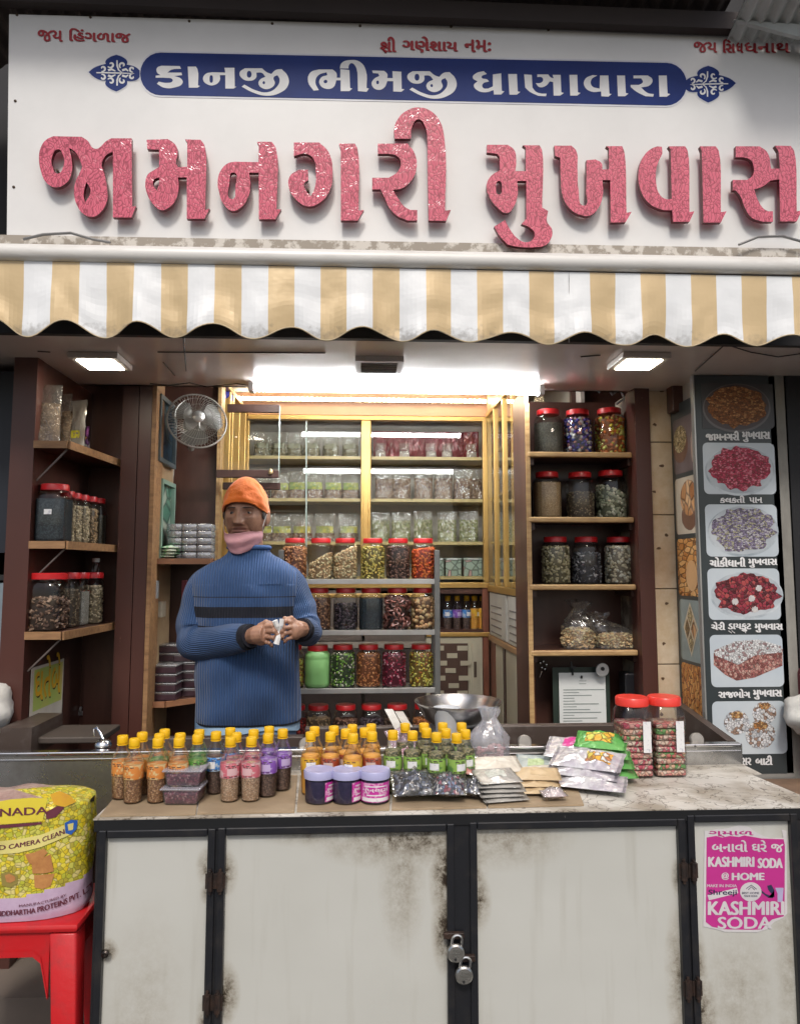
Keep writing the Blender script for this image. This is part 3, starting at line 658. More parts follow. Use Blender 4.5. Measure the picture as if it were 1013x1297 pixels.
# header light strip (LED string) and its beads
ls = thing('led_strip', 'string of small warm lights along the top of the back cabinet', 'light string', at(460, 505, 4.16))
ledm = emis('led_bead', (1, .87, .62), 45)
b = MB(); q0, q1 = at(300, 504, 4.16), at(616, 504, 4.16)
b.box(q0.x, q1.x, 4.17, 4.19, q0.z-.012, q0.z+.012); b.build('strip', M('strip_tape', (.7, .6, .45), .5), ls)
me_ = None
for k in range(52):
    x = q0.x+(q1.x-q0.x)*(k+.5)/52
    if me_ is None:
        o = MB().box(-.006, .006, -.006, .006, -.007, .007).build('bead', ledm, ls); me_ = o.data; o.location = Vector((x, 4.163, q0.z))-ls.location
    else: link('bead', me_, ls, loc=Vector((x, 4.163, q0.z))-ls.location)
# ================================================================== LEFT SHELF CORNER
YL = 2.62
XW = at(37, 700, YL).x           # side wall of the corner unit
YB = 3.16
lu = thing('corner_shelf_unit', 'dark brown painted corner shelving with three wooden shelves beside the shutter', 'shelving', (XW, YL, ZG))
b = MB(); b.box(XW-.08, XW, YL, YL+.05, ZG, ZC); b.build('post', brown_worn, lu)
b = MB(); b.box(XW-.03, XW-.002, YL+.05, YB, ZG, ZC); b.build('side_panel', brown, lu)
xb1 = at(150, 700, YB).x
b = MB(); b.box(XW-.03, xb1+.06, YB, YB+.03, ZG, ZC); b.build('back_panel', brown, lu)
def shelf_poly(pyf, px_a=35, px_b=85, px_c=147, yc=YB):
    a = at(px_a, pyf, YL); b_ = at(px_b, pyf, YL); c = at(px_c, 700, yc-.1)
    return [(XW, YL), (b_.x, YL), (c.x, yc-.08), (c.x, yc-.002), (XW, yc-.002)], a.z
for pyf, pb in ((559, 87), (686, 84), (801, 79)):
    pl_, z = shelf_poly(pyf, px_b=pb)
    s_ = MB(); s_.slab(pl_, z-.022, z); o = s_.build('shelf', brown, lu)
    # raw wood edging
    e_ = MB(); (x0, y0), (x1, y1), (x2, y2) = pl_[0], pl_[1], pl_[2]
    e_.box(x0+.001, x1-.001, y0-.008, y0-.001, z-.024, z+.002)
    d = Vector((x2-x1, y2-y1, 0)).normalized(); nrm = Vector((d.y, -d.x, 0))
    q = [Vector((x1, y1, 0))+nrm*.001, Vector((x2, y2, 0))+nrm*.001, Vector((x2, y2, 0))+nrm*.008, Vector((x1, y1, 0))+nrm*.008]
    e_.slab([(v.x, v.y) for v in q], z-.026, z+.002); e_.build('edging', wood, o)
    br = MB(); br.tube([(x1-.01, y1+.02, z-.024), (XW+.002, y1+.03, z-.024-.11)], .004, 5); br.build('brace', M('brace_metal', (.16, .13, .12), .5, .4), lu)
b = MB()
ns = M('nail_steel', (.6, .6, .6), .3, .8)
lp = at(104, 902, YB-.002); b = MB(); b.rbox(lp.x-.022, lp.x+.022, YB-.012, YB-.001, lp.z-.012, lp.z+.004, .003); b.tube([lp+Vector((0, -.01, .0)), lp+Vector((0, -.02, .012)), lp+Vector((0, -.012, .022))], .006, 6); b.build('latch', ns, lu, smooth=True)
# worn double post
wp = thing('wooden_post', 'chipped dark red-brown double post between the corner shelves and the alcove', 'post', at(168, 930, 3.02))
bx('jamb', 146, 480, 167, 1085, 3.03, .12, brown_worn, wp)
bx('jamb', 168, 480, 184, 1085, 3.02, .14, brown_worn, wp)
bx('trim', 184.5, 480, 190, 1085, 3.015, .12, wood, wp)
tri = bx('cove', 110, 484, 150, 1085, 3.14, .03, brown, wp)
# yellow poster on the side wall
po = thing('poster', 'small yellow and green paper poster with yellow letters low on the brown side wall', 'poster', (XW+.003, 2.75, 1.2))
def side(px, py, x=XW): return atx(px, py, x)
pa, pb_, pc, pd = [atx(x, y, XW+.004) for x, y in ((28, 846), (66, 838), (67, 918), (32, 938))]
y0, y1 = at(0, 0, 1).y, 0
ya, yb = YL+.06, YL+.34; zt, zb_ = at(40, 843, 2.75).z, at(40, 925, 2.75).z
b = MB(); pts = [(ya, zt), (yb, zt)]
for k in range(12): t = k/11; pts.append((yb-(yb-ya)*t, zb_+.01*noise.noise(Vector((k*1.3, 0, 0)))+.012*t))
b.add([(XW+.001, y, z) for y, z in pts]+[(XW+.003, y, z) for y, z in pts], [tuple(range(len(pts))), tuple(range(len(pts), 2*len(pts)))[::-1]]+[(i, (i+1) % len(pts), len(pts)+(i+1) % len(pts), len(pts)+i) for i in range(len(pts))])
b.build('sheet', M('aged_paper', (.62, .58, .50), .7, col2=(.5, .45, .38)), po)
m, N, L, bb = _nodes('poster_green_yellow'); tc = N.new('ShaderNodeTexCoord'); sp = N.new('ShaderNodeTexNoise'); sp.inputs['Scale'].default_value = 5; L.new(tc.outputs['Object'], sp.inputs[0])
r_ = N.new('ShaderNodeValToRGB'); r_.color_ramp.elements[0].color = (.42, .52, .13, 1); r_.color_ramp.elements[1].color = (.62, .45, .14, 1); r_.color_ramp.elements[0].position = .42; r_.color_ramp.elements[1].position = .6; L.new(sp.outputs[0], r_.inputs[0]); L.new(r_.outputs[0], bb.inputs[0])
b = MB(); zm = zt-(zt-zb_)*.68; b.quad((XW+.0035, ya+.02, zm), (XW+.0035, yb-.01, zm), (XW+.0035, yb-.01, zt-.01), (XW+.0035, ya+.02, zt-.01)); b.build('print', m, po)
b = MB(); v_, f_ = text_vf("ઘતેબે")
ax = min(p.x for p in v_); bxx = max(p.x for p in v_); az_ = min(p.y for p in v_); bz = max(p.y for p in v_)
for i, (dy, dz, mi) in enumerate(((.004, -.006, 1), (0, 0, 0), (.003, 0, 0), (0, .003, 0), (-.003, 0, 0))):
    b.add([(XW+.004+i*.0002, ya+.03+(p.x-ax)/(bxx-ax)*(yb-ya-.06)+dy, zm+.03+(p.y-az_)/(bz-az_)*.15+dz) for p in v_], f_, mi)
b.build('yellow_word', [M('poster_yellow', (.80, .46, .03), .5), ink], po)
# trough corner of dark boards under the poster
# ================================================================== ALCOVE
YA = 3.38
al = thing('alcove_cupboard', 'brown wooden alcove with two shelves behind the shopkeeper under the wall fan', 'cupboard', at(230, 930, YA))
XA = at(191, 700, 3.05).x
bx('back_panel', 196, 470, 273, 1085, YA, .03, brown, al)
b = MB(); b.box(XA-.03, XA, 3.16, YA, ZF, ZC); b.build('side_panel', M('cream_side', (.42, .30, .17), .5, col2=(.34, .23, .13)), al)
bx('edge_strip', 270, 478, 274.5, 1085, YA-.035, .06, woodlit, al)
ysh = 3.10
zs1 = at(230, 708, ysh).z; zs2 = at(215, 889, ysh).z
for i, (z, pr) in enumerate(((zs1, 272), (zs2, 300))):
    xr = at(271, 700, YA-.04).x
    pts = [(XA, ysh), (at(215 if i else 268, 700, ysh).x, ysh), (xr, ysh+.12), (xr, YA-.002), (XA, YA-.002)]
    s_ = MB(); s_.slab(pts, z-.02, z); o = s_.build('shelf', brown, al)
    e_ = MB(); e_.box(pts[0][0], pts[1][0], ysh-.008, ysh-.001, z-.021, z+.002)
    d = Vector((pts[2][0]-pts[1][0], pts[2][1]-pts[1][1], 0)).normalized(); nn = Vector((d.y, -d.x, 0)); A_, B_ = Vector((*pts[1], 0)), Vector((*pts[2], 0))
    e_.slab([(v.x, v.y) for v in (A_+nn*.001, B_+nn*.001, B_+nn*.008, A_+nn*.008)], z-.021, z+.002); e_.build('edging', M('oiled_wood_edge', (.30, .14, .07), .45, vs=8), o)
# framed pictures on the alcove side wall
def sidepic(name, label, y0, y1, z0, z1, fr, inner, mats):
    t = thing(name, label, 'picture', (XA+.002, y0, z0)); tt = .018
    f_ = MB()
    for (a, c, d_, e_) in ((y0, y1, z0, z0+tt), (y0, y1, z1-tt, z1), (y0, y0+tt, z0+tt, z1-tt), (y1-tt, y1, z0+tt, z1-tt)): f_.box(XA+.001, XA+.022, a, c, d_, e_)
    f_.build('frame', fr, t); MB().box(XA+.001, XA+.006, y0+tt, y1-tt, z0+tt, z1-tt).build('print', inner, t)
    MB().quad((XA+.012, y0+tt, z0+tt), (XA+.012, y1-tt, z0+tt), (XA+.012, y1-tt, z1-tt), (XA+.012, y0+tt, z1-tt)).build('pane', glass, t)
prt = seedmix('picture_print', [(.02, .06, .10), (.05, .12, .16), (.10, .16, .16), (.03, .05, .07)], 14, bump=0)
prt2 = seedmix('picture_print_green', [(.35, .45, .38), (.20, .38, .28), (.5, .55, .45), (.10, .25, .18)], 12, bump=0)
sidepic('framed_picture', 'blue-grey framed picture high on the alcove side wall next to the fan', 3.06, 3.33, at(195, 585, 3.1).z, ZC-.02, M('frame_grey', (.10, .13, .14), .4), prt, None)
sidepic('framed_picture', 'pale green framed picture standing on the alcove shelf beside the clear boxes', 3.12, 3.34, zs1+.004, at(200, 607, 3.15).z, M('frame_green', (.25, .38, .30), .4), prt2, None)
# fan
FY = 3.12; fc = at(250, 533, FY)
fan = thing('wall_fan', 'grey caged wall fan mounted on the brown panel above the framed picture shelf', 'fan', fc, local=True)
fan.rotation_euler = (R(-14), 0, R(20))
wire = M('fan_wire', (.38, .37, .34), .35, .6); fr_ = .122
b = MB()
ring = lambda r, y, n=40: [(r*math.cos(2*math.pi*k/n), y, r*math.sin(2*math.pi*k/n)) for k in range(n)]
b.tube(ring(fr_, 0), .004, 6, closed=True); b.build('rim', wire, fan, smooth=True)
b = MB()
for k in range(56):
    a = 2*math.pi*k/56; sw = .35
    pts = []
    for j in range(7):
        t = j/6; r = .026+(fr_-.026)*t; y = -.045*math.cos(t*math.pi/2)**.8 if t < 1 else 0
        pts.append((r*math.cos(a+sw*(1-t)), y, r*math.sin(a+sw*(1-t))))
    b.tube(pts, .0011, 3, cap=False)
for k in range(40):
    a = 2*math.pi*k/40; pts = []
    for j in range(6):
        t = j/5; r = .03+(fr_-.03)*t; pts.append((r*math.cos(a), .05*math.cos(t*math.pi/2), r*math.sin(a)))
    b.tube(pts, .0010, 3, cap=False)
for r, y in ((.06, -.038), (.093, -.026), (.03, -.044)): b.tube(ring(r, y), .0011, 3, closed=True)
o = b.build('cage_wires', wire, fan); o['kind'] = 'stuff'
MB().lathe([(.0, -.002), (.020, 0), (.026, .006), (.024, .012), (0, .012)], 20, mx=Matrix.Translation((0, -.052, 0)) @ Matrix.Rotation(R(-90), 4, 'X')).build('badge', M('fan_badge', (.5, .5, .48), .3, .5), fan, smooth=True)
blm = M('fan_blade', (.17, .165, .15), .35, .2)
for k in range(3):
    a0 = 2*math.pi*k/3+.4; b = MB()
    def bf(u, v):
        r = .02+.088*u; wv = (.35+.55*math.sin(u*math.pi*.75))*(1 if u < .99 else .8); a = a0+(v-.5)*wv*1.5
        return (r*math.cos(a), .012-(v-.5)*.03, r*math.sin(a))
    b.grid(bf, 8, 6); b.build('blade', blm, fan, smooth=True)
MB().lathe([(0, 0), (.045, .004), (.05, .03), (.04, .075), (.02, .09), (0, .09)], 20, mx=Matrix.Translation((0, .04, .01)) @ Matrix.Rotation(R(-90), 4, 'X')).build('motor', M('fan_motor', (.28, .27, .25), .4), fan, smooth=True)
b = MB(); b.tube([(0, .09, 0), (0, .13, -.03), (0, .19, -.05)], .014, 8); b.build('bracket', M('fan_motor', (.2, .2, .2)), fan, smooth=True)
cd_ = M('white_cable', (.5, .47, .42), .5)
pts = [at(*p, YA-.01) for p in ((222, 560), (220, 600), (214, 640), (211, 670), (209, 700))]
tag(MB().tube(pts, .0028, 6).build('power_cord', cd_, smooth=True), 'thin white cord hanging down from the wall fan', 'cord')

# ================================================================== BACK ROOM: display cabinet
YK = 4.2; YKB = 4.46
kb = thing('display_cabinet', 'gold framed glass display cabinet across the back wall full of packed pouches', 'cabinet', at(460, 760, YK))
bx('header', 296, 508, 640, 526, YK, .05, peach, kb)
bx('header', 296, 495, 640, 507.5, YK+.005, .05, peach, kb, )
def bar(name, px0, py0, px1, py1, Y, dep, mat=gold, parent=kb, dy=0): return bx(name, px0, py0, px1, py1, Y, dep, mat, parent, r=.003, dy=dy)
bar('top_frame', 300, 526.5, 620, 532, YK-.012, .05)
bar('bottom_frame', 300, 738, 620, 745, YK-.012, .3)
bar('mullion', 457, 532.5, 469.5, 737.5, YK-.014, .045)
for px in (459.5, 466): bar('mullion_ridge', px, 533, px+1.6, 737, YK-.018, .003)
bar('end_stile', 612, 532.5, 618, 737.5, YK-.012, .04)
bar('end_stile', 306, 532.5, 314, 737.5, YK-.012, .04)
bx('back_board', 296, 526, 640, 745, YKB, .02, M('cabinet_back', (.50, .46, .41), .5, col2=(.42, .38, .33)), kb)
shz = []
for py in (580, 633.5, 688, 732):
    o = bx('shelf', 300, py-2, 618, py+1.8, YK+.015, .24, M('shelf_cream_gold', (.60, .47, .22), .4, col2=(.5, .38, .16)), kb); 
    shz.append(at(460, py-2, YK+.015).z)
for (a, c) in ((314.5, 456.5), (470, 611.5)):
    q = [at(a, 533, YK), at(c, 533, YK), at(c, 737, YK), at(a, 737, YK)]
    MB().quad(*q).build('glass_pane', glassc, kb)
    xm = (a+c)/2+ (8 if a < 400 else -2)
q = [at(387, 533, YK-.006), at(389, 533, YK-.006), at(389, 737, YK-.006), at(387, 737, YK-.006)]
MB().quad(*q).build('pane_edge', M('glass_edge', (.45, .55, .5), .2), kb)
# lower part
bx('plinth_board', 470, 745.5, 625, 752, YK+.0, .05, brown, kb)
bar('lower_rail', 540, 801, 620, 806.5, YK-.012, .05)
o = bx('niche_back', 540, 751, 625, 801, YKB-.05, .02, brown, kb)
cab = thing('cupboard', 'cream sliding door cupboard with a brown and cream check panel under the display cabinet', 'cupboard', at(585, 930, YK))
bx('frame', 540, 807, 612, 1085, YK-.002, .04, cream, cab)
bx('door_edge', 598, 809, 606, 1000, YK-.012, .01, cream, cab)
bx('check_panel', 545, 815, 593, 1000, YK-.010, .007, M('check_brown', (.10, .055, .04), .4), cab)
me_ = None
for i in range(13):
    for j in range(3):
        if (i+j) % 2: continue
        px, py = 549+j*15+(i % 3)*2, 818+i*9.5
        bx('check_tile', px, py, px+13, py+6, YK-.014, .0035, cream, cab)
bx('handle', 600, 838, 603.5, 858, YK-.016, .003, M('handle_brown', (.1, .07, .05), .4), cab)
bx('side_stile', 612.5, 745, 620, 1085, YK-.004, .04, M('stile_brown', (.20, .07, .04), .4), cab)
# rest of rear lower body, behind the rack
rb = thing('rear_cupboard', 'low grey-brown cupboard fronts behind the steel jar rack', 'cupboard', at(430, 1085, 3.9))
for i, (a, c) in enumerate(((300, 458), (462, 538))):
    for (t, bt) in ((748, 812), (822, 960)):
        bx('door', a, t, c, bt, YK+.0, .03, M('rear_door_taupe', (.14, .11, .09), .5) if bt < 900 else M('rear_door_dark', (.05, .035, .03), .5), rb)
bx('rail', 300, 813, 540, 821, YK-.004, .03, M('rear_rail', (.34, .29, .24), .5), rb)
bar('rail', 300, 752, 538, 757, YK-.006, .02, gold, rb)

# right return cabinet, along the right wall of the back room
XC = XIR
rc = thing('side_display_cabinet', 'gold framed glass side cabinet running back beside the three-jar shelves', 'cabinet', (XC, 3.3, 1.4))
Yn, Yf = 3.24, 4.18
def sbox(name, y0, y1, z0, z1, mat=gold, x0=0, x1=.04, parent=rc, r=.003):
    return MB().rbox(XC+x0, XC+x1, y0, y1, z0, z1, r).build(name, mat, parent)
zt1 = at(618, 526, YK).z; zb1 = at(618, 741, YK).z
sbox('top_frame', Yn, Yf, zt1-.02, zt1+.005, x0=-.01); sbox('header', Yn, Yf, zt1+.006, ZI-.002, mat=peach, r=.001)
sbox('bottom_frame', Yn, Yf, zb1-.035, zb1, x0=-.01)
ysp = [3.24, 3.44, 3.70, 3.95, 4.17]
for y in (3.26, 3.46, 3.68, 3.93): sbox('stile', y-.014, y+.014, zb1+.001, zt1-.021, x0=-.012, x1=.02)
MB().quad((XC, Yn, zb1), (XC, Yf, zb1), (XC, Yf, zt1), (XC, Yn, zt1)).build('glass_pane', glassc, rc)
MB().quad((XC-.02, 3.30, zb1), (XC-.02, 3.5, zb1), (XC-.02, 3.5, zt1), (XC-.02, 3.30, zt1)).build('sliding_pane', glassc, rc)
for z in shz: MB().box(XC+.012, XC+.26, Yn, Yf, z-.012, z).build('shelf', MT['shelf_cream_gold'], rc)
MB().box(XC+.262, XC+.28, Yn, YKB, ZF, ZI).build('back_board', MT['cabinet_back'], rc)
# white lattice drawers + lower carcass
zr = at(618, 803, YK).z
sbox('middle_rail', Yn, Yf, zr-.03, zr, mat=M('rail_brown_gold', (.40, .22, .10), .4), x0=-.01)
for (y0, y1) in ((3.27, 3.64), (3.68, 4.15)):
    sbox('drawer_front', y0, y1, zr+.004, zb1-.039, mat=M('drawer_white', (.6, .57, .5), .4), x0=-.004, x1=.02)
    for k in range(5): sbox('lattice_shadow_bar', y0+.12, y1-.05, zr+.02+k*.035, zr+.028+k*.035, mat=M('lattice_shadow', (.22, .2, .18), .5), x0=-.006, x1=-.0045, r=.0005)  # dark strips paint the shade between the white lattice slats
for i, (y0, y1, mt) in enumerate(((3.27, 3.45, brown), (3.47, 3.72, cream), (3.74, 3.80, brown), (3.82, 4.0, cream), (4.02, 4.15, M('stile_brown', (.2, .07, .04))))):
    sbox('lower_panel', y0, y1, ZF, zr-.031, mat=mt, x0=0, x1=.02)
sbox('end_post', 3.215, 3.238, ZF, zr-.001, mat=M('post_wood', (.22, .09, .05), .45), x0=-.012, x1=.03)
# left return: wall with narrow gold frames
lc = thing('side_display_case', 'narrow gold framed glass case on the alcove side of the back room', 'cabinet', (XIL, 3.5, 1.4))
for y in (3.45, 3.62, 3.70, 3.9, 4.1): MB().rbox(XIL-.04, XIL+.01, y-.014, y+.014, zb1, zt1, .003).build('stile', gold, lc)
MB().box(XIL-.10, XIL-.08, 3.42, 4.2, ZF, ZI).build('back_board', M('case_lilac', (.42, .38, .45), .5), lc)
MB().rbox(XIL-.05, XIL+.012, 3.42, 4.19, zt1-.02, zt1+.005, .003).build('top_frame', gold, lc)
MB().rbox(XIL-.05, XIL+.012, 3.42, 4.19, zb1-.02, zb1+.002, .003).build('bottom_frame', gold, lc)
MB().box(XIL-.06, XIL, 3.42, 4.19, ZF, zb1-.021).build('lower_board', brown, lc)
# blue cloth bundle and gold trim on top corner
tag(bx('blue_cloth', 275, 491, 292, 506, 3.6, .12, M('blue_cloth_mat', (.03, .03, .25), .8), r=.02), 'bundled deep blue cloth at the top corner beside the fan', 'cloth')
# hinged glass panel with brown bars
hp = thing('glass_hatch', 'open clear glass panel with dark brown rails behind the man in the orange cap', 'glass panel', at(320, 640, 3.3))
Yh = 3.32
q = [at(284, 510, Yh+.02), at(354, 516, Yh-.03), at(354, 604, Yh-.03), at(284, 600, Yh+.02)]
MB().quad(*q).build('pane', glassc, hp)
for (a, c, t, bt, yy) in ((288, 354, 512, 522, Yh-.02), (274, 353, 595, 605, Yh-.05), (282, 355, 611, 620, Yh-.0)):
    bx('rail', a, t, c, bt, yy, .02, M('rail_dark', (.06, .028, .022), .4), hp, r=.002)
kn = at(343, 598, Yh-.055); MB().lathe([(0, -.012), (.009, -.008), (.012, 0), (.009, .008), (.005, .014), (0, .014)], 12, c=kn).build('knob', M('knob_brass', (.5, .38, .2), .3, .6), hp, smooth=True)
bx('pane_edge', 353.3, 514, 354.5, 604, Yh-.031, .004, M('glass_edge', (.4, .5, .45)), hp)

# ================================================================== RIGHT SHELF UNIT
YU = 3.0
ru = thing('jar_shelf_unit', 'dark brown open shelf unit holding rows of three red-lidded jars', 'shelving', at(740, 930, YU))
ux0, ux1 = at(668, 700, YU).x, at(809, 700, YU).x
MB().box(ux0, ux1+.02, YU+.22, YU+.25, ZG, ZC).build('back_panel', brown, ru)
MB().box(ux0-.006, ux0+.012, YU-.004, YU+.219, ZG, ZC).build('side_panel', brown, ru)
MB().box(ux0-.004, ux0+.014, YU-.012, YU-.0045, at(670, 936, YU).z, at(670, 512, YU).z).build('side_trim', woodlit, ru)
MB().box(ux1-.006, ux1+.012, YU+.03, YU+.219, ZG, ZC).build('side_panel', M('streaked_wall', (.34, .29, .22), .7, col2=(.12, .09, .07), vs=14, lo=.45, hi=.6), ru)
px0_, px1_ = at(809, 700, YU-.05).x, at(828, 700, YU-.05).x
MB().box(px0_, px1_, YU-.05, YU+.05, ZG, ZC).build('post', brown_worn, ru)
usz = []
for py in (575.5, 658, 743.5, 827):
    z = at(740, py-3, YU-.015).z; usz.append(z)
    o = MB().box(ux0+.013, ux1-.007, YU+.004, YU+.219, z-.02, z).build('shelf', brown, ru)
    MB().rbox(ux0+.002, px0_-.002, YU-.015, YU+.003, z-.022, z+.001, .006).build('edging', woodlit, o)
    for x in (ux0+.014, ux1-.03): MB().box(x, x+.022, YU+.02, YU+.21, z-.05, z-.0205).build('cleat', brown, o)
# paper certificate
cf = thing('certificate', 'white official paper pinned to the dark board under the shelf of bagged nuts', 'paper', at(736, 915, YU+.16))
Yc = YU+.10
bx('backing', 700, 845, 772, 925, Yc+.006, .004, M('board_green', (.02, .035, .025), .5), cf)
bx('sheet', 708, 852, 767, 922, Yc, .002, paper, cf)
b = MB()
for k in range(14):
    y_ = 862+k*3.6+(4 if k > 1 else 0); t0, t1 = (733, 742) if k < 2 else (713, 716+random.randint(8, 46))
    if k == 2: t0, t1 = 713, 765
    a, c = at(t0, y_, Yc-.001), at(t1, y_+.7, Yc-.001); b.box(a.x, c.x, Yc-.0012, Yc-.0008, c.z, a.z)
b.build('print', M('print_grey', (.28, .32, .30), .7), cf)
q = at(736, 857, Yc-.001); MB().lathe([(.005, 0), (.004, .008), (.002, .010), (0, .012)], 8, c=(q.x, q.y-.002, q.z-.006)).build('emblem', ink, cf)
hk = thing('keyring', 'bunch of small keys hanging on the brown panel below the bagged nuts', 'keys', at(688, 850, YU))
b = MB()
for k, (px, py) in enumerate(((684, 840), (688, 838), (692, 842), (686, 846), (690, 848))):
    q = at(px, py, YU+.19); b.sphere(q, (.006, .003, .007), 8, 6)
b.tube([at(686, 850, YU+.19), at(683, 858, YU+.19)], .002, 5); b.build('keys', steelb, hk, smooth=True)
cdm = M('disc_steel', (.55, .55, .55), .3, .7)
dk = thing('round_clip', 'round grey metal bulldog disc hanging beside the pinned paper', 'clip', at(762, 848, YU)); q = at(762, 848, Yc-.03)
MB().lathe([(0, 0), (.026, 0), (.028, .004), (.026, .008), (0, .008)], 24, mx=Matrix.Translation(q) @ Matrix.Rotation(R(90), 4, 'X')).build('disc', cdm, dk, smooth=True)
MB().lathe([(0, 0), (.008, 0), (.008, .003), (0, .003)], 12, mx=Matrix.Translation(q+Vector((0, -.008, .004))) @ Matrix.Rotation(R(90), 4, 'X')).build('hole', ink, dk)
q = at(725, 845, Yc); b = MB(); b.tube([at(723, 838, Yc-.004), at(724, 845, Yc-.006), at(725, 855, Yc-.004)], .004, 6); b.box(q.x-.010, q.x+.010, Yc-.01, Yc-.002, q.z-.004, q.z+.004)
b.build('clip', blackm, cf)
# dark device on the right inside
tag(bx('wall_box', 792, 853, 806, 905, YU+.05, .08, M('black_plastic', (.015, .015, .018), .3), r=.005), 'small black plastic box on the inner side of the brown post', 'box')
b = MB(); pts = [at(x, y, YU+.1) for x, y in ((758, 497), (768, 490), (775, 500), (785, 493), (790, 505), (780, 512))]
tag(b.tube(pts, .006, 6).build('wiring', M('grey_wire', (.2, .2, .2), .5), smooth=True), 'tangle of grey wires at the top of the jar shelves', 'wire')

# ================================================================== TILED WALL + PHOTO STRIP + MENU BOARD
tw = thing('tiled_pillar', 'cream marble tiled wall strip beside the dark brown post', 'tiled wall', at(840, 930, 2.99))
tm = M('cream_tile', (.70, .58, .43), .2, col2=(.55, .40, .25), vs=11, rv=.05, lo=.35, hi=.7)
m2, N, L, bb = _nodes('tile_motif'); MT['tile_motif'] = m2; setp(bb, col=(.12, .07, .04), rough=.3)
tx0, tx1 = px1_+.003, XR+.012
MB().box(tx0, tx1, 3.0, 3.05, ZG, ZC).build('grout_bed', M('grout', (.22, .17, .12), .8), tw)
zz = at(838, 560, 2.99).z; hh = at(838, 560, 2.99).z-at(838, 652, 2.99).z
for k in range(-1, 5):
    z1 = min(zz-hh*k-.002, ZC-.001); z0 = zz-hh*(k+1)+.002
    if z0 > ZC: continue
    o = MB().rbox(tx0+.001, tx1-.001, 2.99, 2.9995, z0, z1, .002).build('tile', tm, tw)
    rnd = random.Random(k+5); mt_ = MB()
    for j in range(2):
        cx, cz = tx0+.02+rnd.random()*(tx1-tx0-.05), z0+.05+rnd.random()*(hh-.1)
        n_ = 7; mt_.front([(cx+math.cos(a*6.28/n_)*.008*(.6+rnd.random()), cz+math.sin(a*6.28/n_)*.006*(.6+rnd.random())) for a in range(n_)], 2.9892, 2.9899)
    mt_.build('motif', m2, o)
def rrect(x0, x1, z0, z1, r=.012, which=(1, 1, 1, 1), n=5):
    pts = []
    for i, (cx, cz, a0) in enumerate(((x1-r, z1-r, 0), (x0+r, z1-r, 90), (x0+r, z0+r, 180), (x1-r, z0+r, 270))):
        if which[i]: pts += [(cx+r*math.cos(R(a0+90*k/n)), cz+r*math.sin(R(a0+90*k/n))) for k in range(n+1)]
        else: pts.append(((x1, x0, x0, x1)[i], (z1, z1, z0, z0)[i]))
    return pts
pbk = M('menu_slate', (.035, .045, .048), .3, col2=(.03, .037, .04), vs=2)
picbg = M('menu_pale_blue', (.44, .50, .55), .3, col2=(.52, .57, .60), vs=3)
plate = M('plate_print', (.50, .54, .57), .3, col2=(.30, .34, .38), vs=5)
# side strip on plane x = XR, seen edge on
sp_ = thing('photo_strip', 'narrow strip of nut and snack photographs on the wall between tiles and menu board', 'photo panel', (XR, 2.85, 1))
MB().box(XR+.003, XR+.019, 2.745, 2.985, at(870, 900, 2.87).z-.15, at(870, 515, 2.87).z+.02).build('panel', pbk, sp_)
ys0, ys1 = 2.765, 2.965
def strip(py0, py1, bgc, fn):
    z1, z0 = at(868, py0, 2.865).z, at(868, py1, 2.865).z
    pts = rrect(ys0, ys1, z0, z1, .02)
    MB().ngon([(XR+.0022, y, z) for y, z in pts][::-1]).build('photograph', bgc, sp_)
    fn(z0, z1)
def blob(cy, cz, ry, rz, mt, lift=.0006, name='printed_food', n=28, wob=.08):
    pts = [(XR+.0022-lift, cy+ry*math.cos(6.283*k/n)*(1+wob*noise.noise(Vector((k, cz*9, 1)))), cz+rz*math.sin(6.283*k/n)*(1+wob*noise.noise(Vector((k, cy*9, 7))))) for k in range(n)]
    MB().ngon(pts).build(name, mt, sp_)
almond = seedmix('print_almonds', [(.42, .20, .08), (.55, .30, .14), (.34, .14, .05), (.62, .38, .2)], 26, stretch=(1, 1, .6))
grain = seedmix('print_grain', [(.40, .30, .15), (.30, .22, .1), (.5, .4, .22)], 70)
orangeroll = seedmix('print_rolls', [(.60, .28, .08), (.70, .38, .14), (.50, .20, .05)], 22, stretch=(1, 1, 2.2))
curl = seedmix('print_curls', [(.55, .20, .04), (.68, .32, .09), (.42, .13, .03)], 40, stretch=(1, 2.2, 1))
bowlb = M('print_bowl', (.16, .08, .05), .4)
strip(528, 598, M('print_plum', (.16, .12, .12), .4), lambda a, c: (blob(2.90, a+(c-a)*.5, .07, .07, bowlb), blob(2.90, a+(c-a)*.62, .06, .055, grain, .0010), blob(2.79, a+(c-a)*.4, .015, .06, M('print_garlic', (.4, .3, .25), .5), .001)))
strip(604, 676, M('print_pale', (.55, .48, .38), .4), lambda a, c: (blob(2.84, a+(c-a)*.3, .07, .055, bowlb), blob(2.84, a+(c-a)*.62, .075, .07, almond, .0010)))
strip(682, 755, orangeroll, lambda a, c: (blob(2.84, a+(c-a)*.35, .05, .06, M('print_roll_light', (.72, .42, .2), .4), wob=.03)))
strip(760, 838, M('print_grey', (.45, .42, .38), .4), lambda a, c: None)
z1, z0 = at(868, 760, 2.865).z, at(868, 838, 2.865).z; cz = (z0+z1)/2+.01
MB().ngon([(XR+.0014, 2.865, cz+.10), (XR+.0014, 2.93, cz), (XR+.0014, 2.865, cz-.11), (XR+.0014, 2.80, cz)][::-1]).build('printed_tray', M('print_tray', (.60, .50, .36), .4), sp_)
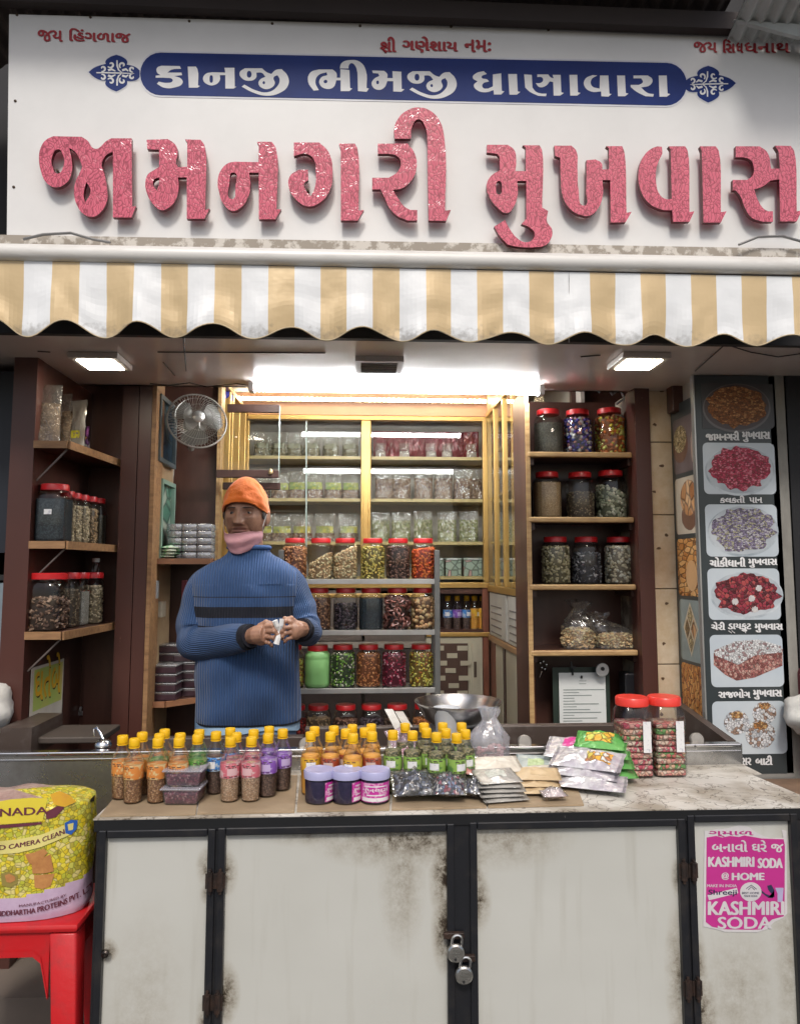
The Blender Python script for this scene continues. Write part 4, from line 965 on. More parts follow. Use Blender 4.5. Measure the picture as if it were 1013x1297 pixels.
for (dy, dz, mt) in ((0, .046, grain), (-.028, -.004, almond), (.028, -.004, seedmix('print_clove', [(.2, .12, .05), (.3, .2, .08)], 60)), (0, -.055, grain)):
    MB().ngon([(XR+.0008, 2.865+dy, cz+dz+.04), (XR+.0008, 2.865+dy+.024, cz+dz), (XR+.0008, 2.865+dy, cz+dz-.04), (XR+.0008, 2.865+dy-.024, cz+dz)][::-1]).build('printed_spice', mt, sp_)
strip(842, 905, curl, lambda a, c: None)
# menu board, frontal
YM = 2.72
mb_ = thing('menu_board', 'tall dark slate menu board with six photos of mouth freshener mixes and white captions', 'menu board', at(940, 975, YM))
bl, br_, tt_, tb_ = at(881, 560, YM).x, at(984, 560, YM).x, ZC-.004, at(950, 980, YM).z
MB().box(bl, br_, YM, YM+.02, tb_, tt_).build('board', pbk, mb_)
MB().box(bl-.006, bl-.0005, YM-.004, YM+.02, tb_, tt_).build('edge_trim', M('alu_trim', (.45, .45, .43), .3, .6), mb_)
MB().box(bl, br_, YM-.004, YM+.02, tb_-.02, tb_-.001).build('lower_trim', M('alu_trim', (.4, .4, .4)), mb_)
def mrect(px0, py0, px1, py1, mt, nm='photograph', which=(1, 1, 1, 1), dy=.0015, r=.02):
    xm, ym = (px0+px1)/2, (py0+py1)/2
    pts = rrect(at(px0, ym, YM).x, at(px1, ym, YM).x, at(xm, py1, YM).z, at(xm, py0, YM).z, r, which)
    b = MB(); b.front(pts[::-1], YM-dy, YM-dy+.0008); return b.build(nm, mt, mb_)
def mell(cx, cy, rx, ry, mt, dy, nm='printed_food', wob=.0, n=40):
    pts = []
    for k in range(n):
        a = 6.283*k/n; w_ = 1+wob*noise.noise(Vector((math.cos(a)*4, math.sin(a)*4, cy)))
        q = at(cx+rx*math.cos(a)*w_, cy-ry*math.sin(a)*w_, YM); pts.append((q.x, YM-dy, q.z))
    return MB().ngon(pts[::-1]).build(nm, mt, mb_)
glassring = M('print_glass_rim', (.28, .33, .37), .3, col2=(.55, .6, .63), vs=12)
mixes = [
 (888, 486, 979, 543, M('print_night', (.05, .05, .055), .4), seedmix('mix_brown', [(.35, .14, .05), (.20, .08, .03), (.5, .24, .09), (.28, .1, .03)], 95, stretch=(1, 1, 1.8)), (932, 515, 37, 26), M('print_dark_rim', (.12, .11, .11), .3)),
 (890, 561, 981, 626, picbg, seedmix('mix_pink', [(.55, .07, .12), (.4, .03, .07), (.68, .2, .26), (.25, .04, .05)], 120, stretch=(1, 1, 1.6)), (936, 594, 38, 27), glassring),
 (893, 639, 984, 705, picbg, seedmix('mix_purple_grey', [(.30, .26, .38), (.12, .10, .14), (.5, .48, .5), (.2, .16, .25), (.4, .38, .25)], 130, stretch=(1, 1, 1.6)), (940, 671, 39, 27), glassring),
 (896, 720, 987, 785, picbg, seedmix('mix_maroon', [(.20, .015, .03), (.10, .01, .015), (.30, .03, .05), (.38, .06, .06)], 75), (945, 752, 40, 25), glassring),
 (899, 804, 991, 870, picbg, None, None, None),
 (902, 888, 995, 955, picbg, None, None, None)]
for i, (a, t, c, d, bgm, fm, el, rim) in enumerate(mixes):
    mrect(a, t, c, d, bgm, which=(1, 1, 1, 1) if i else (0, 0, 0, 1))
    if fm:
        mell(el[0], el[1]+2, el[2]+6, el[3]+5, rim, .0018, 'printed_bowl'); mell(el[0], el[1]+1, el[2]+4, el[3]+3, plate if i else M('print_dark_bowl', (.07, .05, .05), .4), .0021, 'printed_bowl')
        mell(el[0], el[1], el[2], el[3], fm, .0026, wob=.22, n=60)
wp_ = M('print_white_flake', (.62, .60, .58), .4, col2=(.45, .42, .42), vs=60)
for (cx, cy) in ((951, 758), (955, 772), (930, 762), (960, 745)): mell(cx, cy, 4, 4, wp_, .0030, 'printed_flake', .5)
def mpoly(pts, mt, dy, nm='printed_food'):
    v_ = [at(x, y, YM) for x, y in pts]; return MB().ngon([(q.x, YM-dy, q.z) for q in v_][::-1]).build(nm, mt, mb_)
mpoly([(903, 827), (926, 815), (960, 812), (990, 822), (990, 843), (955, 858), (932, 862), (918, 855), (903, 842)], seedmix('mix_cake', [(.30, .10, .09), (.42, .18, .15), (.2, .06, .05), (.5, .3, .25)], 110), .0021)
mpoly([(903, 824), (930, 812), (960, 810), (988, 818), (989, 826), (955, 830), (934, 842), (905, 830)], seedmix('mix_cake_top', [(.62, .62, .62), (.5, .5, .5), (.68, .68, .68), (.3, .2, .2)], 130), .0026)
ball = seedmix('mix_ball', [(.62, .62, .62), (.45, .47, .5), (.3, .2, .15), (.68, .68, .7)], 100)
for (cx, cy, r_) in ((932, 915, 16), (967, 903, 15), (962, 930, 19)):
    mell(cx, cy, r_, r_*.95, ball, .0022+r_*.00002, wob=.05); mell(cx, cy-r_*.6, r_*.5, r_*.28, seedmix('mix_topping', [(.45, .2, .06), (.55, .35, .15), (.2, .1, .04)], 140), .0030+r_*.00002, wob=.3)
b = MB()
Yt = YM-.0026
def cap(parts, mbx=b):
    for (body, a, c, t, d) in parts: text_px(mbx, body, a, c, t, d, Yt, 0, .06)
cap([("જામનગરી", 893, 936, 546, 558), ("મુખવાસ", 939, 975, 547, 560)]); b.build('caption', whiteink, mb_)
b = MB(); cap([("કલકતી", 911, 943, 628, 637), ("પાન", 948, 965, 630, 637)], b); q0_, q1_ = at(929, 633, Yt), at(934, 633, Yt); b.box(q0_.x, q1_.x, Yt-.0003, Yt, q0_.z-.001, q0_.z+.001); b.build('caption', whiteink, mb_)
b = MB(); cap([("ચોકીધાની", 898, 944, 706, 718), ("મુખવાસ", 947, 984, 708, 719)], b); b.build('caption', whiteink, mb_)
b = MB(); cap([("ચેરી", 900, 918, 788, 798), ("ડાયફુટ", 921, 951, 790, 800), ("મુખવાસ", 955, 991, 790, 801)], b)
for (u0, v0, u1, v1) in ((922, 799, 926, 802), (926, 799, 930, 802), (941, 797, 944, 802)):
    b.tube([at(u0, v0, Yt), at(u1, v1, Yt)], .0016, 4)
b.build('caption', whiteink, mb_)
b = MB(); cap([("રાજભોગ", 909, 950, 873, 884), ("મુખવાસ", 953, 990, 874, 886)], b); b.build('caption', whiteink, mb_)
b = MB(); cap([("સર", 938, 951, 960, 969), ("બાટી", 956, 978, 957, 969)], b); b.build('caption', whiteink, mb_)
# small boxy things at top of the photo strip
tag(bx('junction_box', 851, 487, 867, 521, 2.9, .06, brown, r=.004), 'small brown wooden box fixed above the nut photographs', 'box')
# ================================================================== COUNTER
YC = 1.95
ZT = at(560, 1029, YC).z; YR = 2.37
ct = thing('shop_counter', 'long shop counter with black steel frame, four stained white doors and marble top', 'counter', at(560, 1297, YC))
cxl = at(119, 1040, YC).x; cxr = at(1100, 1030, YC).x
def rustpanel(name, spots, streaks=True):
    m, N, L, bb = _nodes(name); setp(bb, rough=.42)
    gp = N.new('ShaderNodeNewGeometry'); n = N.new('ShaderNodeTexNoise'); n.inputs['Scale'].default_value = 34; n.inputs['Detail'].default_value = 10; n.inputs['Roughness'].default_value = .82; L.new(gp.outputs['Position'], n.inputs[0])
    n2 = N.new('ShaderNodeTexNoise'); n2.inputs['Scale'].default_value = 2.4; n2.inputs['Detail'].default_value = 5; L.new(gp.outputs['Position'], n2.inputs[0])
    mp = N.new('ShaderNodeMapping'); mp.inputs['Scale'].default_value = (26, 1, 2.0); L.new(gp.outputs['Position'], mp.inputs[0])
    n3 = N.new('ShaderNodeTexNoise'); n3.inputs['Scale'].default_value = 1; n3.inputs['Detail'].default_value = 4; L.new(mp.outputs[0], n3.inputs[0])
    c0 = N.new('ShaderNodeMix'); c0.data_type = 'RGBA'; L.new(n2.outputs[0], c0.inputs[0]); c0.inputs[6].default_value = (.56, .565, .53, 1); c0.inputs[7].default_value = (.44, .44, .40, 1)
    rs = N.new('ShaderNodeValToRGB'); L.new(n3.outputs[0], rs.inputs[0]); rs.color_ramp.elements[0].position = .55; rs.color_ramp.elements[1].position = .8; rs.color_ramp.elements[1].color = (.35, .35, .35, 1)
    c1 = N.new('ShaderNodeMix'); c1.data_type = 'RGBA'; L.new(rs.outputs[0], c1.inputs[0]); L.new(c0.outputs[2], c1.inputs[6]); c1.inputs[7].default_value = (.30, .28, .22, 1)
    last = None
    for (px, py, r, sx, s_) in spots:
        q = at(px, py, YC)
        vm = N.new('ShaderNodeVectorMath'); vm.operation = 'SUBTRACT'; L.new(gp.outputs['Position'], vm.inputs[0]); vm.inputs[1].default_value = q
        vs_ = N.new('ShaderNodeVectorMath'); vs_.operation = 'MULTIPLY'; L.new(vm.outputs[0], vs_.inputs[0]); vs_.inputs[1].default_value = (1/(r*sx), 0, 1/r)
        ln = N.new('ShaderNodeVectorMath'); ln.operation = 'LENGTH'; L.new(vs_.outputs[0], ln.inputs[0])
        mr = N.new('ShaderNodeMapRange'); mr.inputs[1].default_value = 0; mr.inputs[2].default_value = 1; mr.inputs[3].default_value = s_; mr.inputs[4].default_value = 0; L.new(ln.outputs['Value'], mr.inputs[0])
        if last is None: last = mr.outputs[0]
        else:
            mxx = N.new('ShaderNodeMath'); mxx.operation = 'MAXIMUM'; L.new(last, mxx.inputs[0]); L.new(mr.outputs[0], mxx.inputs[1]); last = mxx.outputs[0]
    mu = N.new('ShaderNodeMath'); mu.operation = 'MULTIPLY_ADD'; L.new(n.outputs[0], mu.inputs[0]); mu.inputs[1].default_value = 2.6; mu.inputs[2].default_value = -.85
    m2_ = N.new('ShaderNodeMath'); m2_.operation = 'MULTIPLY'; m2_.use_clamp = True; L.new(last, m2_.inputs[0]); L.new(mu.outputs[0], m2_.inputs[1])
    rr = N.new('ShaderNodeValToRGB'); L.new(m2_.outputs[0], rr.inputs[0]); rr.color_ramp.elements[0].color = (0, 0, 0, 1); rr.color_ramp.elements[1].position = .75
    rc_ = N.new('ShaderNodeValToRGB'); L.new(m2_.outputs[0], rc_.inputs[0]); rc_.color_ramp.elements[0].color = (.24, .17, .075, 1); rc_.color_ramp.elements[1].color = (.03, .02, .013, 1); rc_.color_ramp.elements[1].position = .8
    c2 = N.new('ShaderNodeMix'); c2.data_type = 'RGBA'; L.new(rr.outputs[0], c2.inputs[0]); L.new(c1.outputs[2], c2.inputs[6]); L.new(rc_.outputs[0], c2.inputs[7])
    L.new(c2.outputs[2], bb.inputs['Base Color'])
    bp = N.new('ShaderNodeBump'); bp.inputs['Strength'].default_value = .6; bp.inputs['Distance'].default_value = .01; L.new(n2.outputs[0], bp.inputs['Height']); L.new(bp.outputs[0], bb.inputs['Normal'])
    return m
panels = [
 (132, 261, 1061, [(132, 1208, .035, 1, 1.6), (261, 1100, .05, .6, 1.2), (261, 1295, .06, .5, 1.5), (262, 1135, .03, .7, 1.2), (180, 1290, .3, .4, .35)]),
 (284, 566, 1056, [(520, 1060, .09, 3.2, 1.25), (566, 1110, .14, .35, 1.7), (566, 1180, .12, .35, 1.7), (284, 1108, .06, .6, 1.4), (284, 1262, .08, .5, 1.6), (510, 1110, .22, .3, .7), (400, 1056, .04, 4, .9)]),
 (605, 861, 1049, [(640, 1062, .09, 2.2, .8), (605, 1145, .08, .5, 1.4), (605, 1110, .06, .4, 1), (862, 1115, .06, .4, 1.2), (605, 1080, .1, .4, .8), (862, 1240, .2, .2, 1)]),
 (883, 1005, 1041, [(883, 1290, .14, .5, 1.6), (883, 1225, .10, .35, 1.3), (1000, 1200, .4, .12, .6), (940, 1260, .2, .6, .5)])]
zb0 = ZG+.10
Yp = YC+.012
for i, (a, c, t, sp) in enumerate(panels):
    x0, x1 = at(a, 1150, YC).x, at(c, 1150, YC).x; z1 = at((a+c)/2, t, YC).z
    o = MB().rbox(x0-.002, x1+.002, Yp, Yp+.012, zb0, z1+.002, .002).build('door', rustpanel('door_panel_stained', sp), ct)
    # individual door frame bars round each leaf
    fw = .020
    for (u0, u1, w0, w1) in ((x0-fw, x0, zb0-fw, z1+fw), (x1, x1+fw, zb0-fw, z1+fw), (x0, x1, z1, z1+fw), (x0, x1, zb0-fw, zb0)):
        MB().rbox(u0+.0006, u1-.0006, YC-.003, Yp+.008, w0+.0006, w1-.0006, .0025).build('frame_bar', blackm, o)
    # hinges
    for hz in (1110, 1262):
        hx = x0-fw*.5 if i in (1, 3) else (x1+fw*.5 if i in (0,) else x1+fw*.5)
        zz_ = at(500, hz, YC).z
        b = MB(); b.tube([(hx, YC-.009, zz_-.022), (hx, YC-.009, zz_+.022)], .0075, 8); b.tube([(hx, YC-.009, zz_-.03), (hx, YC-.009, zz_+.03)], .004, 6); b.box(hx-.012, hx+.012, YC-.006, YC-.0035, zz_-.018, zz_+.018)
        b.build('hinge', M('rusty_hinge', (.018, .014, .013), .55, .3, col2=(.05, .028, .02), vs=40, bump=.5, bs=90), o, smooth=True)
# carcass frame: top rail, uprights
zt0 = at(560, 1034, YC).z
MB().rbox(cxl, cxr, YC, YC+.03, ZT-.034, ZT-.004, .003).build('top_rail', wornpaint('black_rail_chipped', (.013, .014, .016), (.4, .38, .34), .69, .35, 30), ct)
ups = [(119.5, 131), (262, 283), (567, 604), (862, 882), (1006, 1030)]
for a, c in ups:
    x0, x1 = at(a, 1150, YC).x, at(c, 1150, YC).x
    MB().box(x0, x1, YC+.004, YC+.03, ZG, ZT-.0345).build('upright', blackm, ct)
MB().box(cxl, cxr, YC+.026, YC+.03, ZG, ZT-.0345).build('liner', dark, ct)
MB().box(cxl, cxl+.012, YC+.0305, YR-.001, ZG, ZT-.005).build('side_panel', blackm, ct)
q = at(134, 1208, YC-.002); MB().lathe([(0, -.004), (.009, -.002), (.009, .004), (.005, .007), (.004, .004), (0, .003)], 12, mx=Matrix.Translation(q) @ Matrix.Rotation(R(90), 4, 'X')).build('lock_barrel', M('lock_dark', (.05, .04, .035), .35, .7), ct, smooth=True)
# top
m, N, L, bb = _nodes('crazed_marble'); setp(bb, rough=.38)
tc = N.new('ShaderNodeTexCoord'); n = N.new('ShaderNodeTexNoise'); n.inputs['Scale'].default_value = 7; n.inputs['Detail'].default_value = 8; L.new(tc.outputs['Object'], n.inputs[0])
mxv = N.new('ShaderNodeMix'); mxv.data_type = 'RGBA'; mxv.inputs[0].default_value = .35; mp = N.new('ShaderNodeMapping'); mp.inputs['Rotation'].default_value = (0, 0, .5); mp.inputs['Scale'].default_value = (1, 2.2, 1); L.new(tc.outputs['Object'], mp.inputs[0])
L.new(mp.outputs[0], mxv.inputs[6]); L.new(n.outputs['Color'], mxv.inputs[7])
v = N.new('ShaderNodeTexVoronoi'); v.feature = 'DISTANCE_TO_EDGE'; v.inputs['Scale'].default_value = 13; L.new(mxv.outputs[2], v.inputs['Vector'])
r_ = N.new('ShaderNodeValToRGB'); L.new(v.outputs['Distance'], r_.inputs[0]); e = r_.color_ramp.elements; e[0].color = (.16, .12, .09, 1); e[1].color = (1, 1, 1, 1); e[0].position = .002; e[1].position = .03
r2 = N.new('ShaderNodeValToRGB'); L.new(n.outputs[0], r2.inputs[0]); e = r2.color_ramp.elements; e[0].color = (.34, .30, .24, 1); e[1].color = (.60, .575, .52, 1); e[0].position = .38; e[1].position = .56
mx = N.new('ShaderNodeMix'); mx.data_type = 'RGBA'; mx.blend_type = 'MULTIPLY'; mx.inputs[0].default_value = .85; L.new(r2.outputs[0], mx.inputs[6]); L.new(r_.outputs[0], mx.inputs[7]); L.new(mx.outputs[2], bb.inputs['Base Color'])
bp = N.new('ShaderNodeBump'); bp.inputs['Strength'].default_value = .3; bp.inputs['Distance'].default_value = .003; L.new(r_.outputs[0], bp.inputs['Height']); L.new(bp.outputs[0], bb.inputs['Normal'])
marble = m
_xe = at(938, 960, YR).x; _p1, _p2 = atz(952, 981, ZT), atz(1016, 1008, ZT)
MB().slab([(cxl, YC-.004), (cxr, YC-.004), (cxr, _p2.y), (_p2.x, _p2.y), (_p1.x, _p1.y), (_xe+.004, _p1.y+.01), (_xe+.004, YR-.001), (cxl, YR-.001)], ZT-.0035, ZT-.0005).build('worktop', marble, ct)
# padlocks
def padlock(label, px, py):
    q = at(px, py, YC-.024); t = thing('padlock', label, 'padlock', q, local=True); t.rotation_euler = (0, R(random.choice((8, -10))), 0)
    MB().lathe([(0, -.008), (.018, -.0075), (.0215, -.004), (.0215, .004), (.018, .0075), (0, .008)], 24, mx=Matrix.Rotation(R(90), 4, 'X')).build('body', M('padlock_steel', (.52, .51, .48), .28, .9, col2=(.35, .34, .31), vs=60), t, smooth=True)
    MB().tube([(-.012, 0, .014), (-.012, 0, .028)]+[(-.012*math.cos(math.pi*k/8), 0, .030+.012*math.sin(math.pi*k/8)) for k in range(9)]+[(.012, 0, .028), (.012, 0, .014)], .0033, 8).build('shackle', steelb, t, smooth=True)
    b = MB()
    for k, w_ in enumerate((.018, .024, .016)): b.box(-w_/2, w_/2, -.0086, -.0081, .008-k*.007, .0105-k*.007)
    b.build('stamped_lines', M('stamp_dark', (.12, .12, .11), .5), t)
    MB().lathe([(0, 0), (.0035, 0), (.0035, .001), (0, .001)], 10, mx=Matrix.Translation((0, -.008, -.012)) @ Matrix.Rotation(R(90), 4, 'X')).build('keyhole', ink, t)
    return t
padlock('upper round silver padlock hanging between the two big counter doors', 577, 1207)
padlock('lower round silver padlock hanging between the two big counter doors', 587.5, 1235)
for (px, py) in ((574, 1186), (588, 1215)):
    bx('hasp', px-12, py-4, px+14, py+4, YC-.014, .012, MT['rusty_hinge'], ct, r=.002)
# torn pink poster on the last door
ps = thing('poster', 'torn magenta soda poster with white lettering pasted on the narrow counter door', 'poster', at(943, 1180, YC))
YPp = Yp-.0009
def ppx(x, y): return (880+x*.1313, 1035+y*.1313)
def ptorn(pts, mt, nm, dy):
    b = MB(); v_ = [at(*ppx(x, y), YPp) for x, y in pts]; b.front([(q.x, q.z) for q in v_][::-1], YPp-dy, YPp-dy+.0004); return b.build(nm, mt, ps)
mag = M('poster_magenta', (.52, .035, .26), .4, col2=(.46, .03, .22), vs=7)
pw = M('poster_white', (.62, .60, .60), .5, col2=(.54, .52, .54), vs=9)
ptorn([(88, 130), (150, 135), (200, 115), (300, 110), (350, 95), (420, 78), (520, 95), (560, 130), (640, 175), (720, 205), (850, 200), (830, 120), (880, 130), (885, 930), (840, 975), (760, 1010), (690, 1080), (600, 1110), (420, 1108), (280, 1105), (200, 1080), (75, 1055)], pw, 'paper', .0005)
ptorn([(108, 195), (200, 180), (260, 195), (330, 180), (420, 190), (470, 175), (560, 190), (640, 205), (850, 212), (862, 270), (858, 930), (850, 955), (740, 985), (680, 1035), (640, 1080), (560, 1085), (280, 1080), (160, 1055), (100, 1010)], mag, 'magenta_print', .0010)
def ptxt(body, x0, x1, yt, yb, dy=.0014, bold=.04, mt=pw, name='printed_words', skew=0, font=None):
    b = MB(); a, c = ppx(x0, yt), ppx(x1, yb); text_px(b, body, a[0], c[0], (a[1], a[1]-skew), (c[1], c[1]-skew), YPp-dy, 0, bold); return b.build(name, mt, ps)
ptxt("બનાવો", 160, 505, 225, 335); ptxt("ઘરે", 545, 690, 225, 335); ptxt("જ", 730, 850, 260, 340)
ptxt("ગ્માળ", 130, 560, 135, 190, bold=.05, mt=mag)
ptxt("KASHMIRI", 122, 570, 385, 480, bold=.07); ptxt("SODA", 600, 845, 398, 492, bold=.07)
ptxt("@", 252, 325, 535, 605); ptxt("HOME", 350, 668, 540, 608, bold=.09)
ptxt("MAKE IN INDIA", 112, 400, 648, 675, bold=.03)
ptorn([(115, 750), (400, 680), (412, 730), (130, 800)], pw, 'name_strip', .0013)
ptxt("Shreeji", 125, 400, 700, 765, dy=.0016, bold=.03, mt=M('poster_navy', (.03, .03, .08), .5), skew=-0)
b = MB(); cc = [at(*ppx(532+103*math.cos(6.283*k/28), 718-92*math.sin(6.283*k/28)), YPp) for k in range(28)]; b.front([(q.x, q.z) for q in cc], YPp-.0016, YPp-.0012); b.build('round_badge', pw, ps)
nb = MT['poster_navy']
b = MB()
for (x0, y0, x1, y1) in ((490, 690, 540, 655), (540, 655, 590, 695), (510, 700, 540, 672), (540, 672, 572, 702)):
    b.tube([at(*ppx(x0, y0), YPp-.0018), at(*ppx(x1, y1), YPp-.0018)], .0008, 4)
b.build('house_mark', nb, ps)
ptxt("BEST HOME", 450, 615, 722, 742, dy=.0019, bold=.02, mt=nb); ptxt("MADE SODA", 470, 600, 752, 770, dy=.0019, bold=.02, mt=nb)
ptorn([(630, 700), (680, 740), (760, 770), (700, 700), (690, 660), (730, 650), (760, 700), (745, 780), (700, 775), (640, 730)], nb, 'glass_outline', .0013)
ptorn([(768, 680), (848, 680), (838, 820), (790, 815), (790, 735)], M('poster_lilac', (.45, .42, .62), .5), 'printed_glass', .0013)
ptxt("KASHMIRI", 120, 858, 815, 945, dy=.0015, bold=.06); ptxt("SODA", 215, 740, 965, 1078, dy=.0015, bold=.05)
# mats of brown card under the goods
card = M('brown_card', (.36, .27, .17), .75, col2=(.27, .20, .125), vs=6, bump=.3, bs=30)
def mat(label, quad):
    v_ = [atz(x, y, ZT+.004) for x, y in quad]; b = MB(); n = 4; b.slab([(p.x, p.y) for p in v_][::-1], ZT+.0002, ZT+.005)
    o = b.build('card_mat', card); tag(o, label, 'mat', None); return o
mat('brown card mat under the orange and green labelled bottles at the counter end', ((127, 1033), (248, 1031), (254, 985), (165, 985)))
mat('brown card mat under the pink and purple labelled bottles', ((250, 1030), (373, 1028), (377, 982), (258, 984)))
mat('brown card mat under the three purple tubs', ((376, 1027), (493, 1025), (495, 980), (380, 982)))
mat('brown card mat under the dark snack packets', ((496, 1025), (616, 1022), (612, 978), (498, 980)))
mat('brown card mat under the stacked envelopes, one corner bare', ((618, 1022), (739, 1019), (722, 976), (614, 978)))
# ---------------------------------------------------------------- steel trough behind
tg = thing('steel_trough', 'long stainless steel tray wall with a bright lip running behind the counter goods', 'tray', at(500, 1000, YR))
xa_, xb_ = -1.9, at(938, 960, YR).x
zr1 = at(500, 951, YR).z
MB().box(xa_, xb_, YR, YR+.004, ZT-.16, zr1).build('front_wall', steel, tg)
MB().rbox(xa_, xb_, YR-.006, YR+.028, zr1, zr1+.010, .003).build('lip', steelb, tg)
MB().rbox(xa_, xb_, YR-.0035, YR-.0005, zr1-.016, zr1-.011, .001).build('lip', steelb, tg)
me_ = None
for px in (22, 62, 130, 170, 640, 720, 810, 880):
    q = at(px, 953, YR-.005)
    if me_ is None: o = MB().lathe([(.004, 0), (.003, .002), (0, .003)], 8, mx=Matrix.Rotation(R(90), 4, 'X')).build('rivet', M('rivet_dark', (.15, .14, .13), .4, .6), tg); me_ = o.data; o.location = Vector((q.x, YR-.006, zr1+.004))-tg.location
    else: link('rivet', me_, tg, loc=Vector((q.x, YR-.006, zr1+.004))-tg.location)
MB().box(xb_, xb_+.004, YR-.002, YR+.25, ZT+.0, zr1+.008).build('end_wall', steel, tg)
MB().box(xa_, xb_, YR+.05, YR+.26, zr1-.12, zr1-.115).build('tray_floor', M('tray_floor_dark', (.07, .055, .045), .5), tg)
tb2 = thing('back_rail', 'dark grimy wooden rail behind the steel tray with round knobs resting on it', 'rail', at(500, 930, 2.62))
zb2 = at(500, 921, 2.62).z
grim = M('grimy_wood', (.055, .038, .03), .5, col2=(.11, .09, .08), vs=12, lo=.5, hi=.75)
MB().rbox(at(386, 930, 2.62).x, at(866, 930, 2.62).x, 2.62, 2.66, zb2-.22, zb2, .004).build('board', grim, tb2)
MB().rbox(at(182, 930, 2.62).x, at(385, 930, 2.62).x, 2.62, 2.66, zb2-.22, at(300, 934, 2.62).z, .004).build('board', grim, tb2)
q0, q1 = at(862, 905, 2.86), at(940, 945, 2.40)
b = MB(); b.add([(q0.x, 2.90, zb2+.02), (q0.x+.03, 2.90, zb2+.02), (xb_+.0, YR+.03, zr1+.012), (xb_-.03, YR+.03, zr1+.012), (q0.x, 2.90, zb2-.1), (q0.x+.03, 2.90, zb2-.1), (xb_, YR+.03, zr1-.08), (xb_-.03, YR+.03, zr1-.08)], [(0, 1, 2, 3), (4, 7, 6, 5), (0, 3, 7, 4), (3, 2, 6, 7), (1, 5, 6, 2), (0, 4, 5, 1)])
b.build('side_rail', grim, tb2)
bx('side_rail', 0, 922, 40, 960, 2.5, .25, grim, tb2)
for k, px in enumerate((388, 499, 663, 778, 880)):
    q = at(px, 941, YR+.05); rr_ = .022
    o = tag(MB().lathe([(0, 0), (rr_, 0), (rr_, .012), (rr_-.003, .015), (0, .016)], 24, mx=Matrix.Translation((q.x, YR+.045, zr1+.012)) @ Matrix.Rotation(R(78), 4, 'X')).build('pan_weight', M('cast_weight', (.33, .31, .28), .45, .5), smooth=True),
        ['round grey weight standing behind the tray lip beside the blue jumper', 'round grey weight standing behind the tray lip near the slanting steel strips', 'round grey weight standing behind the tray lip below the white paper', 'round grey weight standing behind the tray lip touching the big candy jar', 'round grey weight standing behind the tray lip under the snack photographs'][k], 'weight')
# wooden tray with cloth at the far end
tag(bx('wood_tray', 20, 934, 128, 942, 2.55, .2, M('tray_wood', (.07, .055, .045), .6), r=.004), 'shallow grey wooden tray edge lying behind the steel lip beside the ladle', 'tray')
# ladle
ld = thing('steel_ladle', 'shiny round-bowled steel ladle hooked upright behind the steel lip', 'ladle', at(128, 945, 2.45))
q = at(131, 943, 2.44)
MB().lathe([(.026, -.008), (.0265, .0), (.022, .010), (.012, .016), (0, .018)], 20, c=q).build('bowl', steelb, ld, smooth=True)
MB().tube([at(131, 937, 2.44), at(127, 928, 2.45), at(123, 922, 2.46), at(119, 924, 2.46), at(120, 932, 2.46)], .0035, 6).build('handle', steelb, ld, smooth=True)
# weighing bowl on scale
sc_ = thing('weighing_scale', 'counter weighing scale carrying the wide steel pan behind the green labelled bottles', 'scale', at(585, 960, 2.52))
bp_ = at(580, 888, 2.52)
MB().rbox(bp_.x-.09, bp_.x+.09, 2.44, 2.60, zr1-.11, bp_.z-.083, .01).build('body', M('scale_grey', (.25, .25, .25), .4), sc_)
MB().lathe([(.02, -.083), (.02, -.078), (.05, -.077)], 16, c=bp_).build('post', steelb, sc_)
pn = thing('steel_pan', 'wide shallow stainless steel pan with flared rim on the scale', 'pan', bp_)
MB().lathe([(0, -.075), (.085, -.075), (.112, -.055), (.137, -.012), (.146, -.002), (.147, .001), (.144, .001), (.134, -.012), (.109, -.053), (.083, -.072), (0, -.072)], 48, c=bp_).build('bowl', M('pan_steel', (.62, .62, .62), .22, 1, col2=(.5, .5, .5), vs=3), pn, smooth=True)
cp = at(571, 940, 2.33); tag(MB().lathe([(.035, 0), (.041, .10), (.043, .104), (.043, .112), (.040, .112), (.038, .104)], 28, c=(cp.x, 2.37+.065, at(571, 896, 2.43).z-.112)).build('plastic_cup', film('cup_film', (.9, .9, .9), .08, .2, .6, (.8, .82, .84)), smooth=True), 'translucent white plastic cup standing in front of the steel pan', 'cup')
for (a, c, lb) in (((492, 898), (508, 928), 'long pale steel strip leaning behind the amber bottles, the longer one'), ((505, 901), (517, 921), 'shorter pale steel strip leaning beside the longer strip')):
    u, v_ = at(*a, 2.56), at(*c, 2.46); b = MB(); w_ = Vector((.014, 0, 0)); b.add([u-w_, u+w_, v_+w_, v_-w_, u-w_+Vector((0, .006, -.002)), u+w_+Vector((0, .006, -.002)), v_+w_+Vector((0, .006, -.002)), v_-w_+Vector((0, .006, -.002))], [(0, 3, 2, 1), (4, 5, 6, 7), (0, 1, 5, 4), (1, 2, 6, 5), (2, 3, 7, 6), (3, 0, 4, 7)])
    tag(b.build('steel_strip', M('strip_steel', (.36, .34, .31), .5, .2, col2=(.28, .26, .23), vs=30)), lb, 'strip')

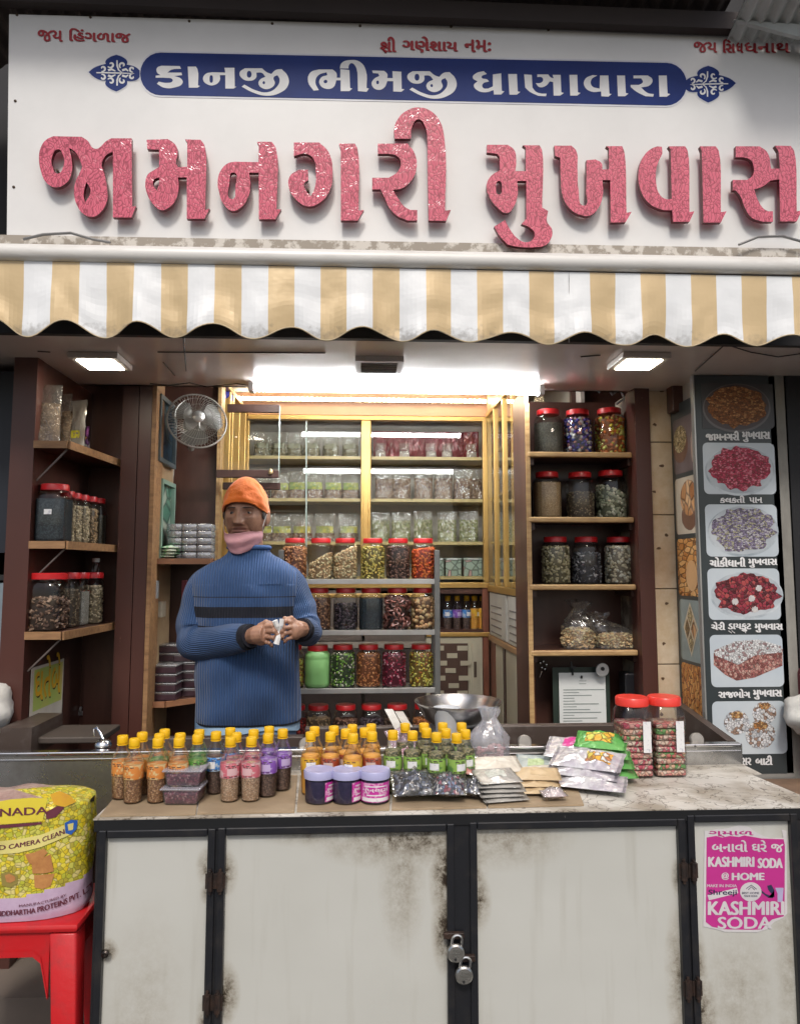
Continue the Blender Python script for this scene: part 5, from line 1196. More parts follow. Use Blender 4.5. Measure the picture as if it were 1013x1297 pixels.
# ================================================================== BOTTLES
BH = .164; ZB = ZT+.005
def bottle(name, label, lab, cont, fill, group, patch=None, capm=yellowcap):
    t = thing(name, label, 'bottle', (0, 0, 0), group, local=True)
    r = .0265
    prof = [(.0, .004), (.014, .002), (.021, .0), (.0245, .006), (.0235, .014), (.0255, .020), (.0245, .027), (.0262, .034), (.0248, .041), (.0265, .047), (.0252, .053), (.0264, .058), (.0258, .062), (.0258, .100), (.0262, .103), (.0238, .112), (.0175, .125), (.0135, .136), (.0125, .142), (.0125, .146)]
    MB().lathe(prof, 20, rib=.0).build('body', pet, t, smooth=True)
    cp_ = [(0, .006), (.013, .004), (.020, .003)]+[(a-.0018, z) for a, z in prof[3:] if z < fill]; cp_ += [(cp_[-1][0]-.0005, fill), (0, fill+.002)]
    MB().lathe(cp_, 16).build('contents', cont, t, smooth=True, kind='stuff')
    MB().lathe([(.0262, .063), (.0264, .064), (.0264, .098), (.0262, .099)], 24).build('label_band', lab, t, smooth=True)
    if patch:
        b = MB(); P = []
        for j in range(2):
            for k in range(7):
                a = R(-90-32+patch[1]+k*64/6*.9); P.append((.0268*math.cos(a), .0268*math.sin(a), .070+j*.018))
        b.add(P, [(k, k+1, 8+k, 7+k) for k in range(6)]); b.build('label_patch', patch[0], t, smooth=True)
    b = MB()
    for (z0_, a0_, a1_) in ((.0655, -52, 30), (.0925, -40, 48), (.0885, -30, 20)):
        P = [(.0267*math.cos(R(-90+a0_+(a1_-a0_)*k/8)), .0267*math.sin(R(-90+a0_+(a1_-a0_)*k/8)), z0_+dz) for dz in (0, .0022) for k in range(9)]
        b.add(P, [(k, k+1, 10+k, 9+k) for k in range(8) if (k*7+int(z0_*1e4)) % 3])
    b.build('label_print', M('label_dark_print', (.06, .03, .03), .5), t, kind='stuff')
    MB().lathe([(.0138, .1445), (.0142, .146), (.0142, .161), (.013, .1635), (0, .164)], 22, rib=.02, ribn=11).build('cap', capm, t, smooth=True)
    MB().lathe([(.0126, .1395), (.0145, .140), (.0145, .1425), (.0126, .143)], 18).build('neck_ring', capm, t, smooth=True)
    return t
def labmat(nm, a, c, s=55): return M(nm, a, .35, col2=c, vs=s, lo=.52, hi=.56)
lb_or = labmat('label_orange', (.60, .22, .05), (.60, .45, .22)); lb_gr = labmat('label_green', (.07, .22, .04), (.35, .44, .16)); lb_pk = labmat('label_pink', (.55, .14, .18), (.62, .42, .42)); lb_pu = labmat('label_purple', (.22, .09, .42), (.45, .35, .6))
lb_bl = labmat('label_blue', (.06, .22, .55), (.4, .5, .6)); lb_gd = labmat('label_gold', (.62, .36, .03), (.55, .25, .05)); lb_br = labmat('label_brown', (.30, .05, .02), (.45, .2, .12)); lb_lg = labmat('label_lime', (.26, .42, .09), (.10, .22, .06))
wht = M('label_white', (.72, .72, .72), .4, col2=(.5, .5, .55), vs=90, lo=.55, hi=.6)
c_br = seedmix('fill_brown', [(.46, .25, .12), (.34, .17, .08), (.56, .34, .19), (.26, .12, .06)], 220)
c_tan = seedmix('fill_tan', [(.60, .40, .26), (.50, .31, .19), (.68, .48, .33)], 220)
c_dk = seedmix('fill_dark', [(.16, .10, .08), (.22, .14, .11), (.10, .06, .05)], 220)
c_amb = M('fill_amber', (.85, .42, .08), .3, col2=(.75, .34, .06), vs=30)
c_dg = seedmix('fill_dark_green', [(.16, .17, .07), (.30, .28, .14), (.08, .08, .04), (.42, .36, .2)], 200)
KINDS = {
 'orange': (lb_or, c_br, .097, None, 'orange label and brown seed mix'), 'green': (lb_gr, c_br, .092, (wht, 30), 'green label and brown seed mix'),
 'pink': (lb_pk, c_tan, .098, (M('label_rose', (.66, .42, .44), .4), 0), 'pink label and tan seeds'), 'purple': (lb_pu, c_dk, .095, (M('label_lilac', (.5, .4, .66), .4), 10), 'purple label and dark seeds'),
 'blue': (lb_bl, c_dk, .1, (wht, -10), 'blue label and near-black seeds'), 'amber': (lb_gd, c_amb, .104, (wht, 5), 'gold label, white patch and amber filling'),
 'ambrown': (lb_br, c_amb, .104, (M('label_buff', (.6, .45, .38), .4), 0), 'brown-red label and amber filling'), 'lime': (lb_lg, c_dg, .112, (wht, 0), 'lime green label and dark leafy mix')}
def cpx(u, v_, o, s_): return (o[0]+u*s_, o[1]+v_*s_)
bl_ = []
for (u, v_, k) in ((127, 200, 'orange'), (143, 222, 'orange'), (190, 203, 'orange'), (225, 202, 'green'), (288, 176, 'orange'), (275, 210, 'orange'), (330, 213, 'orange'), (367, 200, 'orange'), (445, 192, 'green'), (460, 172, 'green'), (547, 177, 'blue'), (595, 168, 'blue'), (653, 182, 'pink'), (605, 220, 'pink'), (700, 217, 'pink'), (713, 173, 'pink'), (780, 162, 'purple'), (783, 192, 'purple'), (855, 168, 'purple')):
    bl_.append((*cpx(u, v_, (130, 880), .2665), k))
for (u, v_, k) in ((125, 170, 'amber'), (106, 197, 'amber'), (217, 168, 'ambrown'), (195, 195, 'ambrown'), (305, 163, 'amber'), (282, 180, 'ambrown'), (312, 206, 'amber'), (398, 163, 'amber'), (368, 178, 'ambrown'), (401, 190, 'ambrown'), (523, 190, 'lime'), (583, 153, 'lime'), (618, 190, 'lime'), (673, 152, 'lime'), (692, 183, 'lime'), (775, 150, 'lime'), (745, 196, 'lime'), (785, 184, 'lime'), (865, 150, 'lime'), (838, 200, 'lime'), (880, 188, 'lime')):
    bl_.append((*cpx(u, v_, (370, 880), .2468), k))
# rear ones are placed by their cap tops; neighbours are pushed apart until they no longer touch
P = []
for (px, py, k) in bl_:
    q = atz(px, py-1.5, ZB+BH); P.append([q.x, min(q.y, YR-.04), k])
for it in range(60):
    for i in range(len(P)):
        for j in range(i+1, len(P)):
            dx, dy = P[i][0]-P[j][0], P[i][1]-P[j][1]; d = math.hypot(dx, dy)
            if d < .055:
                d = max(d, .001); k_ = (.055-d)/2/d; P[i][0] += dx*k_*.5; P[j][0] -= dx*k_*.5; P[i][1] += dy*k_*1.3; P[j][1] -= dy*k_*1.3
    for p in P: p[1] = min(max(p[1], 2.06), YR-.036)
protos = {}
ORD = ('first', 'second', 'third', 'fourth', 'fifth', 'sixth', 'seventh', 'eighth', 'ninth', 'tenth')
rowof = {}
for k in set(p[2] for p in P):
    for rown, sel in (('front', [i for i, p in enumerate(P) if p[2] == k and p[1] < 2.185]), ('rear', [i for i, p in enumerate(P) if p[2] == k and p[1] >= 2.185])):
        for n_, i in enumerate(sorted(sel, key=lambda i: P[i][0])): rowof[i] = (rown, ORD[n_])
SH = {'orange': 'orange', 'green': 'dark green', 'pink': 'pink', 'purple': 'purple', 'blue': 'blue', 'amber': 'gold', 'ambrown': 'brown-red', 'lime': 'lime green'}
for i, (x, y, k) in enumerate(P):
    lb, cn, fl_, pt, ds = KINDS[k]
    ph = 'yellow-capped bottle with %s label, %s of its colour from the sack end, %s row' % (SH[k], rowof[i][1], rowof[i][0])
    if k not in protos: t = bottle('snack_bottle', ph, lb, cn, fl_, 'bottles with '+ds, pt); protos[k] = t
    else: t = copy_thing(protos[k], label=ph)
    t.location = (x, y, ZB); t.rotation_euler = (0, 0, R(random.uniform(-35, 35)))
# ---------------------------------------------------------------- purple tubs
lil = M('lilac_lid', (.40, .40, .62), .35, col2=(.36, .36, .56))
navyc = M('tub_contents_navy', (.025, .022, .07), .5, col2=(.05, .035, .1), vs=60, bump=.5, bs=120)
labm = labmat('label_magenta', (.50, .03, .30), (.65, .3, .5), 70)
def tub(label, px, rz, wide, py=1021):
    q = atz(px, py, ZB); t = thing('snack_tub', label, 'tub', (q.x, q.y+.04, ZB), 'purple snack tubs', local=True)
    MB().lathe([(.035, .001), (.037, .003), (.038, .062)], 28).build('pot', film('tub_film', (.85, .85, .92), .08, .1), t, smooth=True)
    MB().lathe([(.0335, .003), (.036, .006), (.0368, .058), (0, .06)], 24).build('contents', navyc, t, smooth=True, kind='stuff')
    MB().lathe([(.0385, .062), (.0405, .063), (.0412, .080), (.039, .0835), (.036, .0825), (0, .0825)], 32).build('lid', lil, t, smooth=True)
    b = MB(); n = 14; P_ = []
    for z in (.008, .056):
        for k in range(n+1): a = R(-90+rz-wide/2+wide*k/n); P_.append((.0386*math.cos(a), .0386*math.sin(a), z))
    b.add(P_, [(k, k+1, n+2+k, n+1+k) for k in range(n)]); b.build('label', labm, t, smooth=True)
    b = MB()
    for (z0, z1, w_, mi) in ((.010, .019, .8, 0), (.030, .042, .75, 0), (.024, .027, .5, 0), (.046, .049, .6, 0)):
        P_ = []
        for z in (z0, z1):
            for k in range(n+1): a = R(-90+rz-wide*w_/2+wide*w_*k/n); P_.append((.0389*math.cos(a), .0389*math.sin(a), z))
        if z0 == .030:
            v_, f_ = text_vf("મુખવાસ"); ax = min(p.x for p in v_); bb_ = max(p.x for p in v_); az = min(p.y for p in v_); bz = max(p.y for p in v_)
            for sh_ in (-.0006, 0, .0006):
                b.add([(.0391*math.cos(R(-90+rz-wide*w_/2+wide*w_*(p.x-ax)/(bb_-ax))+sh_*20), .0391*math.sin(R(-90+rz-wide*w_/2+wide*w_*(p.x-ax)/(bb_-ax))+sh_*20), z0+(p.y-az)/(bz-az)*(z1-z0)) for p in v_], f_, 0)
        else: b.add(P_, [(k, k+1, n+2+k, n+1+k) for k in range(n)])
    b.build('label_print', wht, t)
    return t
tub('lilac-lidded tub of dark paste nearest the purple labelled bottles, its label half turned away', 403, 62, 70)
tub('lilac-lidded tub of dark paste standing between the other two tubs', 438.5, 58, 70)
tub('lilac-lidded tub showing its whole magenta label towards the street', 475, 2, 150)
# ---------------------------------------------------------------- clear boxes with purple seeds
seedp = seedmix('purple_seeds', [(.18, .03, .07), (.10, .02, .05), (.26, .06, .10), (.4, .2, .22)], 200)
def seedbox(label, px, py, w_, d_, h_, z, rz, cont, grp):
    q = atz(px, py, ZT+.005); t = thing('clear_box', label, 'box', (q.x, q.y+d_/2, z), grp, local=True, rz=R(rz))
    def tap(x0, x1, y0, y1, z0, z1, k):
        b = MB(); b.rbox(x0, x1, y0, y1, z0, z1, .006); return b.warp(lambda p: Vector((p.x*(1-k+k*(p.z-z0)/(z1-z0)), p.y*(1-k+k*(p.z-z0)/(z1-z0)), p.z)))
    tap(-w_/2, w_/2, -d_/2, d_/2, 0, h_*.9, .12).build('tray', film('box_film', (.93, .92, .95), .07, .1, .05), t, smooth=True)
    b = tap(-w_/2+.003, w_/2-.003, -d_/2+.003, d_/2-.003, .002, h_*.78, .12); b.build('contents', cont, t, kind='stuff')
    MB().rbox(-w_/2-.004, w_/2+.004, -d_/2-.004, d_/2+.004, h_*.88, h_, .003).build('lid', film('boxlid_film', (.9, .9, .93), .12, .12, .3, (.75, .72, .8)), t, smooth=True)
    return t
seedbox('lower clear plastic box of purple seeds in front of the orange labelled bottles', 229, 1021, .098, .075, .044, ZB, -4, seedp, 'clear boxes of purple seeds')
seedbox('upper clear plastic box of purple seeds stacked in front of the bottles', 231, 1020, .098, .075, .044, ZB+.0445, -3, seedp, 'clear boxes of purple seeds')

# ---------------------------------------------------------------- pouches lying on the counter
def pillow(w_, d_, h_, seedn, nu=20, nv=14, crinkle=.42, seal=.09):
    """lying sachet: puffed middle, flat crimped ends"""
    def prof(u, v):
        a = max(0, math.sin(math.pi*min(max((u-seal)/(1-2*seal), 0), 1)))**.6; b_ = max(0, math.sin(math.pi*v))**.55
        return a*b_
    def fn(s):
        def g(u, v):
            p = prof(u, v); n_ = noise.noise(Vector((u*5+seedn, v*5, s*3)))
            x = (u-.5)*w_; y = (v-.5)*d_*(1-.06*p)
            return (x+n_*.01*w_*2*(1-p), y, max(.0004, h_*.5+s*h_*.5*p+n_*h_*crinkle*p*(1 if s > 0 else .2)+noise.noise(Vector((u*13, v*11, seedn)))*h_*.26*p+abs(noise.noise(Vector((u*8+v*5, v*4, seedn+9))))*h_*.22*p))
        return g
    b = MB(); b.grid(fn(1), nu, nv, 0); b.grid(lambda u, v: fn(-1)(1-u, v), nu, nv, 0); return b
def sachet(name, label, cat, px, py, w_, d_, h_, z, rz, mats, group=None, over=None, tilt=0, roll=0, sd=None, Yoff=0):
    q = atz(px, py, ZT+.004); sd = sd if sd is not None else random.random()*50
    ct_, st_ = math.cos(R(tilt)), math.sin(R(tilt))
    t = thing(name, label, cat, (q.x, q.y+d_/2*ct_, z+d_/2*st_), group, local=True); t.rotation_euler = (R(tilt), R(roll), R(rz))
    b = pillow(w_, d_, h_, sd); b.build('pouch', mats[0], t, smooth=True, angle=70)
    if len(mats) > 1:
        b = pillow(w_*.9, d_*.88, h_*.80, sd); b.warp(lambda p: p+Vector((0, 0, h_*.08))); b.build('contents', mats[1], t, smooth=True, kind='stuff')
    if over:
        mt, a0, a1, c0, c1 = over
        bb_ = pillow(w_, d_, h_, sd); n = 15*11; nb_ = MB()
        for f in bb_.f[:280]:
            cx = sum(bb_.v[i][0] for i in f)/4/w_+.5; cy = sum(bb_.v[i][1] for i in f)/4/d_+.5
            if a0 < cx < a1 and c0 < cy < c1: nb_.add([Vector(bb_.v[i])+Vector((0, 0, .0012)) for i in f], [(0, 1, 2, 3)])
        if nb_.f: nb_.build('printed_panel', mt, t, smooth=True)
    return t
f_dark = seedmix('fill_candy_dark', [(.02, .02, .025), (.05, .05, .07), (.25, .27, .32), (.015, .015, .02), (.10, .12, .2)], 130)
f_mix = seedmix('fill_candy_mix', [(.03, .03, .06), (.3, .08, .12), (.2, .25, .4), (.6, .6, .62), (.05, .05, .08)], 120)
f_pink = M('fill_pink_sugar', (.62, .30, .42), .7, col2=(.68, .45, .52), vs=25, bump=.4)
f_orange = M('fill_pale_orange', (.66, .36, .26), .7, col2=(.62, .45, .38), vs=25)
f_cream = M('fill_cream', (.62, .56, .44), .7, col2=(.5, .43, .32), vs=20)
foil = M('crumpled_foil_film', (.58, .56, .52), .25, .35, col2=(.58, .56, .52), vs=20, bump=.9, bs=60)
foilw = M('white_foil_film', (.68, .67, .68), .2, .3, col2=(.52, .48, .53), vs=26, bump=.9, bs=50, lo=.46, hi=.6)
tanp = M('tan_waxed_paper', (.60, .46, .28), .45, col2=(.48, .35, .2), vs=14, bump=.5, bs=40)
Z0 = ZB
sachet('snack_pouch', 'clear pouch of black and silver candy at the mat edge by the magenta tub', 'pouch', 526, 1018, .125, .095, .050, Z0, 4, [polyclear, f_dark], 'clear candy pouches', None, tilt=26, sd=3)
sachet('snack_pouch', 'clear pouch of mixed dark candy leaning in the middle of the packet row', 'pouch', 570, 1019, .095, .085, .055, Z0, -8, [polyclear, f_mix], 'clear candy pouches', tilt=20, sd=9)
sachet('snack_pouch', 'small clear pouch of black and white candy beside the stacked envelopes', 'pouch', 601, 1016, .075, .065, .045, Z0, -20, [polyclear, f_dark], 'clear candy pouches', tilt=14, sd=14)
sachet('sugar_pouch', 'pink sugared pouch lying behind the black candy pouch', 'pouch', 516, 1000, .12, .10, .06, Z0+.02, 8, [polyclear, f_pink], tilt=24, sd=20)
sachet('sugar_pouch', 'pale orange pouch lying behind the mixed candy pouch', 'pouch', 572, 1000, .16, .09, .05, Z0+.018, -4, [polyclear, f_orange], tilt=20, sd=26)
sachet('sugar_pouch', 'little coral red pouch tucked behind the mixed candy', 'pouch', 590, 1005, .06, .05, .035, Z0+.035, -12, [polyclear, M('fill_coral', (.65, .2, .15), .6)], tilt=22, sd=30)
sachet('candy_pouch', 'clear pouch of violet and white sweets lying on top between the pink and orange pouches', 'pouch', 540, 998, .10, .07, .04, Z0+.045, 18, [polyclear, seedmix('fill_violet_white', [(.5, .45, .55), (.2, .1, .3), (.62, .6, .62), (.35, .2, .3)], 110)], tilt=18, sd=33)
sachet('pink_film_wrap', 'crumpled clear pink film bundle poking up behind the pouches', 'wrap', 508, 990, .09, .10, .06, Z0+.05, 30, [film('pink_film', (.9, .78, .85), .12, .15, .25, (.8, .6, .7), bump=.9, bs=50)], tilt=38, sd=40)
for k in range(5):
    sachet('spice_envelope', 'pale grey spice envelope, %s' % ['bottom of the stack near the mat edge', 'second from the bottom of the envelope stack', 'middle of the envelope stack', 'second from the top of the envelope stack', 'topmost of the envelope stack, creased'][k], 'envelope', 640+random.uniform(-3, 3)-k*2.0, 1019-k*.6, .125-.002*k, .105, .013, Z0+k*.0105, 6+random.uniform(-5, 5), [foil], 'stacked spice envelopes', sd=k*7, tilt=6, over=(M('envelope_print', (.40, .42, .36), .5, col2=(.6, .6, .55), vs=40), .25, .7, .3, .7) if k == 4 else None)
sachet('spice_envelope', 'wide cream envelope lying behind the grey envelope stack', 'envelope', 628, 1000, .16, .09, .022, Z0+.035, 6, [M('cream_film', (.68, .64, .56), .35, col2=(.55, .5, .42), vs=15, bump=.7, bs=45)], tilt=14, sd=44)
for k in range(3):
    sachet('paper_packet', 'tan paper packet, %s' % ['bottom of the small tan pile', 'middle of the small tan pile', 'top of the small tan pile'][k], 'packet', 684+random.uniform(-4, 4), 1010-k*2, .125, .085, .018, Z0+k*.014, -8+random.uniform(-10, 10), [tanp], 'tan paper packets', tilt=8, sd=k*5+2)
sachet('paper_packet', 'cream paper packet lying across the back of the tan pile', 'packet', 690, 996, .12, .08, .02, Z0+.01, 12, [MT['cream_film']], tilt=12, sd=47)
sachet('snack_pouch', 'small frosted pouch of white candy in front of the tan packets', 'pouch', 703, 1017, .07, .045, .030, Z0, 4, [polyclear, M('fill_whitish', (.66, .58, .6), .5, col2=(.5, .4, .42), vs=60)], tilt=8, sd=50)
sachet('flat_pouch', 'flat clear pouch with a pale green print propped in front of the steel tray wall', 'pouch', 684, 986, .12, .11, .014, Z0+.004, -14, [M('clear_print_film', (.45, .5, .48), .2, col2=(.3, .36, .36), vs=16, bump=.5)], over=(M('print_palegreen', (.45, .55, .3), .4), .3, .7, .3, .7), tilt=16, sd=52)
pr_or = seedmix('print_orange_food', [(.72, .35, .04), (.68, .55, .1), (.5, .2, .08), (.7, .66, .6)], 60)
pr_mg = M('print_magenta', (.55, .05, .25), .3, col2=(.62, .4, .5), vs=25, lo=.5, hi=.6)
sachet('snack_bag', 'lowest silver white snack bag of the foil bag pile touching the marble', 'snack bag', 756, 1006, .19, .10, .028, ZT+.003, -24, [foilw], 'foil snack bags', (M('print_violet', (.3, .05, .25), .3), .3, .7, .5, .8), tilt=10, sd=60)
sachet('snack_bag', 'second silver white snack bag of the foil bag pile, crumpled', 'snack bag', 748, 1000, .20, .11, .03, ZT+.022, -30, [foilw], 'foil snack bags', (M('print_blue_grey', (.25, .3, .42), .3, col2=(.6, .6, .62), vs=20, lo=.5, hi=.6), .2, .6, .3, .8), tilt=14, sd=63)
sachet('snack_bag', 'silver white snack bag with a pink print at the back of the foil pile', 'snack bag', 742, 984, .20, .12, .032, ZT+.040, -24, [foilw], 'foil snack bags', (pr_mg, .25, .75, .35, .85), tilt=17, sd=66)
sachet('snack_bag', 'silver white snack bag with magenta and orange print on top of the foil bag pile', 'snack bag', 752, 998, .20, .11, .034, ZT+.040, -30, [foilw], 'foil snack bags', (pr_or, .50, .84, .2, .72), tilt=15, sd=69)
grn = M('green_foil', (.07, .30, .06), .25, .1, col2=(.16, .42, .12), vs=9, bump=.7, bs=40)
yfp = seedmix('print_yellow_food', [(.75, .52, .04), (.6, .6, .12), (.7, .4, .05), (.15, .35, .08)], 45)
for k in range(4):
    sachet('green_packet', 'glossy green snack packet, %s' % ('bottom of the pile against the candy jar', 'second of the pile against the candy jar', 'third of the pile against the candy jar', 'top of the pile with a yellow picture')[k], 'packet', 778-k*3, 992-k*2, .15, .10, .028, ZT+.004+k*.024, -4-k*7, [grn], 'green snack packets', (yfp, .2, .75, .25, .8) if k == 3 else (M('print_greenpale', (.45, .5, .2), .4, col2=(.2, .4, .12), vs=25), .35, .65, .1, .5), tilt=10+k*2, sd=k*9+70)
# polythene carrier bag
bgq = atz(624, 977, ZB)
def bagmesh(c, w_, d_, h_, sd, neck=.35, flare=.6, nu=28, nv=16):
    def fn(u, v):
        a = 6.2832*u; t = v
        rad = (1-.05*t) if t < .5 else (1-.05*t)*(1-(1-neck)*min(1, (t-.5)/.3)**1.2)
        if t > .8: rad = neck*.95+(t-.8)/.2*(flare-neck)
        n_ = noise.noise(Vector((math.cos(a)*2.2+sd, math.sin(a)*2.2, t*3.2)))+.5*noise.noise(Vector((math.cos(a)*6, math.sin(a)*6+sd, t*7)))
        rad *= 1+.28*n_*(.4+t)
        return (c[0]+w_*rad*math.cos(a)+.015*t*math.sin(sd), c[1]+d_*rad*math.sin(a), c[2]+h_*t*(1+.12*noise.noise(Vector((a, sd, 1)))*(t > .7)))
    return MB().grid(fn, nu, nv, wrap=True)
cb = thing('carrier_bag', 'crumpled translucent white plastic bag with pink sweets standing behind the envelopes', 'plastic bag', (bgq.x, bgq.y+.06, ZB))
bagmesh((bgq.x, bgq.y+.05, ZB+.002), .058, .042, .175, 3.3).build('bag', film('milky_bag', (.92, .92, .95), .10, .18, .24, (.82, .82, .86), bump=.8, bs=30), cb, smooth=True)
b = MB(); rnd = random.Random(4)
for k in range(90): b.ico((bgq.x+rnd.uniform(-.042, .042), bgq.y+.05+rnd.uniform(-.028, .028), ZB+.01+rnd.random()**1.5*.055), (.009, .007, .007))
b.build('sweets', M('pink_sweets', (.62, .28, .30), .5, col2=(.66, .45, .45), vs=40), cb, kind='stuff')
bx('red_wrapper', 620, 965, 634, 976, bgq.y+.004, .012, M('red_wrap', (.6, .05, .05), .4), cb, r=.003)
# two big candy jars on the marble
def candyjar(label, px, py, cs):
    q = atz(px, py, ZT); t = thing('candy_jar', label, 'jar', (q.x, q.y+.055, ZT), 'big square candy jars', local=True)
    pr = [(.048, .001), (.052, .006), (.0525, .16), (.050, .185), (.040, .203), (.038, .207)]
    b = MB(); pr2 = [pr[0], pr[1]]
    for k in range(8): z = .02+k*.0175; pr2 += [(.0525, z), (.0508, z+.006), (.0525, z+.012)]
    pr2 += pr[3:]
    b.lathe(pr2, 40, p=4.5).build('body', pet, t, smooth=True)
    MB().lathe([(.046, .204), (.049, .206), (.049, .226), (.046, .230), (0, .230)], 36, rib=.008, ribn=36).build('lid', M('scarlet_lid', (.72, .05, .035), .3, col2=(.6, .035, .025)), t, smooth=True)
    rnd = random.Random(px); z = .004; k = 0
    while z < .155:
        b = MB(); b.rbox(-.044, .044, -.044, .044, z, z+.0155, .005); sd = k*3
        b.warp(lambda p: p+Vector((noise.noise(p*40+Vector((sd, 0, 0)))*.003, noise.noise(p*40+Vector((0, sd, 0)))*.003, noise.noise(p*50)*.002)))
        b.build('candy_pack', cs[k % len(cs)], t, smooth=True); z += .0172; k += 1
    MB().box(.012, .036, -.0545, -.0535, .075, .165).build('price_sticker', wht, t)
    return t
cj1 = seedmix('candy_pink', [(.62, .12, .16), (.68, .35, .3), (.5, .05, .1), (.7, .55, .45)], 90, gloss=.5)
cj2 = seedmix('candy_green_red', [(.12, .3, .08), (.6, .15, .12), (.65, .4, .25), (.5, .5, .3)], 90, gloss=.5)
cj3 = seedmix('candy_peach', [(.66, .38, .28), (.6, .2, .18), (.66, .5, .4)], 90, gloss=.5)
candyjar('square candy jar with scarlet lid packed with pink sachets, next to the green packets', 811, 987, [cj3, cj1, cj1, cj3, cj1, cj1, cj2])
candyjar('square candy jar with scarlet lid of green and pink sachets, nearer the menu board', 853, 986, [cj3, cj2, cj3, cj2, cj1, cj3])

# ================================================================== STOOL AND SACK
stool_c = at(18, 1160, 2.1); zs_ = at(20, 1170, 1.95).z
STY = 2.065
red = M('red_plastic', (.50, .014, .018), .38, col2=(.36, .02, .022), vs=16, rv=.12, lo=.5, hi=.72, bump=.15, bs=60)
stl = thing('plastic_stool', 'red plastic stool with arched apron carrying the yellow printed sack', 'stool', (stool_c.x, STY, ZG))
hx = at(97, 1180, 1.93).x-stool_c.x; hy = .125
MB().rbox(stool_c.x-hx, stool_c.x+hx, STY-hy, STY+hy, zs_-.022, zs_, .010).build('seat', red, stl, smooth=True)
def leg(sx, sy):
    b = MB(); b.rbox(-.033, .033, -.033, .033, 0, 1, .008)
    H_ = zs_-.023-ZG
    b.warp(lambda p: Vector((stool_c.x+sx*(hx-.038+.03*(1-p.z))+p.x*(1 if p.z > .5 else .8), STY+sy*(hy-.038+.03*(1-p.z))+p.y*(1 if p.z > .5 else .8), ZG+H_*p.z)))
    return b
for sx in (-1, 1):
    for sy in (-1, 1): leg(sx, sy).build('leg', red, stl, smooth=True)
def apron(nrm, n=16):
    pts = []; w_ = hx-.07 if nrm[1] else hy-.07; h_ = .085
    for k in range(n+1):
        t = k/n; x = -w_+2*w_*t; e_ = 1-abs(2*t-1); pts.append((x, -.055 if e_ > .18 else -.055-.10*(1-e_/.18)**1.6))
    return pts, w_
for nrm in ((0, -1), (0, 1), (-1, 0), (1, 0)):
    pts, w_ = apron(nrm); b = MB(); top = [(-w_, 0), (w_, 0)]; poly = [(w_, 0), (-w_, 0)]+pts
    n = len(pts); vs = []
    for (x, z) in pts: vs += [(x, z)]
    def W_(x, z, d):
        if nrm[1]: return (stool_c.x+x, STY+nrm[1]*(hy-.012-d), zs_-.023+z)
        return (stool_c.x+nrm[0]*(hx-.012-d), STY+x, zs_-.023+z)
    for d_ in (0, .006):
        b.add([W_(x, z, d_) for x, z in pts]+[W_(x, 0, d_) for x, z in pts], [(k, k+1, n+k+1, n+k) for k in range(n-1)])
    b.add([W_(x, z, 0) for x, z in pts]+[W_(x, z, .006) for x, z in pts], [(k, k+1, n+k+1, n+k) for k in range(n-1)])
    b.add([W_(x, z, -.004) for x, z in pts]+[W_(x, z+.014, -.004) for x, z in pts], [(k, k+1, n+k+1, n+k) for k in range(n-1)])
    b.build('apron', red, stl, smooth=True)
# the sack
SKX = at(22, 1090, 2.08).x; SKA = at(119, 1060, 2.06).x-SKX; SKD = .095; SKY = 2.045; SKZ = zs_+.002
zt_s = at(70, 1001, 2.03).z; SKH = zt_s-SKZ
def sk_r(a, t):
    """sack section: rounded square that pinches in a little at the foot and closes over the top"""
    ca, sa = math.cos(a), math.sin(a); q = (abs(ca)**2.5+abs(sa)**2.5)**(-1/2.5)
    f = 1.0+.02*math.sin(t*2.6)
    if t > .92: f *= math.sqrt(max(0, 1-((t-.92)/.08)**2))*.9+.1*(1-(t-.92)/.08)
    if t < .05: f *= .97+.03*(t/.05)
    f *= 1+.022*noise.noise(Vector((ca*2.5, sa*2.5, t*4)))+.008*noise.noise(Vector((ca*9, sa*9, t*12)))
    return SKA*q*f*ca, SKD*q*f*sa
def skf(u, v):
    a = 6.28318*u; x, y = sk_r(a, v); return (SKX+x, SKY+y, SKZ+SKH*v+.012*noise.noise(Vector((x*12, y*12, 3)))*(v > .8))
sk = thing('grain_sack', 'bulging yellow printed sack of dried peas standing on the red stool', 'sack', (SKX, SKY, SKZ))
peas = seedmix('print_yellow_peas', [(.64, .54, .03), (.72, .60, .06), (.48, .48, .05), (.66, .50, .03), (.58, .56, .10), (.70, .60, .22), (.42, .36, .05)], 96, rough=.35, bump=.25, edge=.42)
m_ = MB().grid(skf, 96, 40, wrap=True)
# lilac foot band follows the weave: faces below a slanting line
for i, f in enumerate(m_.f):
    c = sum((Vector(m_.v[j]) for j in f), Vector())/4; lim = .19+.10*max(0, (c.x-SKX)/SKA)**1.5
    if (c.z-SKZ)/SKH < lim: m_.m[i] = 1
    if (c.z-SKZ)/SKH > .93 and c.x < SKX+.05: m_.m[i] = 2
lil2 = M('sack_lilac', (.56, .43, .56), .45, col2=(.50, .36, .50), vs=30)
m_.build('bag', [peas, lil2, M('sack_mauve', (.48, .36, .30), .5, col2=(.3, .18, .16), vs=20)], sk, smooth=True, angle=60)
def skmap(px, py, lift=.0015):
    """photo pixel to the near face of the sack"""
    x = min(max((at(px, py, 1.97).x-SKX), -SKA*.98), SKA*1.02); z = at(px, py, 1.97).z; t = min(max((z-SKZ)/SKH, .01), .915)
    lo, hi = math.pi, 2*math.pi
    for _ in range(24):
        m__ = (lo+hi)/2
        if sk_r(m__, t)[0] < x: lo = m__
        else: hi = m__
    X_, Y_ = sk_r(lo, t); p = Vector((SKX+X_, SKY+Y_, z)); n_ = Vector((X_/SKA**2, Y_/SKD**2, 0)).normalized(); return p+n_*lift
def sp(u, v_): return (u*.1466, 990+v_*.1466)
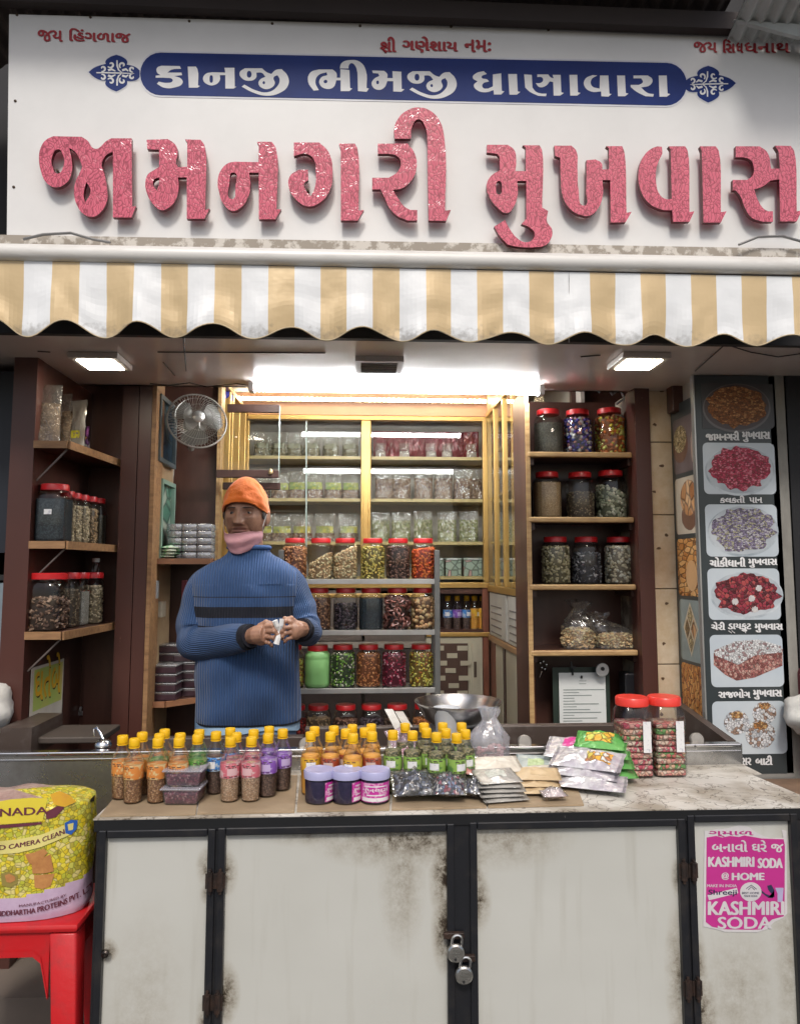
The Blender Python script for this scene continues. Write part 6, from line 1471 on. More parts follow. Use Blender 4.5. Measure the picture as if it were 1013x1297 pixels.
def skstrip(top, bot, mt, nm, lift, n=24):
    b = MB()
    def fn(u, v):
        def ip(L_, u):
            k = u*(len(L_)-1); i = min(int(k), len(L_)-2); t = k-i; return (L_[i][0]+(L_[i+1][0]-L_[i][0])*t, L_[i][1]+(L_[i+1][1]-L_[i][1])*t)
        a, c = ip(top, u), ip(bot, u); return skmap(*sp(a[0]+(c[0]-a[0])*v, a[1]+(c[1]-a[1])*v), lift)
    b.grid(fn, n, 8); b.warp(lambda p: p); b.build(nm, mt, sk, smooth=True)
yl = M('sack_yellow', (.74, .62, .06), .4, col2=(.68, .55, .05), vs=8); ylp = M('sack_pale_yellow', (.72, .64, .22), .4)
dkp = M('sack_maroon', (.14, .03, .05), .5); blk = M('sack_black', (.02, .02, .02), .5)
skstrip([(-200, 190), (130, 130), (300, 120), (430, 130)], [(-200, 360), (0, 345), (200, 335), (390, 325)], yl, 'name_panel', .0018)
skstrip([(-200, 350), (0, 350), (200, 338), (385, 332)], [(-200, 372), (0, 378), (200, 365), (380, 350)], dkp, 'maroon_line', .0022)
skstrip([(-250, 500), (0, 488), (200, 470), (380, 440), (560, 375)], [(-250, 610), (0, 598), (200, 585), (380, 545), (590, 470)], ylp, 'banner_panel', .0022)
skstrip([(555, 360), (600, 340), (645, 355)], [(560, 450), (600, 470), (635, 430)], M('sack_blue', (.03, .12, .45), .4), 'blue_mark', .0030, 8)
skstrip([(575, 375), (615, 370)], [(580, 430), (610, 430)], ylp, 'mark_centre', .0036, 6)
bre = M('print_bread', (.52, .25, .08), .5, col2=(.42, .18, .06), vs=60)
skstrip([(250, 600), (320, 590), (400, 560)], [(290, 690), (380, 650), (430, 600)], bre, 'printed_biscuit', .002, 8)
skstrip([(300, 660), (380, 640), (450, 615)], [(310, 770), (400, 775), (475, 765)], bre, 'printed_biscuit', .0026, 8)
skstrip([(320, 785), (400, 785), (480, 785)], [(325, 890), (390, 910), (450, 890)], bre, 'printed_biscuit', .002, 8)
skstrip([(50, 760), (120, 745), (190, 780)], [(60, 860), (130, 885), (190, 850)], M('print_cup', (.30, .24, .06), .5), 'printed_bowl', .002, 8)
skstrip([(85, 775), (120, 760), (170, 790)], [(100, 830), (130, 840), (170, 820)], bre, 'printed_snack', .003, 8)
skstrip([(415, 250), (500, 205), (555, 215)], [(420, 310), (490, 300), (550, 235)], dkp, 'printed_date', .002, 8)
skstrip([(450, 100), (520, 75), (590, 120)], [(480, 190), (560, 220), (640, 190)], M('sack_orange_yellow', (.75, .45, .03), .4, col2=(.7, .35, .05), vs=20), 'orange_patch', .0021, 8)
def sktext(body, top, bot, mt, lift=.003, bold=.03, nm='printed_words'):
    """text between two polylines"""
    v_, f_ = text_vf(body); ax = min(p.x for p in v_); bb_ = max(p.x for p in v_); az = min(p.y for p in v_); bz = max(p.y for p in v_); b = MB()
    def ip(L_, u):
        k = u*(len(L_)-1); i = min(max(int(k), 0), len(L_)-2); t = k-i; return (L_[i][0]+(L_[i+1][0]-L_[i][0])*t, L_[i][1]+(L_[i+1][1]-L_[i][1])*t)
    for i, s_ in enumerate((0, bold*.3, -bold*.3)):
        P_ = []
        for p in v_:
            u = (p.x-ax)/(bb_-ax)+s_*.25; c = (p.y-az)/(bz-az); a, d = ip(top, u), ip(bot, u)
            P_.append(skmap(*sp(d[0]+(a[0]-d[0])*c, d[1]+(a[1]-d[1])*c), lift+i*.0002))
        b.add(P_, f_)
    b.build(nm, mt, sk)
sktext("CANADA", [(-150, 225), (140, 200), (430, 200)], [(-150, 292), (140, 268), (430, 262)], dkp, bold=.06)
sktext("SORTED CAMERA CLEAN", [(-230, 530), (100, 515), (350, 475), (550, 410)], [(-230, 570), (100, 555), (350, 515), (555, 452)], dkp, bold=.03)
sktext("MANUFACTURED BY", [(200, 1030), (400, 1010), (560, 978)], [(200, 1052), (400, 1032), (560, 1000)], dkp, bold=.01)
sktext("SIDDHARTHA PROTEINS PVT. LTD.", [(20, 1082), (280, 1068), (540, 1024), (740, 960)], [(20, 1126), (280, 1114), (540, 1074), (745, 1015)], dkp, bold=.035)
sktext("CANADA", [(745, 180), (775, 400), (795, 640)], [(710, 190), (740, 400), (770, 640)], blk, bold=.05)
# two white sacks at the picture edges, other sack stack
def whitesack(label, px0, py0, px1, py1, Y, sd):
    a, c = at(px0, py1, Y), at(px1, py0, Y); cx, cz = (a.x+c.x)/2, (a.z+c.z)/2; hx_, hz_ = (c.x-a.x)/2, (c.z-a.z)/2
    def fn(u, v):
        th = 6.2832*u; ph = math.pi*(v-.5); n_ = noise.noise(Vector((math.cos(th)*2+sd, math.sin(th)*2, ph*2)))
        k = 1+.16*n_+.05*noise.noise(Vector((math.cos(th)*7, math.sin(th)*7+sd, ph*6)))
        return (cx+hx_*math.cos(ph)**.8*math.cos(th)*k, Y+.12+.12*math.cos(ph)**.8*math.sin(th)*k, cz+hz_*math.sin(ph)*k)
    return tag(MB().grid(fn, 30, 18, wrap=True).build('cloth_sack', M('white_sack_cloth', (.62, .61, .57), .8, col2=(.52, .51, .48), vs=8, bump=.4, bs=80), smooth=True, angle=80), label, 'sack')
whitesack('soft white cloth sack bulging at the shutter edge above the steel tray', -110, 868, -6, 948, 2.46, 2)
whitesack('soft white cloth sack beside the foot of the menu board', 1024, 884, 1120, 948, 2.50, 5)
tag(MB().rbox(at(1032, 900, 2.62).x, at(1120, 900, 2.62).x, 2.62, 2.75, at(980, 987, 2.70).z+.001, at(1005, 850, 2.62).z, .02).build('maroon_bundle', M('maroon_cloth', (.12, .02, .03), .8), smooth=True), 'maroon bundle standing behind the white cloth sack at the menu board', 'bundle')
MB_ = MB().rbox(at(945, 990, 2.5).x, at(1120, 990, 2.5).x, 2.385, 2.71, at(980, 987, 2.70).z-.04, at(980, 987, 2.70).z, .004); tag(MB_.build('side_ledge', M('brown_ledge', (.22, .14, .09), .6, col2=(.14, .09, .06), vs=9)), 'brown wooden ledge under the foot of the menu board', 'ledge')
# ================================================================== JARS
def scol(nm, c, r=.5, **k):
    c = tuple(min(.8, q*1.45) for q in c)
    return M('piece_'+nm, c, r, col2=tuple(x*.7 for x in c), vs=60, **k)
def sef(a, p): return 1 if p == 2 else (abs(math.cos(a))**p+abs(math.sin(a))**p)**(-1/p)
GR = {}
def jar(name, label, x, y, z, r, h, p, spec, fill=.9, slope=0, group=None, lidm=redlid, rz=0, seg=24, lidr=.74):
    t = thing(name, label, 'jar', (x, y, z), group, local=True, rz=R(rz))
    pr = [(r*.90, .001), (r*.98, .006), (r, .014), (r, h*.74), (r*.97, h*.79), (r*.86, h*.845), (r*lidr*.97, h*.875), (r*lidr*.95, h*.9)]
    MB().lathe(pr, seg if p == 2 else seg+8, p=p).build('body', pet, t, smooth=True)
    MB().lathe([(r*lidr*1.02, h*.885), (r*lidr*1.07, h*.89), (r*lidr*1.07, h*.985), (r*lidr*1.02, h), (0, h)], 30, rib=.006, ribn=30).build('lid', lidm, t, smooth=True)
    shape, size, mats, core = spec
    ri = r-.0035; ht = h*.80*fill; rnd = random.Random(int(abs(x*1e4))+int(z*977))
    def top(px_): return ht*(1+slope*px_/r)
    b = MB(); n = 24
    sz = 0 if shape is None else min(size)
    rc_ = ri-sz*.9
    b.lathe([(0, .002), (rc_*.95, .003), (rc_, .01), (rc_, ht), (0, ht+.004)], n, p=p)
    b.warp(lambda q: Vector((q.x, q.y, q.z if q.z < ht*.9 else top(q.x)-sz*.6)))
    mm = [core]+list(mats)
    if shape:
        ar = 2*math.pi*ri*ht+math.pi*ri*ri; N_ = int(min(460, ar/(size[0]*size[1]*2.6)))
        for k in range(N_):
            mi = 1+rnd.randrange(len(mats)); rot = Matrix.Rotation(rnd.random()*6.28, 3, 'Z') @ Matrix.Rotation(rnd.uniform(-1.2, 1.2), 3, 'X') @ Matrix.Rotation(rnd.uniform(-1.5, 1.5), 3, 'Y')
            if k < N_*.8:
                a = rnd.random()*6.2832; rr = (ri-sz*.75)*sef(a, p)*.985; px_ = rr*math.cos(a); zz = rnd.uniform(.006, max(.008, top(px_)-.002)); c = (px_, rr*math.sin(a), zz)
            else:
                a = rnd.random()*6.2832; rr = ri*.9*math.sqrt(rnd.random()); c = (rr*math.cos(a), rr*math.sin(a), top(rr*math.cos(a))+rnd.uniform(-.002, .003))
            s_ = rnd.uniform(.8, 1.2); sv = tuple(q*s_ for q in size)
            if shape == 'round': b.ico(c, sv, rot, mi)
            elif shape == 'bend': b.ico(c, sv, rot, mi, bend=.5)
            elif shape == 'ring':
                R_, r_ = size[0]*s_, size[0]*.34
                ps = [Vector((R_*math.cos(q*6.283/8), R_*math.sin(q*6.283/8), 0)) for q in range(8)]; b.tube([rot @ q+Vector(c) for q in ps], r_, 5, mi, closed=True)
            elif shape == 'flake': b.ico(c, (sv[0], sv[1], sv[2]*.3), rot, mi, bend=.3)
    b.build('contents', mm, t, smooth=(shape is not None), kind='stuff', angle=60)
    return t
alm = ('bend', (.0085, .005, .004), [scol('almond', (.40, .16, .06)), scol('almond2', (.50, .24, .10))], scol('almond_core', (.16, .06, .03)))
cash = ('bend', (.0085, .0045, .0042), [scol('cashew', (.66, .48, .28)), scol('cashew2', (.58, .38, .20))], scol('cashew_core', (.3, .2, .1)))
pist = ('round', (.008, .0045, .004), [scol('pistachio', (.55, .40, .08)), scol('pist2', (.30, .26, .04)), scol('pist3', (.62, .48, .14))], scol('pist_core', (.12, .09, .02)))
rais = ('round', (.0075, .005, .0045), [scol('raisin', (.10, .045, .03)), scol('raisin2', (.18, .09, .06))], scol('raisin_core', (.03, .015, .01)))
orng = ('round', (.0085, .0045, .004), [scol('orange_sweet', (.75, .14, .02)), scol('orange_sweet2', (.62, .08, .015))], scol('orange_core', (.25, .03, .01)))
brn = ('round', (.006, .004, .004), [scol('brown_seed', (.28, .14, .07)), scol('brown_seed2', (.20, .1, .05))], scol('bs_core', (.07, .03, .02)))
blk_ = ('round', (.0075, .007, .006), [scol('black_sweet', (.03, .022, .03), .3), scol('black_sweet2', (.06, .04, .05), .3)], scol('blk_core', (.01, .008, .01)))
nvy = (None, (0, 0, 0), [scol('n', (.02, .03, .04))], seedmix('navy_fine', [(.02, .035, .045), (.04, .06, .07), (.012, .02, .03)], 260))
ring_ = ('ring', (.0125, .0125, .005), [scol('date_ring', (.16, .06, .045), .35), scol('date_ring2', (.22, .09, .07), .35)], scol('ring_core', (.03, .015, .012)))
hazel = ('round', (.0105, .0105, .010), [scol('hazel', (.62, .40, .20)), scol('hazel2', (.52, .30, .14))], scol('hazel_core', (.12, .06, .03)))
grmix = ('round', (.0065, .0045, .004), [scol('mix_green', (.20, .38, .05)), scol('mix_black', (.02, .03, .02)), scol('mix_white', (.6, .6, .42)), scol('mix_green2', (.10, .22, .03))], scol('mixg_core', (.03, .05, .02)))
rust = ('round', (.0055, .004, .0035), [scol('rust_seed', (.42, .16, .05)), scol('rust_seed2', (.32, .11, .04)), scol('rust3', (.5, .24, .09))], scol('rust_core', (.14, .05, .02)))
marn = ('round', (.0055, .0045, .004), [scol('maroon_sweet', (.32, .015, .05)), scol('maroon2', (.16, .008, .025)), scol('maroon3', (.55, .28, .33))], scol('marn_core', (.08, .01, .02)))
ylmx = ('round', (.006, .0045, .004), [scol('yellow_mix', (.6, .42, .05)), scol('yellow_mix2', (.35, .12, .03)), scol('ymix3', (.4, .42, .08)), scol('ymix4', (.62, .5, .15))], scol('ym_core', (.14, .09, .02)))
tanf = (None, (0, 0, 0), [scol('n', (.02, .03, .04))], seedmix('tan_fine', [(.50, .34, .17), (.42, .27, .13), (.58, .42, .24)], 330))
gryf = (None, (0, 0, 0), [scol('n', (.02, .03, .04))], seedmix('grey_fine', [(.10, .095, .07), (.15, .14, .11), (.07, .065, .05)], 300))
dkseed = ('round', (.0045, .003, .0028), [scol('dk_seed', (.20, .15, .09)), scol('dk_seed2', (.30, .24, .15)), scol('dk3', (.12, .09, .06))], scol('dks_core', (.06, .045, .03)))
foilb = ('round', (.009, .008, .008), [scol('foil_violet', (.10, .06, .35), .2, metal=.3), scol('foil_white', (.62, .60, .66), .2, metal=.3), scol('foil_black', (.02, .02, .04), .2), scol('foil_rose', (.45, .22, .2), .25, metal=.3), scol('foil_navy', (.03, .04, .2), .2)], scol('foilb_core', (.03, .02, .06)))
goldw = ('round', (.010, .008, .007), [scol('wrap_gold', (.75, .45, .05), .2, metal=.4), scol('wrap_orange', (.6, .16, .04), .25), scol('wrap_brown', (.3, .1, .04), .25), scol('wrap_yellow', (.8, .62, .15), .2, metal=.3)], scol('gold_core', (.2, .07, .02)))
grnp = ('round', (.0085, .0075, .007), [scol('grey_green', (.34, .36, .26)), scol('grey_green2', (.25, .28, .19)), scol('ggw', (.5, .5, .4))], scol('gg_core', (.09, .1, .06)))
olive = ('round', (.009, .0055, .005), [scol('olive_chip', (.38, .34, .20)), scol('olive_chip2', (.28, .25, .13)), scol('olive3', (.46, .42, .28))], scol('olive_core', (.09, .08, .04)))
bwf = ('flake', (.010, .005, .004), [scol('flake_grey', (.42, .42, .44)), scol('flake_black', (.05, .05, .06)), scol('flake_dk', (.16, .16, .18))], scol('flake_core', (.03, .03, .035)))
whp = ('round', (.0085, .0065, .006), [scol('pale_pea', (.52, .48, .36)), scol('pale_pea2', (.42, .38, .27)), scol('pale3', (.6, .58, .48))], scol('pale_core', (.16, .14, .1)))
drk = ('bend', (.010, .006, .004), [scol('dried_fruit', (.09, .05, .035)), scol('dried2', (.15, .09, .06)), scol('dried3', (.24, .16, .11))], scol('dried_core', (.03, .018, .012)))
dkred = ('round', (.007, .005, .004), [scol('dark_red', (.35, .03, .02)), scol('dark_red2', (.2, .02, .015))], scol('dr_core', (.06, .01, .01)))
seedb = ('round', (.0055, .004, .0035), [scol('pale_brown_seed', (.40, .28, .16)), scol('pale_brown_seed2', (.3, .2, .1))], scol('pb_core', (.1, .07, .04)))
# steel rack behind the shopkeeper
YK1 = 3.30
rk = thing('steel_rack', 'grey steel rack of four narrow shelves holding rows of red-lidded jars', 'rack', at(470, 960, YK1))
rkz = []
rx0, rx1 = at(352, 735, YK1).x, at(557, 735, YK1).x
for py in (734, 798.5, 872, 950):
    z = at(480, py, YK1).z; rkz.append(z)
    o = MB().rbox(rx0, rx1, YK1-.0, YK1+.16, z-.006, z, .001).build('shelf', steel, rk)
    MB().rbox(rx0, rx1, YK1-.004, YK1-.0005, z-.020, z+.002, .001).build('shelf_lip', M('lip_steel', (.6, .59, .57), .35, .7, col2=(.45, .44, .42)), o)
for x in (rx0, rx1-.025):
    for yy in (YK1-.006, YK1+.14): MB().rbox(x+.0005, x+.0245, yy, yy+.02, ZF, rkz[0]+.13, .002).build('post', M('rack_post', (.22, .22, .21), .4, .6), rk)
def rackjar(row, px, spec, fill, slope, label, h=.183, lidm=redlid):
    q = at(px, 734, YK1+.065); return jar('glass_jar', label, q.x, YK1+.065, rkz[row]+.0005, .0555, h, 3.0, spec, fill, slope, lidm=lidm, rz=0)
J = rackjar
J(0, 373, alm, .95, 0, 'red-lidded jar of brown almonds on the top rack shelf beside the blue sleeve')
J(0, 406, cash, .62, .35, 'half-full jar of cashews sloping up, on the top rack shelf beside the almonds')
J(0, 437, cash, .85, .22, 'fuller jar of cashews on the top rack shelf next to the yellow-green nuts')
J(0, 472, pist, .97, 0, 'red-lidded jar of yellow-green nuts on the top rack shelf')
J(0, 504, rais, .97, 0, 'red-lidded jar of dark brown raisins on the top rack shelf')
J(0, 536, orng, .92, .05, 'red-lidded jar of bright orange sweets at the rack post, top shelf')
J(1, 404, brn, .9, 0, 'red-lidded jar of small brown seeds on the second rack shelf behind the man\'s cuff')
J(1, 438, blk_, .75, 0, 'red-lidded jar of round black sweets on the second rack shelf')
J(1, 470, nvy, .93, 0, 'red-lidded jar of fine blue-black seeds on the second rack shelf')
J(1, 503, ring_, .93, 0, 'red-lidded jar of dark brown rings on the second rack shelf')
J(1, 535, hazel, .9, .05, 'red-lidded jar of round tan nuts on the second rack shelf by the post')
J(2, 371, ylmx, .8, 0, 'red-lidded jar of mixed seeds partly hidden by the blue jumper, third rack shelf')
J(2, 435, grmix, .97, 0, 'red-lidded jar of green, black and white mix on the third rack shelf')
J(2, 467, rust, .97, 0, 'red-lidded jar of rust brown seeds on the third rack shelf')
J(2, 499, marn, .97, 0, 'red-lidded jar of maroon and pink mix on the third rack shelf')
J(2, 533, ylmx, .97, 0, 'red-lidded jar of yellow and brown mix on the third rack shelf by the post')
J(3, 376, dkred, .8, 0, 'red-lidded jar of dark red pieces on the lowest rack shelf beside the jumper hem')
J(3, 405, seedb, .85, 0, 'red-lidded jar of pale brown seeds on the lowest rack shelf')
J(3, 439, rais, .8, 0, 'red-lidded jar of near-black pieces on the lowest rack shelf beside the pale brown seeds')
J(3, 471, blk_, .8, 0, 'red-lidded jar of black pieces on the lowest rack shelf behind the steel strips')
J(3, 503, drk, .8, 0, 'red-lidded jar of dark dried fruit on the lowest rack shelf near the pan')
J(3, 537, rust, .8, 0, 'red-lidded jar standing behind the steel pan on the lowest rack shelf')
# green opaque jar
q = at(402, 872, YK1+.065); t = thing('green_jar', 'opaque pale green jar with red lid on the third rack shelf', 'jar', (q.x, YK1+.065, rkz[2]+.0005), local=True)
gm = M('pale_green_plastic', (.27, .56, .20), .35, col2=(.24, .5, .18))
MB().lathe([(0, .001), (.048, .001), (.054, .008), (.0555, .02), (.0545, .055), (.0555, .06), (.0555, .118), (.0545, .122), (.0555, .127), (.0545, .142), (.044, .154), (.041, .158)], 30, p=2.6).build('body', gm, t, smooth=True)
MB().lathe([(.042, .156), (.045, .158), (.045, .178), (.042, .182), (0, .182)], 28, rib=.006, ribn=28).build('lid', redlid, t, smooth=True)
# right shelf unit
def unitjar(row, px, spec, fill, slope, label, r=.060, h=.197, p=2.4, yy=.10):
    q = at(px, 700, YU+yy); return jar('glass_jar', label, q.x, YU+yy, usz[row]+.0005, r, h, p, spec, fill, slope)
U = unitjar
dl = M('dim_red_lid', (.35, .02, .025), .4)
U(0, 697, gryf, .86, 0, 'jar of fine grey-green powder, top shelf of the three-jar unit')
U(0, 735, foilb, .97, 0, 'jar of violet and white foil sweets, top shelf of the three-jar unit')
U(0, 776, goldw, .97, 0, 'jar of golden wrapped sweets, top shelf of the three-jar unit', r=.063, h=.205)
U(1, 694, tanf, .96, 0, 'jar of pale tan fennel grains, second shelf of the three-jar unit')
U(1, 736, dkseed, .70, 0, 'jar of dark olive seeds, two thirds full, second shelf of the three-jar unit')
U(1, 775, grnp, .74, -.22, 'jar of grey-green sweets sloping down, second shelf of the three-jar unit', r=.064, h=.205)
U(2, 703, olive, .97, 0, 'jar of olive grey chips, third shelf of the three-jar unit')
U(2, 742, bwf, .80, 0, 'jar of black and white flakes, third shelf of the three-jar unit')
U(2, 783, whp, .97, 0, 'jar of pale cream peas, third shelf of the three-jar unit')
# bagged nuts
nuts = seedmix('bagged_nuts', [(.58, .42, .24), (.48, .32, .17), (.66, .52, .34), (.4, .25, .12)], 75, stretch=(1, 1, 1.3), bump=.8)
def nutbag(label, px, w_, hc, hb, sd, lean):
    q = at(px, 825, YU+.08); z = usz[3]+.0005; c = (q.x, YU+.09, z); t = thing('nut_bag', label, 'bag', c, 'clear bags of nuts')
    bagmesh((c[0], c[1], z), w_, .06, hb, sd, neck=.32, flare=.8).warp(lambda p: Vector((p.x+lean*max(0, p.z-z-hc)*1.2, p.y, p.z))).build('bag', polyclear, t, smooth=True)
    b = MB()
    def fn(u, v):
        a = 6.2832*u; ph = v; rad = math.sqrt(max(0, 1-max(0, (ph-.55)/.45)**2)); rad *= (.86+.14*min(1, v/.2)); k = 1+.10*noise.noise(Vector((math.cos(a)*2+sd, math.sin(a)*2, v*3)))
        return (c[0]+w_*.93*rad*math.cos(a)*k, c[1]+.052*rad*math.sin(a)*k, z+.002+hc*v)
    b.grid(fn, 28, 12, wrap=True); o = b.build('nuts', nuts, t, smooth=True, kind='stuff')
    b = MB(); rnd = random.Random(int(sd*10))
    for k in range(260):
        u, v = rnd.random(), rnd.random()*.96; p = fn(u, v); b.ico(p, (.008, .0045, .004), Matrix.Rotation(rnd.random()*6, 3, 'Z') @ Matrix.Rotation(rnd.random()*3, 3, 'X'), rnd.randrange(2), bend=.5)
    b.build('cashew_pieces', [cash[2][0], cash[2][1]], t, smooth=True, kind='stuff')
nutbag('upright clear bag of pale cashews with twisted top on the shelf over the pinned paper', 733, .072, .085, .19, 1.7, -.1)
nutbag('low spreading clear bag of cashews lying beside the upright bag of cashews', 781, .088, .06, .15, 4.2, -.9)
# left corner shelves
def leftjar(name, label, px_right, Y, pyf, r, h, spec, fill, lidr=.8, p=5):
    X = at(px_right, 700, Y).x-r; zz_ = at(50, pyf, YL).z
    return jar(name, label, X, Y+r, zz_+.001, r, h, p, spec, fill, lidr=lidr)
cream_f = ('round', (.006, .004, .0035), [scol('sesame', (.52, .44, .30)), scol('sesame2', (.40, .32, .2))], scol('sesame_core', (.15, .12, .07)))
b0 = leftjar('plastic_jar', 'large square jar of blue-black seeds with a white sticker on the corner shelf', 79, 2.64, 686, .055, .205, nvy, .92)
MB().box(-.012, .014, -.0575, -.0568, .095, .113).build('sticker', wht, b0)
for i, (px, sp_, fl_, ds) in enumerate(((89, cream_f, .95, 'first slim jar of sesame behind the blue-black square jar'), (98, cream_f, .9, 'second slim jar of sesame in the receding row on the corner shelf'), (108, cream_f, .92, 'third slim jar of sesame in the receding row on the corner shelf'), (119, seedb, .9, 'slim jar of brown seeds in the receding row, last but one'), (129, gryf, .8, 'last slim jar of dark seeds at the far end of the corner shelf'))):
    leftjar('plastic_jar', ds, px, 2.76+i*.068, 686, .031, .19, sp_, fl_)
leftjar('plastic_jar', 'large square jar of curled dark dried fruit on the lowest corner shelf', 77, 2.64, 801, .066, .20, drk, .68, lidr=.95)
leftjar('plastic_jar', 'square jar of dark grains second on the lowest corner shelf', 97, 2.79, 801, .045, .20, dkseed, .85, lidr=.95)
leftjar('plastic_jar', 'square jar of pale salt third on the lowest corner shelf', 109, 2.89, 801, .042, .20, (None, (0, 0, 0), [], seedmix('pale_grain', [(.45, .43, .36), (.36, .34, .28), (.55, .52, .45)], 300)), .8, lidr=.95)
b1 = leftjar('plastic_jar', 'square jar of white grains with a red heart sticker on the lowest corner shelf', 127, 2.985, 801, .042, .20, cream_f, .9, lidr=.95)
b = MB(); b.front([(.006+.007*math.cos(k*.7), .125+.007*math.sin(k*.7)) for k in range(9)], -.0445, -.0438); b.build('heart_sticker', redlid, b1)
q = at(129, 722, 3.03); zz_ = at(50, 801, YL).z+.202
t = thing('small_bottle', 'small clear bottle standing on the red lid of the last corner shelf jar', 'bottle', (q.x-.02, 3.02, zz_), local=True)
MB().lathe([(.014, 0), (.015, .002), (.015, .03), (.012, .034), (.012, .04)], 14).build('body', pet, t, smooth=True); MB().lathe([(.014, .04), (.014, .055), (0, .056)], 14).build('lid', M('clear_white_lid', (.5, .5, .48), .4), t, smooth=True)
# standing pouches
def pouch(name, label, cat, x, y, z, w_, h_, d_, film_, cont, band=None, rz=0, group=None, sd=0, fill=.62, lean=0, nu=10, nv=12):
    t = thing(name, label, cat, (x, y, z), group, local=True, rz=R(rz)); t.rotation_euler = (R(lean), 0, R(rz))
    def sh(s, k=1, top=1.0):
        def g(u, v):
            v = v*top; th = d_*.5*(max(0, 1-v)**.6)*math.sin(math.pi*min(max(u, .0), 1))**.5*k
            if v < .05: th *= .9
            n_ = noise.noise(Vector((u*4+sd, v*5, s*2+sd)))+.5*noise.noise(Vector((u*11, v*12+sd, s)))
            return ((u-.5)*w_*(1-.04*math.sin(v*3))*(.97 if k < 1 else 1), s*(th+.0008)+n_*.010*(k if v < .97 else .3), v*h_+.001)
        return g
    b = MB(); b.grid(sh(-1), nu, nv); b.grid(lambda u, v: sh(1)(1-u, v), nu, nv)
    b.build('pouch', film_, t, smooth=True, angle=80)
    c = MB(); c.grid(sh(-1, .90, fill), nu, nv); c.grid(lambda u, v: sh(1, .90, fill)(1-u, v), nu, nv)
    o = sh(-1, .9, fill); k_ = sh(1, .9, fill); c.grid(lambda u, v: tuple(Vector(o(u, 1)).lerp(Vector(k_(u, 1)), v)), nu, 1)
    c.build('contents', cont, t, smooth=True, kind='stuff')
    fo = MB(); f0 = sh(-1); rf = random.Random(int(sd*31)+3)
    for q in range(7):
        u0_, v0_ = rf.uniform(.12, .88), rf.uniform(.35, .93); du, dv = rf.uniform(-.22, .22), rf.uniform(-.30, -.08); wd_ = rf.uniform(.012, .035)
        P3 = [Vector(f0(min(.98, max(.02, u0_+du*t_+(wd_*(1-t_) if s_ else 0))), min(.97, max(.05, v0_+dv*t_))))+Vector((0, -.0022-.0015*(s_), 0)) for t_ in (0, .5, 1) for s_ in (0, 1)]
        fo.add(P3, [(0, 1, 3, 2), (2, 3, 5, 4)])
    fo.build('crease_highlights', M('crease_highlight', (.62, .62, .60), .18, .35), t, smooth=True, kind='stuff')  # pale glossy slivers along the film ridges, painted-in crease highlights
    if band:
        mt, v0, v1, u0, u1 = band; bb_ = MB(); f0 = sh(-1)
        bb_.grid(lambda u, v: tuple(Vector(f0(u0+(u1-u0)*u, v0+(v1-v0)*v))+Vector((0, -.0012, 0))), 6, 3); bb_.build('label', mt, t, smooth=True)
    return t
pf = film('pouch_film', (.95, .95, .93), .07, .09, .05, (.75, .75, .70), bump=1.0, bs=42)
mixA = seedmix('pouch_mix_grey', [(.26, .23, .12), (.36, .33, .2), (.12, .1, .05), (.42, .38, .26)], 110)
mixB = seedmix('pouch_mix_brown', [(.28, .14, .08), (.38, .23, .14), (.12, .05, .035), (.44, .31, .22)], 105)
mixC = seedmix('pouch_mix_green', [(.34, .38, .14), (.46, .46, .22), (.18, .2, .06), (.52, .48, .3)], 105)
mixD = seedmix('pouch_mix_maroon', [(.20, .03, .05), (.12, .02, .035), (.28, .06, .07)], 120)
ylb = M('pouch_label_lime', (.42, .42, .07), .4, col2=(.22, .3, .08), vs=45, lo=.45, hi=.55); yl2 = M('pouch_label_yellow', (.50, .44, .06), .4, col2=(.3, .34, .1), vs=45, lo=.45, hi=.55)
maroonf = M('maroon_pouch_film', (.12, .012, .02), .18, .2, col2=(.2, .03, .04), vs=20, bump=.9, bs=50)
def cabrow(shi, pxs, wpx, h_, mat, cont, band, ph, grp, fill=.6, dep=.035, y=YK+.10):
    proto = None; nl = len(pxs)
    for i, px in enumerate(pxs):
        lb_ = ph+', %s from the fan side' % ORD[i]
        x = at(px, 650, y).x; wv = wpx/F*y
        if proto is None or i % 2 == 0 and i < 4:
            t = pouch('snack_pouch', lb_, 'pouch', x, y+random.uniform(-.01, .01), shz[shi]+.001, wv, h_*random.uniform(.95, 1.04), dep, mat, cont, band, random.uniform(-9, 9), grp, sd=random.random()*30, fill=fill, lean=-4)
            proto = t
        else:
            t = copy_thing(proto, loc=(x, y+random.uniform(-.015, .01), shz[shi]+.001), label=lb_); t.rotation_euler = (R(-4), 0, R(random.uniform(-12, 12)))
# shelf 0 (y 580)
cabrow(0, (331, 352, 372, 394, 418, 443), 22, .15, pf, mixA, (M('pouch_print_grey', (.35, .35, .25), .4), .35, .55, .15, .85), 'clear pouch on the top cabinet shelf', 'pouches on the top shelf, plain', .5)
cabrow(0, (482, 498, 515, 530, 547, 563, 580, 597), 20, .17, maroonf, mixD, None, 'shiny maroon snack pouch on the top cabinet shelf', 'maroon pouches', .6)
proto = None
for i, px in enumerate((482, 512, 546, 566, 597)):
    q = at(px, 575, YK+.055); ph = 'small silver-topped sweet bag in front of the maroon pouches'
    if proto is None: proto = pouch('sweet_bag', ph+', first from the mullion', 'bag', q.x, YK+.06, shz[0]+.001, .06, .085, .03, pf, M('white_sweets', (.6, .56, .52), .5, col2=(.4, .3, .28), vs=60), None, 0, 'sweet bags before the maroon pouches', sd=5, fill=.4)
    else: copy_thing(proto, loc=(q.x, YK+.06, shz[0]+.001), rz=random.uniform(-.3, .3), label=ph+', %s from the mullion' % ORD[i])
